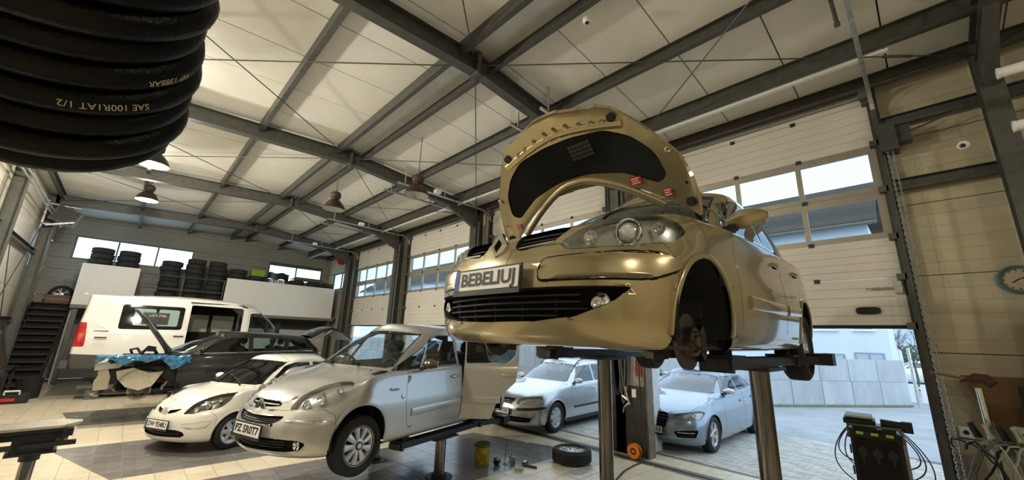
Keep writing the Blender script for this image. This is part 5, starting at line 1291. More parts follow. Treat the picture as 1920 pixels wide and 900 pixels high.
ko = dict(R=.318, droop=.07, ar=.352, az=.32, wkey='estate_black', wheels={(True, 1): 'disc', (True, -1): 'disc'},
  bonnet=[(2.3, -.1), (2.3, .1), (2.0, .36), (1.90, .52), (1.78, .66), (1.45, .73), (1.05, .755), (.76, .745), (.82, .60), (.95, .38), (1.01, -.1)], bz=.70, skip=('bonnet', 'front_lip'),
  windows=[[(.52, .985), (-.46, 1.01), (-.44, 1.345), (-.12, 1.345), (.12, 1.30)], [(-.54, 1.015), (-1.22, 1.03), (-1.24, 1.33), (-.52, 1.345)], [(-1.30, 1.05), (-1.88, 1.10), (-1.72, 1.24), (-1.34, 1.32)]],
  doors=[[(.70, .93), (.74, .60), (.70, .34), (.64, .26), (-.46, .26), (-.495, .34), (-.495, .985)], [(-.51, .985), (-.51, .34), (-.47, .26), (-.90, .26), (-1.0, .50), (-1.14, .66), (-1.28, .75), (-1.27, 1.0)]],
  mirror=(.44, .99, 1.0), handles=[(-.34, .83), (-1.12, .86)], tail=[(-2.02, .98), (-2.06, 1.14), (-2.26, 1.10), (-2.26, .94)],
  mould=[(.56, -1.92, .968, 1.045, .014, chrome)], cabin=(.9, -2.0, .70, .34, .95, .97, [(.0, .36), (.0, -.36), (-.8, .38), (-.8, -.38)]), dv=3, du=.07,
  cuts=[('front_off', [(2.5, -.1), (2.5, 1.1), (1.12, 1.1), (.86, .93), (.80, .6), (.79, -.1)], 'S', lambda c, n: c.x > .76), ('front_off', [(1.03, -.1), (1.03, .75), (.8, .9), (2.6, .9), (2.6, -.1)], 'T', lambda c, n: c.x > .76), ('front_off', [(-.1, -.1), (.95, -.1), (.95, .98), (-.1, .98)], 'F', lambda c, n: c.x > 1.2)], lip=blk)
WAG, B = std_car('estate_car', 'black estate car with stripped front end, bonnet and tailgate open', (1.80, 12.12, .416), math.radians(-179.9), ks, blk, ko)
hv = Vector((.92, 0, 1.0)); Rh = Matrix.Rotation(math.radians(-64), 3, 'Y'); P = both(B.get('bonnet'))
bo = pobj('bonnet', xform(P, Rh, hv), blk, WAG); pobj('bonnet_inner', xform(flip(offset(P, -.025)), Rh, hv), mat('bonnet_inner_grey', (.05, .05, .045), .5), bo)
V, F = walls(P, offset(P, -.025)); m = MB(); m.add([Rh @ (v-hv)+hv for v in V], F); m.obj('bonnet_edge', blk, bo)
greyp = mat('aluminium_part', (.38, .37, .33), .4, .7, .3, 20); bone = mat('bone_plastic', (.40, .37, .28), .55, var=.15, scale=8)
m = MB(); m.box((.82, -.68, .38), (1.85, .68, .72)); m.box((.80, -.72, .30), (.98, .72, .95)); m.box((.95, -.45, .72), (1.7, .3, .92)); m.box((1.0, .35, .72), (1.5, .62, .86)); m.obj('engine', under_m, WAG)
m = MB(); m.bar((.95, .74, .86), (1.86, .72, .82), .09, .07); m.bar((.95, -.74, .86), (1.86, -.72, .82), .09, .07); m.bar((1.86, -.75, .80), (1.86, .75, .80), .07, .08); m.bar((1.92, -.68, .46), (1.92, .68, .46), .08, .12); m.bar((1.88, -.6, .25), (1.88, .6, .25), .06, .06); m.bar((1.88, .6, .22), (1.88, .68, .82), .05, .07); m.bar((1.88, -.6, .22), (1.88, -.68, .82), .05, .07); m.obj('front_cross_member', under_m, WAG)
m = MB(); m.box((1.80, -.5, .28), (1.85, .5, .76)); m.obj('radiator', greyp, WAG)
m = MB(); pr = [(1.78, .80, .42), (1.98, .70, .36)]; m.prism([(1.80, .30), (2.00, .28), (2.02, .45), (1.98, .56), (2.0, .66), (1.86, .68), (1.80, .52)], .50, .72, 'y'); m.obj('washer_tank', bone, WAG)
m = MB(); m.prism([(1.70, .70), (2.05, .66), (2.06, .78), (1.80, .84), (1.62, .83)], .48, .76, 'y'); m.obj('headlamp', glass_mat('yellowed_lens', (.7, .68, .55), 1.45, .1, .5), WAG)
rows = []
for i in range(13):
    a = math.radians(-25+230*i/12); rr = .36+.02*math.sin(i*2.1); rows.append([Vector((1.33+rr*math.cos(a)*(1.0+.12*t), .66+.15*t+.015*math.sin(i*1.7+t*3), .36+rr*.80*math.sin(a)*(1-.1*t))) for t in (0, .35, .7, 1.)])
m = MB(); m.strip(rows, 0, True); m.obj('wheel_liner', bone, WAG)
m = MB(); m.prism([(1.02, .62), (1.15, .34), (1.34, .26), (1.55, .33), (1.70, .50), (1.74, .64), (1.5, .70), (1.25, .60)], .80, .815, 'y'); m.obj('liner_apron', bone, WAG)
m = MB(); m.tube([(1.15, .3, .92), (1.25, .32, 1.08), (1.32, .30, 1.10), (1.42, .28, .95)], .03, 7); m.tube([(1.55, .1, .92), (1.6, .12, 1.03), (1.5, .2, 1.06), (1.4, .25, .92)], .025, 7); m.box((1.2, .25, 1.0), (1.34, .36, 1.1)); m.obj('hose_bundle', black, WAG)
m = MB(); m.lathe([(.06, -.03), (.15, -.03), (.185, -.01), (.19, .03), (.17, .04), (.06, .04)], 24, Matrix.Rotation(math.radians(-90), 3, 'X')); o = m.obj('backing_plate', mat('dirty_plate', (.30, .26, .17), .7, .1, .3, 14), WAG); o.location = (1.33, .68, .25)
# raised tailgate
m = MB(); rows = []
for (x, z, hw, t) in ((-1.88, 1.40, .52, .05), (-2.15, 1.58, .56, .05), (-2.38, 1.66, .60, .06), (-2.55, 1.62, .62, .07), (-2.90, 1.42, .62, .06), (-2.96, 1.36, .60, .04)): rows.append([Vector((x, y*hw, z+(.03*(1-y*y)))) for y in (-1, -.6, 0, .6, 1)]+[Vector((x-.02, y*hw, z-t)) for y in (1, .6, 0, -.6, -1)]+[Vector((x, -hw, z))])
m.strip(rows, 0, True); m.add(rows[-1][:-1], [tuple(range(10))]); tg = m.obj('tailgate', blk, WAG)
m = MB(); m.prism([(-1.95, 1.42), (-2.36, 1.61), (-2.36, 1.615), (-1.95, 1.425)], -.46, .46, 'y'); m.obj('tailgate_window', dark_glass, tg)
for sg in (1, -1): m = MB(); m.cyl((-1.98, .62*sg, 1.28), (-2.40, .58*sg, 1.60), .012, 6); m.obj('gas_strut', chrome, WAG)
# blue protective film over the wing
film_m = mat('blue_film', (.03, .17, .34), .15, 0., spec=.7, coat=.5, var=.6, scale=14); nt = film_m.node_tree
FILM = thing('plastic_film', 'crumpled blue plastic film draped over the wing of the black estate car', 'plastic sheet', (1.80, 12.12, .416), math.radians(-179.9))
rows = []; rnd = random.Random(3)
for i in range(46):
    x = lerp(.62, 2.06, i/45); row = []
    for j in range(12):
        t = j/11; drop = .15+.05*math.sin(x*9)+.04*math.sin(x*15+1)+.05*math.sin(x*3.1)
        y = .60+.30*min(1, t*2.2)-.02*t; z = .93-(.0 if t < .4 else (t-.4)/.6*drop)+.0
        w = .016*math.sin(x*17+j*.7)+.008*math.sin(x*41-j*1.1)+rnd.uniform(-.006, .006)
        row.append(Vector((x+.012*math.sin(j*1.7+i), y+w+.02, z+w*.8+.012*(t < .4))))
    rows.append(row)
m = MB(); m.strip(rows, 0, True); m.obj('film_sheet', film_m, FILM, True, 25)
# ---------------------------------------------------------------- white panel van
vw = paint('van_white', (.80, .79, .74), 0., .32, .7)
vs = dict(fa=2.0, ra=-1.30, w=1.0, wb=.975, A=1.3, B=.7, C=-.6, wg=.95, sill=.06, crown=.03, fy=(.40, .72, .95), fs=(.10, .34, 1.),
  low=[(.36, .36, .40, 2.72, .30, .90, -2.85, .06), (.34, .34, .40, 2.86, .34, .95, -2.9, .06), (.45, .42, .48, 2.93, .36, .975, -2.93, .06), (.60, .60, .62, 2.95, .38, .99, -2.95, .06),
       (.78, .80, .80, 2.93, .40, 1.0, -2.95, .06), (.92, .96, .98, 2.88, .42, 1.0, -2.95, .06), (1.02, 1.10, 1.15, 2.82, .44, .99, -2.95, .06)],
  lead=(2.74, 1.10, .40, 1.15), belt=(1.24, 1.34, 1.36, 1.36, 1.36, 1.36), tail=(-2.95, 1.36, .06), cowl=(2.30, 1.36, .26, .88), rbase=(-2.94, 1.5, .06, .90),
  wst=(1.42, 2.20, .16, .74), cant=(2.22, 2.36, 2.38, 2.37), wr=.86, rtop=(-2.86, 2.40, .07, .78), peak=(-.6, 2.54), lw=.97)
VB = Body(car_net(vs), .09, 4); B = VB
for cx in (2.0, -1.30): B.cut('arch', arch_poly(cx, .40, .40, .1, 14), 'S', lambda c, n: c.y > .5)
B.cut('windscreen', ws_poly(vs, .05), 'T', lambda c, n: c.z > 1.32 and c.x > 1.1, gap=.02, gapname='rubber')
sc = lambda c, n: c.y > .5
B.cut('cab_window', rpoly([(2.12, 1.42), (1.02, 1.42), (1.02, 2.10), (1.45, 2.12), (1.62, 2.02)], .05), 'S', sc, gap=.015, gapname='rubber')
B.cut('cab_door', rpoly([(2.14, 1.40), (2.18, .9), (1.62, .58), (.98, .58), (.96, 2.16), (1.0, 2.18), (1.5, 2.17), (1.66, 2.06)], .05), 'S', sc, gap=.008)
B.cut('doorway', rpoly([(.80, .62), (-.60, .62), (-.60, 2.26), (.80, 2.24)], .08), 'S', sc)
B.cut('slide_glass', rpoly([(-.74, 1.48), (-2.14, 1.46), (-2.14, 2.16), (-.74, 2.16)], .08), 'S', sc)
B.cut('slide', rpoly([(-.60, .58), (-2.28, .58), (-2.28, 2.30), (-.60, 2.30)], .03), 'S', sc)
B.cut('tail_lamp', rpoly([(-2.70, .98), (-2.70, 1.12), (-2.76, 1.62), (-2.98, 1.62), (-2.98, .98)], .03), 'S', lambda c, n: c.y > .3)
B.cut('lower', [(3.2, .2), (3.2, .72), (2.45, .78), (1.5, .70), (-.8, .70), (-1.9, .74), (-3.1, .80), (-3.1, .2)], 'S', lambda c, n: c.y > .3)
B.finish()
VAN = car = thing('panel_van', 'white panel van with its sliding side door pushed back, along the tyre mezzanine', 'van', (2.02, 16.86, .37), 0.)
R_, L_ = mirror, (lambda P: P)
pobj('body', join(B.get('body', 'slide', 'slide_glass', 'doorway'), mirror(B.get('body', 'slide', 'slide_glass'))), vw, car)
mat('grey_cladding', (.07, .068, .06), .6)
for s in (L_, R_): pobj('lower_cladding', s(B.get('lower')), MATS['grey_cladding'], car)
tag(pobj('shut_line', both(B.get('body_gap')), gap_black, car), kind='stuff'); pobj('window_seal', both(B.get('rubber')), black, car)
pobj('windscreen', both(B.get('windscreen')), car_glass, car)
for s in (L_, R_):
    pobj('cab_window', s(B.get('cab_window')), MATS['clear_car_glass'], car); pobj('cab_door', s(B.get('cab_door')), vw, car); pobj('tail_lamp', offset(s(B.get('tail_lamp')), .006), MATS.get('tail_red') or mat('tail_red', (.45, .015, .015), .15, coat=1.), car)
P = mirror(B.get('slide', 'slide_glass')); Q = offset(P, .07); V, F = walls(P, Q); sd = pobj('sliding_door', offset(mirror(B.get('slide')), .07), vw, car)
m = MB(); m.add(V, F); m.obj('door_edge', vw, sd)
pobj('door_glass', offset(mirror(B.get('slide_glass')), .07), mat('black_window', (.006, .007, .007), .06, coat=1.), sd)
def vside(x, z, off=.0): q = B.side(x, z, off, -1); return q[0]
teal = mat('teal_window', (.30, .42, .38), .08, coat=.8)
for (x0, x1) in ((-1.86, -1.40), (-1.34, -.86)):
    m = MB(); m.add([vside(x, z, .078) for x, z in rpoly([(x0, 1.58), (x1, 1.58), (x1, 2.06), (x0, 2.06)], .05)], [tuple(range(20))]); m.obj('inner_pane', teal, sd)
m = MB(); m.add([vside(x, z, .082) for x, z in ((-1.68, 1.62), (-1.08, 1.62), (-1.08, 1.96), (-1.68, 1.96))], [(0, 1, 2, 3)]); sgn = m.obj('sign_reflection_panel', black, sd)  # reflection in the door glass, built as a dark panel with lettering
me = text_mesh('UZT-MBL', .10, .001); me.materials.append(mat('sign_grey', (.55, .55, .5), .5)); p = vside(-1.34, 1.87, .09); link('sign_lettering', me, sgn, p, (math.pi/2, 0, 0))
for x0, z0 in ((-2.42, 1.22), (-.78, 1.30)):
    m = MB(); m.bar(vside(x0-.12, z0, .085), vside(x0+.12, z0, .085), .03, .045, 0, (0, -1, 0)); m.obj('door_handle', black, car)
m = MB(); m.bar(vside(-.64, 2.335, .02), vside(.8, 2.32, .02), .05, .03); m.obj('door_rail', black, car); m = MB(); m.bar(vside(-2.9, 1.40, .012), vside(-2.3, 1.40, .012), .03, .02); m.obj('door_rail', black, car)
for rr in ([(-2.62, 2.2), (-2.40, 2.26)], ):
    pass
m = MB(); sweep([B.side(x, z, .0, -1) for x, z in [(-2.40, 2.22), (-2.55, 2.22), (-2.64, 2.12), (-2.66, 1.8), (-2.62, 1.62), (-2.50, 1.52), (-2.40, 1.50)]], mprof(.03, .008), m); m.obj('pressed_swage', vw, car)
# interior seen through the doorway
m = MB(); m.box((-2.8, -.92, .55), (1.0, .92, .60)); m.box((-.66, -.9, .6), (-.62, .9, 2.3)); m.obj('load_floor', dark_in, car)
m = MB(); m.box((-.62, .86, .6), (.95, .90, 1.42)); m.box((-.62, .86, 2.02), (.95, .90, 2.30)); m.box((-.62, .86, 1.42), (-.5, .90, 2.02)); m.box((.10, .86, 1.42), (.2, .90, 2.02)); m.box((.85, .86, 1.42), (.95, .90, 2.02)); m.box((-.6, -.85, 2.28), (.9, .9, 2.31)); m.obj('load_lining', dark_in, car)
for x0 in (-.5, .2):
    m = MB(); m.box((x0, .87, 1.44), (x0+.6, .875, 2.0)); m.obj('far_window', mat('bright_painted_pane', (.62, .60, .48), .3), car)  # opaque pane; the brightness seen through the far windows is its pale colour
seat(car, .45, -.15, .75, dark_in); seat(car, 1.25, -.45, .72, dark_in); seat(car, 1.25, .45, .72, dark_in); steering(car, 1.75, .45, 1.35)
m = MB(); m.prism([(1.7, 1.2), (1.8, 1.32), (2.2, 1.32), (2.25, .6), (1.8, .6)], -.85, .85, 'y'); m.obj('dashboard', dark_in, car)
wheel_meshes('van', .345, .215, .205, 'cover7', mat('steel_wheel_grey', (.2, .2, .2), .5, .5))
for sg in (1, -1):
    for cx in (2.0, -1.3): put_wheel(car, 'van', cx, .87*sg, .345, 0, sg < 0); wheel_well(car, cx, .40, .40, .95, sg, .5, .42)
m = MB(); m.box((-2.8, -.85, .42), (2.6, .85, .50)); m.obj('underbody', under_m, car)
m = MB(); m.bar((1.85, -1.0, 1.44), (1.85, -1.2, 1.50), .06, .05); m.box((1.76, -1.32, 1.40), (1.86, -1.16, 1.80)); m.obj('door_mirror', black, car)
m = MB(); m.box((-2.97, -.9, 2.36), (-2.9, -.8, 2.42)); m.obj('rear_hinge', mat('hinge_cream', (.6, .58, .5), .5), car)
m = MB(); m.box((-3.05, -.95, .42), (-2.9, .95, .62)); m.obj('rear_bumper', MATS['grey_cladding'], car)
# low runway lift under the van
for y, wh in ((15.98, 'on the side of the black estate car'), (17.74, 'on the mezzanine side')):
    t = thing('lift_runway', 'low dark lift runway under the white van '+wh, 'vehicle lift', (2.02, y, 0), 0, 'runways under the van')
    m = MB(); m.box((-2.6, -.28, .29), (2.9, .28, .367)); m.obj('runway_deck', steel_dark, t)
    for x in (-2.3, -.6, 1.0, 2.6): m = MB(); m.box((x-.12, -.22, 0), (x+.12, .22, .30)); m.obj('runway_foot', steel_dark, t)
# ================================================================== LIFTS
liftm = mat('lift_black_steel', (.035, .035, .037), .45, .4, .35, 12)
piston_m = mat('oily_chrome', (.20, .19, .185), .12, 1., .35, 6, stretch=(6, 6, .5))
padm_ = mat('pad_rubber', (.02, .02, .02), .8)
def post_lift(label, x, y, ztop, half=.66, L=1.95, rz=0., group=None, piston=.07, arms=True):
    t = thing('post_lift', label, 'vehicle lift', (x, y, 0), rz, group)
    for sg in (1, -1):
        m = MB(); m.lathe([(piston+.12, 0), (piston+.12, .012), (piston+.03, .014), (piston+.03, .05), (piston, .052)], 24); m.v = [(a, b+sg*half, c) for a, b, c in m.v]; m.obj('floor_collar', liftm, t)
        m = MB(); m.cyl((0, sg*half, 0), (0, sg*half, ztop-.14), piston, 28); m.obj('piston', piston_m, t)
        m = MB(); m.box((-.24, sg*half-.13, ztop-.16), (.24, sg*half+.13, ztop-.135)); m.box((-L/2, sg*half-.08, ztop-.135), (L/2, sg*half+.08, ztop-.065)); m.box((-L/2+.05, sg*half-.1, ztop-.15), (-L/2+.09, sg*half+.1, ztop-.06)); m.box((L/2-.09, sg*half-.1, ztop-.15), (L/2-.05, sg*half+.1, ztop-.06)); b = m.obj('carrier_beam', liftm, t)
        for e in (1, -1):
            ex = e*(L/2-.16); m = MB(); m.box((ex-.13, sg*half-.11, ztop-.066), (ex+.13, sg*half+.11, ztop-.045)); m.obj('sliding_plate', liftm, b)
            m = MB(); m.box((ex-.06, sg*half-.05, ztop-.045), (ex+.06, sg*half+.05, ztop)); m.obj('rubber_pad', padm_, b)
        if arms:
            m = MB(); m.bar((L/2-.15, sg*half, ztop-.10), (L/2+.42, sg*(half+.18), ztop-.10), .12, .07); m.box((L/2+.36, sg*(half+.18)-.11, ztop-.14), (L/2+.54, sg*(half+.18)+.09, ztop-.03)); m.bar((L/2+.50, sg*(half+.2), ztop-.14), (L/2+.58, sg*(half+.24), ztop-.03), .10, .012); m.obj('swing_arm', liftm, t)
    return t
post_lift('tall two-piston lift holding up the gold people carrier', 3.62, 1.66, 1.745+.19, .70, 1.9)
post_lift('two-piston lift holding the silver minivan just above the floor', 3.45, 5.80, .48+.195, .66, 1.9, math.radians(16.4), None, .075)
post_lift('low two-piston lift under the stripped black estate car', 1.85, 12.12, .416+.19, .66, 1.8, 0, None, .07, False)
# empty lift carriage in the left foreground
t = thing('post_lift', 'empty lift carriage with pale plate on a chrome piston, nothing on it', 'vehicle lift', (-.50, 7.55, 0), math.radians(4))
m = MB(); m.cyl((0, 0, 0), (0, 0, .40), .062, 24); m.obj('piston', piston_m, t)
m = MB(); m.lathe([(.19, 0), (.19, .014), (.09, .016), (.09, .06), (.06, .062)], 24); m.obj('floor_collar', mat('rust_brown', (.16, .09, .05), .7, .3, .3, 12), t)
m = MB(); m.cyl((0, 0, .38), (0, 0, .50), .085, 20); m.box((-.17, -.14, .48), (.17, .14, .68)); m.box((-.2, -.16, .46), (.2, .16, .485)); m.obj('piston_head', liftm, t)
m = MB(); m.box((-.95, -.10, .62), (.30, .10, .70)); m.obj('carrier_beam', liftm, t)
for x in (-.62, .22):
    m = MB(); m.prism([(-.19, .745), (.19, .745), (.10, .60), (.06, .53), (-.06, .53), (-.10, .60)], x-.015, x+.015, 'x'); m.obj('side_bracket', liftm, t)
    m = MB(); m.cyl((x-.05, -.02, .60), (x+.05, -.02, .60), .045, 14); m.obj('pivot_bolt', mat('bolt_grey', (.22, .22, .22), .4, .8), t)
m = MB(); m.bar((-.1, -.16, .56), (.34, -.16, .56), .05, .05); m.bar((-.55, -.16, .56), (-.15, -.16, .56), .05, .05); m.obj('tie_bar', liftm, t)
m = MB(); m.prism([(-1.05, -.24), (.20, -.24), (.36, -.02), (.36, .06), (.20, .24), (-1.05, .24)], .745, .772, 'z'); m.obj('top_plate', mat('worn_plate', (.50, .45, .36), .3, .5, .25, 6), t)
m = MB(); m.box((-.98, -.22, .70), (.18, .22, .745)); m.obj('plate_frame', liftm, t)
# tread plate let into the floor below the minivan
t = thing('tread_plate', 'dark chequered steel plate in the floor under the silver minivan', 'floor plate', (3.02, 5.25, 0), math.radians(16))
m = MB(); m.box((-.45, -.30, .0), (.30, .30, .008)); m.obj('plate_sheet', mat('chequer_steel', (.16, .16, .165), .35, .8), t)
m = MB()
for i in range(18):
    for j in range(14):
        x, y = -.43+i*.041, -.275+j*.042; a = 45 if (i+j) % 2 else -45; m.box((x-.013, y-.004, .008), (x+.013, y+.004, .0105), 0, rotm('Z', a))
tag(m.obj('tread_studs', MATS['chequer_steel'], t), kind='stuff')
# ================================================================== BLACK HYDRAULIC HOSE COIL IN THE FOREGROUND
hose_m = mat('hose_rubber', (.0015, .0015, .0016), .32, spec=.22, bump=.15, bscale=300)
HC = Vector((-0.09204, 0.53466, 2.20625)); axis = Vector((-0.04456, -0.86138, 0.506)); n0 = Vector((0.21184, -0.50313, -0.83785)); r0 = Vector((0.97629, 0.06986, 0.2049))
HR, HD = .090, .0275
t = thing('hose_coil', 'thick black hydraulic hose wound in a coil hanging close overhead', 'hose', HC)
def ring_pt(ph, h, rad): return axis*h+(n0*math.cos(ph)+r0*math.sin(ph))*rad
NT = 10; pts = []; hs0 = -.087
for k in range(NT*40):
    turn = k/40; kk = int(turn); wob = .0022*math.sin(kk*2.3)+.0018*math.sin(kk*5.1+turn*6.28)
    pts.append(ring_pt(2*math.pi*turn+math.pi, hs0+turn*HD*1.0, (HR+wob)*(.90+.15*turn/NT)-(.006 if turn < .8 else 0)))
m = MB(); m.tube(pts, HD/2, 12); m.obj('hose', hose_m, t)
m = MB()
for k in range(3):
    ps = [ring_pt(2*math.pi*j/40, hs0+.02+k*HD*2.6, HR-HD*1.0) for j in range(40)]; m.tube(ps, HD/2, 8, 0, True)
m.obj('inner_layer', hose_m, t)
letter_m = mat('hose_print', (.62, .56, .38), .6)
def ring_text(body, k, ph_start, size, th0):
    me = text_mesh(body, size, 0., 'LEFT')
    for v in me.vertices:
        ph = ph_start-v.co.x/(HR+HD/2); turn = k+.5+ph/(2*math.pi); kk = int(turn); wob = .0022*math.sin(kk*2.3)+.0018*math.sin(kk*5.1+turn*6.28)
        th = th0-v.co.y/(HD/2); rad = (HR+wob)*(.90+.15*turn/NT)+math.cos(th)*(HD/2+.0006); v.co = ring_pt(ph, hs0+turn*HD+math.sin(th)*HD/2, rad)
    me.update(); me.materials.append(letter_m); link('hose_lettering', me, t)
ring_text('SAE 100R1AT 1/2', 3, .55, .0085, .25)
ring_text('WP 138BAR', 4, .95, .0085, .05)
m = MB(); top = axis*(hs0+NT*HD); w = Vector((0, 0, 1)); m.tube([axis*-.02, top, top+axis*.05, top+axis*.05+w*.12, w*(zroof(HC.x)-HC.z)+(top+axis*.05-w*(top+axis*.05).z)], .012, 8)
for a_ in (0, 2.1, 4.2): m.cyl(top+axis*.01, ring_pt(a_, hs0+NT*HD+.01, HR), .008, 6)
m.obj('hanger', steel_dark, t)
# ================================================================== SMALLER THINGS
def round_box(a, b, r=.02, seg=2):
    t = MB(); t.box(a, b); me = t.mesh('t', black); bm = bmesh.new(); bm.from_mesh(me); bmesh.ops.bevel(bm, geom=bm.edges, offset=r, segments=seg, affect='EDGES')
    for i, v in enumerate(bm.verts): v.index = i
    o = MB(); o.add([v.co.copy() for v in bm.verts], [[v.index for v in f.verts] for f in bm.faces], 0, True); bm.free(); bpy.data.meshes.remove(me); return o
# ---- lift control cabinet by the door pier
cab_m = mat('sooty_cabinet', (.055, .05, .042), .5, .3, .4, 5)
t = thing('control_cabinet', 'tall dark lift control cabinet with hoses against the pier between the doors', 'cabinet', (6.98, 4.02, 0))
m = MB(); m.box((-.03, -.34, 0), (.16, .36, 2.2)); m.obj('cabinet_body', cab_m, t)
m = MB(); m.box((-.04, -.32, 1.18), (-.03, .10, 1.95)); m.obj('upper_panel', mat('cabinet_pale', (.30, .29, .25), .5, .2, .3, 8), t)
m = MB(); m.box((-.045, -.37, 0), (.18, -.34, 2.25)); m.obj('cabinet_edge', mat('wood_edge', (.14, .11, .075), .5, .1, .3, 10), t)
m = MB(); m.box((-.06, -.16, .98), (-.03, -.08, 1.12)); m.box((-.066, -.14, 1.03), (-.06, -.10, 1.07)); m.obj('wall_socket', white_m, t)
m = MB(); m.box((-.06, .12, 1.02), (-.03, .17, 1.12)); m.obj('switch_plate', white_m, t)
for k in range(3):
    m = MB(); m.cyl((-.05, -.28+k*.05, 1.35), (-.05, -.28+k*.05, 1.75-k*.06), .014, 8); m.obj('lever', mat('lever_red', (.40, .05, .03), .45), t)
for k, (y0, y1, d, r) in enumerate(((.10, .30, .9, .03), (-.02, .16, .75, .022), (.02, .14, 1.05, .012), (-.06, .10, .85, .012))):
    m = MB(); pts = [(-.07-.01*k, lerp(y0, y1, .5)+(y1-y0)/2*math.cos(math.pi*(1-j/14)), 1.9-d*math.sin(math.pi*j/14)) for j in range(15)]; m.tube(pts, r, 8); m.obj('hose_loop', rubber if k < 2 else mat('grey_cable', (.14, .14, .135), .5), t)
m = MB(); m.tube([(-.09, .03, 1.15), (-.10, 0, 1.0), (-.09, -.05, .85)], .018, 8); m.tube([(-.09, -.04, .88), (-.10, .06, .80), (-.09, .09, .70)], .012, 8); m.cyl((-.09, -.02, .92), (-.09, .10, .99), .02, 8); m.obj('air_gun', zinc, t)
# orange cable reel at its foot
t = thing('cable_reel', 'orange round cable reel leaning at the foot of the control cabinet', 'cable reel', (6.80, 3.86, .118), 0)
T3 = Matrix.Rotation(math.radians(90), 3, 'Y') @ Matrix.Rotation(math.radians(0), 3, 'X'); org = mat('orange_plastic', (.80, .24, .02), .4, var=.2)
for x in (-.045, .045):
    m = MB(); m.lathe([(.055, -.006), (.115, -.006), (.12, 0), (.115, .006), (.055, .006), (.055, -.006)], 28, T3); m.v = [(a+x, b, c) for a, b, c in m.v]; m.obj('reel_flange', org, t)
m = MB(); m.lathe([(.03, -.045), (.085, -.045), (.085, .045), (.03, .045)], 24, T3); m.obj('cable_winding', black, t)
m = MB(); m.cyl((-.05, 0, 0), (.05, 0, 0), .03, 14); m.obj('hub', org, t)
t = thing('air_hose', 'thin grey hose running down the cabinet and along the tiles to the lift', 'hose', (6.8, 3.70, 0))
m = MB(); m.tube([(.06, .05, 1.6), (.04, .02, .8), (.03, -.02, .3), (-.02, -.03, .12), (-.1, -.05, .014), (-.4, -.05, .012), (-.8, -.1, .012), (-1.3, -.25, .012), (-2.2, -.5, .012)], .011, 7); m.obj('hose_run', rubber, t)
# ---- loose wheel lying on the floor
t = thing('loose_wheel', 'car wheel with silver rim lying flat on the floor near the lift', 'wheel', (5.75, 4.42, .11)); t.rotation_euler = (math.radians(90), 0, .4)
tm, rm = WCACHE['gold']; w = link('tyre', tm, t); link('rim', rm, t)
# ---- clear plastic bag
t = thing('plastic_bag', 'flat crumpled clear plastic bag on the tiles beside the loose wheel', 'plastic bag', (5.45, 3.98, 0)); rows = []; rnd = random.Random(5)
for i in range(16): rows.append([Vector((-.30+.04*i+rnd.uniform(-.01, .01), -.16+.045*j+rnd.uniform(-.01, .01), .006+rnd.uniform(0, .022)*(1 if 0 < i < 15 and 0 < j < 7 else .2))) for j in range(8)])
m = MB(); m.strip(rows, 0, True); m.obj('bag_film', glass_mat('bag_film', (.86, .9, .92), 1.4, .15, .35), t)
# ---- yellow bucket
t = thing('bucket', 'dirty yellow plastic bucket standing on the tiles', 'bucket', (4.48, 5.22, 0)); yel = mat('dirty_yellow', (.55, .42, .02), .5, var=.5, scale=9, col2=(.12, .09, .02))
m = MB(); m.lathe([(0, .012), (.10, .012), (.105, 0), (.112, .004), (.125, .30), (.118, .30), (.104, .02), (0, .02)], 28); m.obj('pail', yel, t)
m = MB(); m.lathe([(.124, .27), (.134, .275), (.136, .305), (.128, .312), (.12, .305)], 28); m.obj('rim_lip', mat('bucket_rim', (.10, .09, .05), .5), t)
m = MB(); m.lathe([(.0, .255), (.118, .255)], 24); m.obj('oily_content', mat('oil_sludge', (.03, .028, .02), .2), t)
m = MB(); m.tube([(.13*math.cos(a), .13*math.sin(a)*.0+.131*math.sin(a), .285-.10*math.sin(a/2+.2)) for a in [-.6+k*.15 for k in range(9)]], .004, 5); m.obj('bail_handle', steel_dark, t)
# ---- parts lying on the floor
def clutter(name, label, cat, x, y, build, rz=0.):
    t = thing(name, label, cat, (x, y, 0), rz); build(t); return t
def b_starter(t):
    m = MB(); m.cyl((-.05, 0, .045), (.05, 0, .045), .044, 14); m.cyl((.05, 0, .045), (.085, 0, .045), .025, 10); m.obj('motor_case', mat('greasy_black', (.03, .03, .028), .4, .4, .4, 20), t)
    m = MB(); m.cyl((-.03, .03, .09), (.04, .03, .09), .022, 10); m.obj('solenoid', steel_dark, t)
    for k in range(4): m = MB(); a = k*1.6; m.tube([(-.05, .02*math.cos(a), .05+.02*math.sin(a)), (-.08, .05*math.cos(a), .05+.04*math.sin(a)), (-.06, .07*math.cos(a), .09)], .005, 5); m.obj('wire', black, t)
clutter('car_part', 'round greasy black car part on the floor beside the bucket', 'car part', 4.66, 5.06, b_starter, .5)
def b_bracket(t):
    m = MB(); m.box((-.06, -.03, 0), (.06, .04, .03)); m.box((-.06, -.03, .03), (-.035, .04, .10)); m.cyl((.0, .0, .03), (.02, .01, .12), .02, 10); m.cyl((.03, -.02, .05), (.05, .05, .09), .016, 10); m.obj('casting', mat('cast_alloy', (.42, .42, .40), .4, .8, .3, 20), t)
    for k in range(3): m = MB(); m.tube([(.04, .02*k-.02, .06), (.08, .03*k-.03, .04), (.10, .04*k-.04, .006)], .006, 6); m.obj('pipe_stub', zinc, t)
clutter('car_part', 'small alloy casting with pipe stubs on the floor', 'car part', 4.93, 4.98, b_bracket, 1.0)
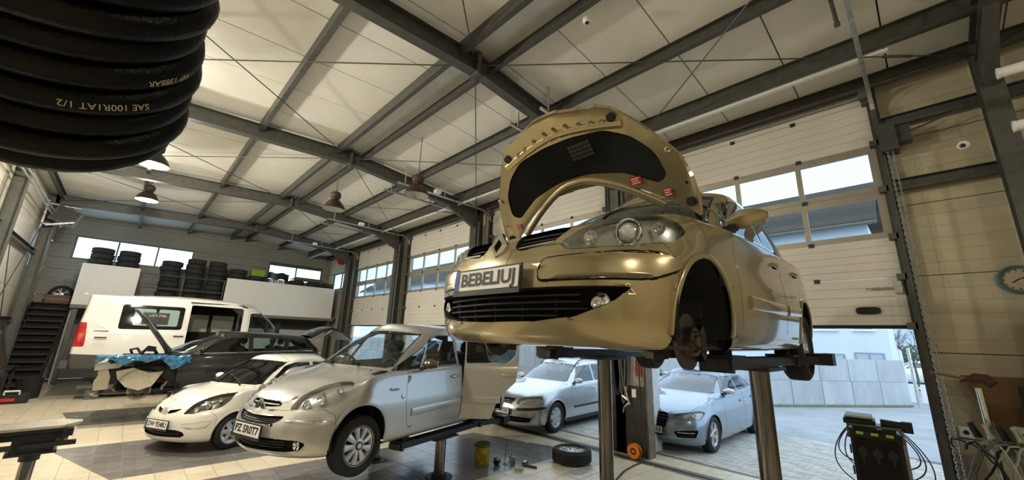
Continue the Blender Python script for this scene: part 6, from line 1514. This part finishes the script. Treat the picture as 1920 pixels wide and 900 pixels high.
def b_rod(t):
    m = MB(); m.lathe([(.05, 0), (.05, .006), (.012, .012), (.0, .012)], 16); m.obj('foot', steel_dark, t); m = MB(); m.cyl((0, 0, .01), (.005, 0, .30), .005, 6); m.obj('rod', steel, t)
    for a in (.5, 2.6, 4.7): m = MB(); m.tube([(.005, 0, .27), (.03*math.cos(a), .03*math.sin(a), .29), (.05*math.cos(a), .05*math.sin(a), .32)], .004, 5); m.obj('prong', steel, t)
clutter('pickup_tool', 'thin upright rod tool with three prongs on the floor', 'tool', 4.78, 5.0, b_rod)
def b_gun(t):
    m = MB(); m.cyl((-.09, 0, .03), (.05, 0, .03), .026, 12); m.cyl((.05, 0, .03), (.09, 0, .03), .012, 8); m.obj('tool_barrel', zinc, t); m = MB(); m.bar((-.05, 0, .02), (-.07, -.12, .02), .035, .04); m.obj('tool_grip', black, t)
clutter('impact_gun', 'impact wrench lying on the tiles among the loose parts', 'tool', 4.72, 4.66, b_gun, 2.4)
def b_case(t):
    round_box((-.07, -.04, 0), (.07, .04, .035), .01).obj('case', black, t); m = MB(); m.box((-.05, -.02, .035), (.05, .02, .042)); m.obj('case_lid', zinc, t)
clutter('socket_case', 'small flat black case lying on the tiles', 'tool', 5.05, 4.82, b_case, .5)
def b_torch(t):
    m = MB(); m.cyl((-.11, 0, .02), (.06, 0, .02), .018, 10); m.cyl((.06, 0, .02), (.12, 0, .02), .026, 12); m.obj('torch_body', black, t); m = MB(); m.cyl((.12, 0, .02), (.124, 0, .02), .022, 12); m.obj('torch_glass', chrome, t)
clutter('torch', 'black torch lying beside the impact wrench', 'tool', 4.98, 4.64, b_torch, 1.9)
# ---- diagnostics / air-conditioning cart by the open door
t = thing('service_cart', 'black air-conditioning service cart with coiled cables by the open door', 'service cart', (6.05, .56, 0), math.radians(4))
m = round_box((-.28, -.20, .12), (.26, .20, 1.16), .03); m.obj('cart_body', mat('cart_black', (.005, .005, .006), .35), t)
m = MB(); m.box((-.30, -.165, .30), (-.283, .165, 1.06)); m.obj('front_panel', mat('cart_front', (.003, .003, .0035), .3, spec=.25), t)
m = MB(); m.box((-.25, -.23, .15), (.24, -.202, 1.10)); m.obj('side_panel', mat('pale_grey_panel', (.20, .20, .21), .35, .2), t)
for k, y in enumerate((-.115, .0, .115)):
    m = MB(); m.box((-.31, y-.028, 1.10), (-.286, y+.028, 1.125)); m.obj('green_tab', mat('lime_tab', (.30, .60, .04), .4), t)
    m = MB(); m.cyl((-.302, y, .93), (-.282, y, .93), .04, 18); m.box((-.305, y-.01, .84), (-.283, y+.01, .99)); m.obj('gauge', mat('gauge_dark', (.012, .012, .014), .3), t)
m = round_box((-.22, -.02, 1.16), (.10, .24, 1.25), .02); m.obj('top_unit', black, t); m = MB(); m.box((-.23, 0, 1.25), (.08, .22, 1.268)); m.obj('unit_lid', mat('lime_grey', (.45, .52, .36), .5), t)
m = MB(); m.cyl((-.15, -.06, 1.21), (-.15, -.24, 1.20), .045, 14); m.cyl((-.15, -.22, 1.20), (-.15, -.30, 1.20), .055, 14); m.cyl((.0, -.06, 1.2), (.0, -.2, 1.2), .03, 10); m.obj('headphone_roll', black, t)
m = MB(); m.tube([(-.25, -.21, 1.05), (-.25, -.21, 1.18), (-.25, .21, 1.18), (-.25, .21, 1.05)], .014, 8); m.obj('push_bar', steel_dark, t)
for sg in (1, -1):
    m = MB(); m.cyl((.15*0-.2, sg*.15-.03, .06), (-.2, sg*.15+.03, .06), .06, 16); m.cyl((.18, sg*.15-.03, .06), (.18, sg*.15+.03, .06), .06, 16); m.box((-.22, sg*.15-.04, .06), (.2, sg*.15+.04, .13)); m.obj('castor', rubber, t)
for k, (sy, w, z0, z1) in enumerate(((1, .16, 1.17, .62), (1, .12, 1.15, .82), (1, .07, 1.14, .78), (-1, .20, 1.17, .55), (-1, .15, 1.15, .70), (-1, .12, 1.12, .80))):
    pts = [(-.26+.02*k, sy*(.19+w*math.sin(math.pi*j/16)**.8), lerp(z0, z1, j/16)-.05*math.sin(math.pi*j/16)) for j in range(17)]; m = MB(); m.tube(pts, .006, 6); m.obj('cable', black, t)
for k in range(3): m = MB(); m.box((-.295, .202, .5+k*.2), (-.24, .215, .58+k*.2)); m.obj('side_clip', black, t)
# ---- right-hand corner: notice board, tool trolley, monitor, green case, stand
t = thing('backing_board', 'brown hardboard sheet leaning on the wall behind the tool trolley', 'board', (7.24, -.55, .6)); m = MB(); m.prism([(-.62, 1.12), (.36, 1.10), (.12, .42), (-.62, .30)], .05, .065, 'x'); m.obj('board_sheet', mat('hardboard', (.16, .085, .03), .6, var=.2, scale=4), t)
t = thing('tool_trolley', 'black tool trolley heaped with cables beneath the wall clock', 'trolley', (6.55, -.66, 0))
m = MB(); m.box((-.3, -.42, .10), (.3, .20, .90)); m.obj('trolley_body', mat('trolley_black', (.02, .02, .022), .45), t)
for z in (.28, .5, .72): m = MB(); m.box((-.31, -.40, z-.09), (-.30, .18, z+.09)); dr_ = m.obj('drawer', mat('trolley_drawer', (.03, .03, .034), .4), t); m = MB(); m.box((-.325, -.3, z+.05), (-.31, .08, z+.065)); m.obj('drawer_pull', zinc, dr_)
for sx in (-.22, .22):
    for sy in (-.34, .12): m = MB(); m.cyl((sx, sy-.02, .05), (sx, sy+.02, .05), .05, 12); m.box((sx-.03, sy-.03, .05), (sx+.03, sy+.03, .11)); m.obj('castor', rubber, t)
rnd = random.Random(11)
t = thing('cable_heap', 'tangle of black and white jump cables hung over the tool trolley', 'cables', (6.40, -.36, .905)); cw = [black, mat('white_cable', (.42, .42, .40), .4), mat('grey_cable', (.14, .14, .135), .5)]
for k in range(18):
    pts = []; x0, y0 = rnd.uniform(-.12, .1), rnd.uniform(-.22, .20); w = rnd.uniform(.06, .20)
    for j in range(13): a = math.pi*j/12; pts.append((x0-.06-.12*math.sin(a), y0+w*math.cos(a)*rnd.uniform(.9, 1.1), .12+.18*math.sin(a*1.0+rnd.uniform(-.1, .1))-(.75*(j/12)**2 if k % 2 else .6*(1-j/12)**2)*rnd.uniform(.7, 1)))
    m = MB(); m.tube(pts, rnd.choice((.008, .011, .014)), 6); m.obj('cable', cw[k % 3], t)
for k in range(4): m = MB(); y0 = -.12+k*.09; m.bar((-.14, y0, .25), (-.10, y0+.05, .38), .02, .035); m.bar((-.14, y0+.03, .25), (-.16, y0+.06, .38), .02, .03); m.obj('clamp', cw[0] if k % 2 else zinc, t)
t = thing('steel_stand', 'upright chrome tube stand with brown gloves on top', 'stand', (6.62, -.31, 0)); m = MB(); m.cyl((0, 0, 0), (.06, .02, 1.60), .028, 14); m.obj('tube', chrome, t); m = MB(); m.box((-.16, -.12, 0), (.16, .12, .02)); m.obj('foot', steel_dark, t)
glv = mat('brown_leather', (.09, .035, .022), .7, var=.3, scale=10)
for k in range(1):
    g = thing('work_glove', 'brown leather work glove draped on the chrome stand', 'glove', (6.66, -.40, 1.655), 0); m = MB(); m.tube([(-.02, 0, -.01), (0, .05, .04), (0, .12, .045), (0, .17, .02)], [.05, .055, .05, .035], 10); m.obj('palm', glv, g)
    for f in range(4): m = MB(); m.tube([(-.036+.024*f, .15, .03), (-.045+.03*f, .20, .02), (-.05+.034*f, .235, -.01)], [.014, .013, .009], 6); m.obj('finger', glv, g)
    m = MB(); m.tube([(.045, .08, .04), (.075, .11, .04), (.085, .145, .025)], [.016, .014, .01], 6); m.obj('thumb', glv, g)
t = thing('wooden_stick', 'short wooden handle lying across the stand top', 'tool handle', (6.62, -.12, 1.665)); m = MB(); m.cyl((0, -.05, .03), (-.04, .16, .07), .014, 10); m.cyl((0, -.05, .03), (.005, -.075, .025), .018, 10); m.obj('handle', mat('oiled_wood', (.20, .11, .04), .5), t)
t = thing('monitor', 'thin black computer monitor above the green case', 'monitor', (6.75, -.72, .9)); m = round_box((-.02, -.26, .38), (.02, .16, .74), .01); m.obj('screen_shell', black, t); m = MB(); m.box((-.024, -.24, .41), (-.020, .14, .71)); m.obj('screen', black_gloss, t); m = MB(); m.box((-.02, -.08, 0), (.02, .0, .40)); m.box((-.1, -.16, 0), (.1, .08, .015)); m.obj('monitor_foot', black, t)
t = thing('green_case', 'bright green metal tool case under the monitor', 'tool case', (6.45, -.62, .90)); grn = mat('green_enamel', (.015, .20, .03), .4); m = round_box((-.14, -.22, .005), (.14, .17, .33), .012); m.obj('case_body', grn, t); m = MB(); m.box((-.15, -.23, .33), (.15, .18, .36)); m.obj('case_lid', mat('pale_green_lid', (.40, .48, .32), .5), t); m = MB(); m.box((-.15, .02, .15), (-.138, .10, .19)); m.obj('latch', zinc, t)
t = thing('wall_socket', 'white mains socket low on the wall by the tool trolley', 'socket', (7.40, -.14, 1.05)); m = round_box((-.03, -.06, -.06), (.0, .06, .06), .008); m.obj('plate', white_m, t); m = MB(); m.cyl((-.034, 0, 0), (-.028, 0, 0), .025, 14); m.obj('pins', black, t)
# ---- wall clock
t = thing('wall_clock', 'round wall clock with a blue-green rim on the cream wall', 'clock', (7.40, -.83, 2.81)); T4 = Matrix.Rotation(math.radians(-90), 3, 'Y')
m = MB(); m.lathe([(.125, .02), (.13, .045), (.15, .055), (.165, .04), (.168, 0)], 40, T4); m.obj('rim', mat('teal_rim', (.10, .19, .20), .35), t)
m = MB(); m.lathe([(0, .022), (.13, .022)], 40, T4); m.obj('face', mat('cream_face', (.55, .48, .32), .5), t)
for k in range(12): a = k*math.pi/6; m = MB(); m.box((-.026, -.004, .10), (-.023, .004, .118)); R4 = Matrix.Rotation(a, 3, 'X'); m.v = [tuple(R4 @ Vector(v)) for v in m.v]; m.obj('hour_mark', black, t)
for a, l in ((1.15, .10), (-2.2, .06)): m = MB(); m.box((-.029, -.004, -.01), (-.026, .004, l)); R4 = Matrix.Rotation(a, 3, 'X'); m.v = [tuple(R4 @ Vector(v)) for v in m.v]; m.obj('clock_hand', black, t)
# ---- security cameras
def dome_cam(label, loc, ax):
    t = thing('dome_camera', label, 'camera', loc); M = Vector(ax).normalized().to_track_quat('Z', 'Y').to_matrix(); m = MB(); m.lathe([(.055, 0), (.055, .03), (.045, .05), (.03, .06), (.028, .05), (0, .045)], 20, M); m.obj('housing', white_m, t); m = MB(); m.lathe([(.026, .045), (.022, .065), (0, .072)], 16, M); m.obj('lens', black_gloss, t)
dome_cam('white dome camera on the steel column beside the clock wall', (6.94, -.66, 4.42), (-1, .3, -.4))
dome_cam('white dome camera under the ridge purlin', (3.50, 2.42, zroof(3.5)-.24), (0, 0, -1))
# ---- hanging pendant and cage near the door track
t = thing('pendant_handle', 'dark tubular pull handle hanging under the roof by the door track', 'pull handle', (5.2, .18, zroof(5.2)-.48)); m = MB(); m.cyl((0, 0, 0), (.10, .02, .46), .022, 10); m.cyl((-.005, 0, -.02), (.005, 0, .02), .03, 10); m.obj('tube', steel_dark, t); m = MB(); m.tube([(.10, .02, .44), (.11, .03, .5)], .012, 6); m.obj('hook', steel_dark, t)
# ---- white pipes at the near column
for z, wh in ((4.87, 'upper'), (4.24, 'lower')):
    t = thing('white_pipe', wh+' white plastic pipe crossing behind the column by the clock', 'pipe', (6.2, -1.1, z), 0, 'white pipes near the column'); m = MB(); m.cyl((0, -5, 0), (0, .14, 0), .055, 16); m.cyl((0, .14, 0), (0, .16, 0), .06, 16); m.cyl((0, -1, 0), (.9, -1, 0), .02, 8); m.obj('pipe_run', white_m, t)
# ---- heater unit on the left wall
t = thing('fan_heater', 'dark louvred fan heater bracketed high on the left wall', 'heater', (-1.98, 18.1, 5.15)); R5 = rotm('X', 0)
m = MB(); m.box((-.25, -.16, -.24), (.34, .14, .26), 0, rotm('Y', 20)); m.obj('casing', steel_dark, t)
for k in range(7): m = MB(); m.box((-.22, -.19, -.2+k*.065), (.30, -.155, -.16+k*.065), 0, rotm('Y', 20), (.045, 0, .01)); m.obj('louvre', black, t)
m = MB(); m.bar((-.42, 0, .35), (.3, 0, .32), .04, .03); m.bar((-.42, 0, -.3), (.2, 0, -.25), .04, .03); m.bar((-.40, 0, -.45), (-.40, 0, .45), .04, .04); m.bar((-.3, -.2, -.36), (.26, -.2, -.17), .03, .05); m.obj('bracket', zinc, t)
# ---- red hose drum in the far corner
t = thing('hose_drum', 'round red hose drum under the roof in the far corner', 'hose reel', (6.95, 19.2, 5.35)); m = MB(); m.lathe([(0, .09), (.16, .09), (.22, .07), (.24, 0), (.22, -.07), (0, -.09)], 24, Matrix.Rotation(math.radians(90), 3, 'X')); m.obj('drum', mat('drum_red', (.32, .02, .02), .4), t); m = MB(); m.bar((0, 0, .2), (0, 0, zroof(6.95)-5.35-.22), .05, .03); m.bar((0, 0, .1), (.2, 0, .1), .05, .05); m.obj('drum_bracket', steel_dark, t)
# ---- tyres on the mezzanine
tm_t = MB(); R, rr, hw = .315, .20, .10
tm_t.lathe([(rr, -hw*.8), (rr+.02, -hw*.95), (R-.05, -hw), (R-.015, -hw*.85), (R, -hw*.6), (R-.008, -hw*.2), (R-.008, hw*.2), (R, hw*.6), (R-.015, hw*.85), (R-.05, hw), (rr+.02, hw*.95), (rr, hw*.8), (rr, -hw*.8)], 26); tyre_me = tm_t.mesh('tyre', rubber_old, True, 40)
stacks = [(-1.05, 20.75, 10, 'under the left end window'), (-.33, 20.72, 10, 'under the middle window pane'), (.92, 20.55, 9, 'behind the railing nearest the stairs'), (1.68, 20.62, 10, 'behind the middle of the railing'), (2.42, 20.6, 10, 'by the long white board'), (3.15, 20.65, 9, 'left of the green box'), (3.88, 20.7, 8, 'below the green box'), (5.55, 20.6, 8, 'left of the lumber'), (6.25, 20.65, 8, 'below the lumber'), (6.92, 20.62, 8, 'in the corner by the lifting doors')]
rnd = random.Random(21); ORD = ('first', 'second', 'third', 'fourth', 'fifth', 'sixth', 'seventh', 'eighth', 'ninth', 'tenth')
for x, y, n, wh in stacks:
    for k in range(n):
        o = link('tyre', tyre_me, None, (x+rnd.uniform(-.03, .03), y+rnd.uniform(-.03, .03), 2.665+.10+k*.2005), (0, 0, rnd.uniform(0, 6))); s_ = rnd.uniform(.96, 1.06); o.scale = (s_, s_, 1.0)
        tag(o, ORD[n-1-k]+' tyre from the top of the mezzanine stack '+wh, 'tyre', 'tyre stack '+wh)
# clutter on top of the stacks
ztop = 2.665+8*.2005+.004
t = thing('green_box', 'small bright green box on top of a tyre stack', 'box', (3.88, 20.7, ztop)); m = round_box((-.26, -.2, 0), (.26, .2, .26), .01); m.obj('carton', mat('lime_green', (.25, .42, .03), .5), t); m = MB(); m.box((-.27, -.21, .22), (.27, .21, .27)); m.obj('lid', mat('lime_green', (.25, .42, .03), .5), t)
t = thing('lumber_pile', 'broken boards and rails piled on tyres before the end window', 'lumber', (6.0, 20.62, ztop)); wd = mat('old_board', (.20, .13, .07), .7, var=.3, scale=8)
for k in range(7): m = MB(); a = rnd.uniform(-.25, .25); m.bar((-.75+rnd.uniform(-.1, .2), -.2+.06*k, .03+.045*(k % 4)), (.75+rnd.uniform(-.2, .1), -.2+.06*k+a*.4, .03+.045*(k % 4)+.02*abs(a)), .09, .03); m.obj('board', wd, t)
t = thing('bumper_cover', 'black torn bumper cover lying on the tyres beside the green box', 'car part', (4.72, 20.6, 4.19)); rows = []
for i in range(14): a = -1.2+2.4*i/13; rows.append([Vector((.46*math.sin(a), -.26*math.cos(a)+.1, .03+.10*j+.03*math.sin(i))) for j in range(4)])
m = MB(); m.strip(rows, 0, True); m.obj('cover_shell', black, t)
t = thing('storage_crate', 'pale plastic crate between the tyre stacks on the mezzanine', 'crate', (4.7, 20.7, 2.665)); m = MB(); m.box((-.32, -.25, 0), (.32, .25, 1.36)); m.obj('crate_body', dark_in, t)
for k in range(5): m = MB(); m.box((-.28+.115*k, -.26, 1.36), (-.20+.115*k, .2, 1.52)); m.obj('can', zinc if k % 2 else white_m, t)
# ---- things at the foot of the stairs
t = thing('tool_case', 'dark power-tool case with a pale handle on the floor by the stairs', 'tool case', (-1.62, 15.9, 0)); m = round_box((-.28, -.16, 0), (.26, .16, .26), .03); m.obj('case_body', black, t); m = MB(); m.tube([(-.14, -.17, .22), (-.14, -.2, .30), (.10, -.2, .30), (.10, -.17, .22)], .022, 8); m.obj('handle', white_m, t); m = MB(); m.box((-.20, -.165, .06), (.05, -.158, .13)); m.obj('sticker', mat('sticker_red', (.55, .03, .02), .4), t)
t = thing('oil_drum', 'dark grubby bin standing by the stair foot', 'bin', (-1.50, 16.75, 0)); m = MB(); m.lathe([(0, 0), (.22, 0), (.23, .02), (.24, .48), (.25, .5), (.22, .5), (.20, .06), (0, .05)], 22); m.obj('bin_shell', under_m, t)
t = thing('spare_wheel', 'dark wheel with a shiny rim propped at the top of the stairs', 'wheel', (-1.85, 21.55, 2.95)); t.rotation_euler = (0, 0, math.pi); link('tyre', WCACHE['estate_black'][0], t); link('rim', WCACHE['estate_black'][1], t)
t = thing('cardboard_box', 'brown cardboard box on the stair landing', 'box', (-1.86, 21.2, 2.62)); m = MB(); m.box((-.28, -.14, 0), (.3, .14, .28)); m.obj('carton', mat('cardboard', (.20, .12, .06), .7, var=.2), t); m = MB(); m.box((-.28, -.145, .12), (.3, -.14, .15)); m.obj('tape', mat('tape_brown', (.30, .22, .12), .3), t)
# ---- things leaning on the left wall
t = thing('tool_rack', 'dark clutter of bars and a bench against the left wall', 'rack', (-2.15, 16.9, 0))
m = MB(); m.box((-.12, -.5, .05), (.28, .55, .09)); m.obj('bench_shelf', under_m, t); m = MB(); m.box((-.12, -.5, .74), (.28, .55, .80)); m.obj('bench_top', under_m, t)
for sy in (-.45, .48): m = MB(); m.box((-.1, sy, 0), (-.04, sy+.05, .75)); m.obj('bench_leg', under_m, t); m = MB(); m.box((.2, sy, 0), (.26, sy+.05, .75)); m.obj('bench_leg', under_m, t)
for k in range(5): m = MB(); m.cyl((.1, -.4+.18*k, .80), (-.12, -.35+.17*k, 1.5+.12*(k % 3)), .016, 7); m.obj('bar_stock', hub_m, t)
# ================================================================== OUTSIDE
conc = [mat('wall_concrete_a', (.50, .52, .54), .85, var=.16, scale=2.2, stretch=(1, 1, .35)), mat('wall_concrete_b', (.46, .48, .50), .85, var=.18, scale=1.8, stretch=(1, 1, .3))]
rwall = struct('retaining_wall', label='pale concrete panel wall across the yard')
def wall_run(p, q, h, n):
    p, q = Vector((*p, 0)), Vector((*q, 0)); d = (q-p)/n; nrm = Vector((-d.y, d.x, 0)).normalized()
    for k in range(n):
        a = p+d*k+d.normalized()*.012; b = p+d*(k+1)-d.normalized()*.012; z0 = -.05
        for c, (lo, hi, th) in enumerate(((z0, h*.52, .16), (h*.52+.012, h, .10))):
            m = MB(); m.bar(a+Vector((0, 0, (lo+hi)/2)), b+Vector((0, 0, (lo+hi)/2)), th, hi-lo); m.obj('wall_panel', conc[(k+c) % 2], rwall)
    m = MB(); m.bar(p+Vector((0, 0, .03)), q+Vector((0, 0, .03)), .26, .06); m.obj('wall_footing', mat('mossy_footing', (.24, .25, .18), .9, var=.3), rwall)
wall_run((21.4, .85), (11.9, 7.15), 1.62, 9); wall_run((11.9, 7.15), (12.2, 30), 1.7, 18)
# building with dark roof
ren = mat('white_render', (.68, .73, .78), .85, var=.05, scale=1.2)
def facade(name, label, x, y0, y1, zt, wins, roof=None, depth=8, mm=ren):
    t = struct(name, label=label); m = MB(); m.box((x, y0, -.05), (x+depth, y1, zt)); m.obj('building_wall', mm, t)
    for (ya, yb, za, zb) in wins:
        f = MB(); f.box((x-.05, ya, za), (x+.01, yb, zb)); fo = f.obj('window', mat('grey_window_frame', (.30, .33, .36), .5), t)
        c = (ya+yb)/2
        for (u, w) in ((ya+.08, c-.04), (c+.04, yb-.08)): m = MB(); m.box((x-.06, u, za+.08), (x-.05, w, zb-.08)); m.obj('pane', mat('far_pane', (.42, .50, .58), .15), fo)
        m = MB(); m.box((x-.14, ya-.06, za-.08), (x, yb+.06, za)); m.obj('sill', white_m, fo)
    if roof:
        m = MB(); m.prism([(x-.5, zt-.1), (x+depth*.5, roof), (x+depth+.5, zt-.1), (x+depth+.5, zt+.12), (x+depth*.5, roof+.22), (x-.5, zt+.12)], y0-.4, y1+.4, 'y'); m.obj('roof', mat('dark_brown_tiles', (.032, .022, .016), .8, var=.25, scale=6), t)
        m = MB(); m.cyl((x-.55, y0-.4, zt-.05), (x-.55, y1+.4, zt-.05), .09, 10); m.obj('gutter', steel_dark, t)
    return t
W1 = [(3.05, 3.95, 2.9, 4.3), (.75, 1.45, 2.9, 4.3) if False else (1.75, 2.45, 2.9, 4.3), (2.9, 3.85, .9, 1.75), (1.5, 2.55, .6, 1.85), (5.6, 6.6, 2.9, 4.2), (8.6, 9.6, 2.9, 4.2), (12, 13, 2.9, 4.2), (16, 17, 2.9, 4.2), (20, 21, 2.9, 4.2), (26, 27, 2.9, 4.2), (33, 34, 2.9, 4.2)]
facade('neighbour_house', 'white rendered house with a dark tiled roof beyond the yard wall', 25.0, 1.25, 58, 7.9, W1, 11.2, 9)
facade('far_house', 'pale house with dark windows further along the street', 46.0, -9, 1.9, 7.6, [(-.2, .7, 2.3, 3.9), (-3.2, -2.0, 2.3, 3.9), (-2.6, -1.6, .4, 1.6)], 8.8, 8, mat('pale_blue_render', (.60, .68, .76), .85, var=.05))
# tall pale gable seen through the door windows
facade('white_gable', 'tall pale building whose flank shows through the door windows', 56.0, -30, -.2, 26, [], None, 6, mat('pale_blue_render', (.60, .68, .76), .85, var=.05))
# fence, hedge, bare tree
t = struct('fence', label='white slatted fence at the yard entrance')
for k in range(16):
    m = MB(); y = 1.05-k*.32; m.box((22.6, y-.11, .06), (22.66, y+.11, .72)); m.obj('slat', white_m, t)
m = MB(); m.box((22.66, -4.2, .16), (22.7, 1.3, .24)); m.box((22.66, -4.2, .55), (22.7, 1.3, .63)); m.obj('rail', white_m, t)
m = MB(); m.cyl((21.75, .62, 0), (21.75, .62, 2.1), .05, 10); tag(m.obj('lamp_post', zinc), 'thin grey post at the end of the concrete wall', 'post')
leaf_m = mat('hedge_leaf', (.11, .17, .06), .7, var=.4, scale=3)
def leaf_cloud(n, cx, cy, cz, rx, ry, rz_, s, rnd):
    m = MB()
    for k in range(n):
        while True:
            a, b, c = rnd.uniform(-1, 1), rnd.uniform(-1, 1), rnd.uniform(-1, 1)
            if a*a+b*b+c*c < 1: break
        p = Vector((cx+a*rx, cy+b*ry, cz+c*rz_)); u = Vector((rnd.gauss(0, 1), rnd.gauss(0, 1), rnd.gauss(0, 1))).normalized(); v = u.orthogonal().normalized()
        m.add([p-u*s, p+v*s*.5, p+u*s, p-v*s*.5], [(0, 1, 2, 3)])
    return m
rnd = random.Random(9)
t = thing('hedge', 'rounded green hedge behind the parked white car', 'hedge', (42.5, 1.0, 0)); tag(leaf_cloud(2600, 0, 0, .95, 1.2, 2.2, 1.5, .12, rnd).obj('foliage', leaf_m, t), kind='stuff'); m = MB(); m.cyl((0, 0, 0), (0, 0, .8), .08, 8); m.obj('stem', mat('bark', (.12, .10, .08), .9), t)
t = thing('bare_tree', 'small bare tree with thin branches by the far house', 'tree', (30.5, .70, 0)); bark = mat('bark', (.12, .10, .08), .9); br = MB(); tr = MB(); tr.tube([(0, 0, 0), (.03, .02, .8), (0, .05, 1.6)], [.06, .05, .04], 8); tr.obj('trunk', bark, t)
def grow(p, d, l, r, dep):
    q = p+d*l; br.tube([p, p.lerp(q, .5)+Vector((rnd.uniform(-.04, .04), rnd.uniform(-.04, .04), 0)), q], [r, r*.85, r*.65], 5)
    if dep > 0:
        for k in range(3 if dep > 1 else 2):
            e = (d+Vector((rnd.uniform(-.8, .8), rnd.uniform(-.8, .8), rnd.uniform(-.2, .5)))).normalized(); grow(q, e, l*rnd.uniform(.6, .85), r*.62, dep-1)
for k in range(5): grow(Vector((0, .04, 1.2+.1*k)), Vector((rnd.uniform(-.7, .7), rnd.uniform(-.9, .9), .8)).normalized(), .75, .03, 4)
br.obj('branches', bark, t)
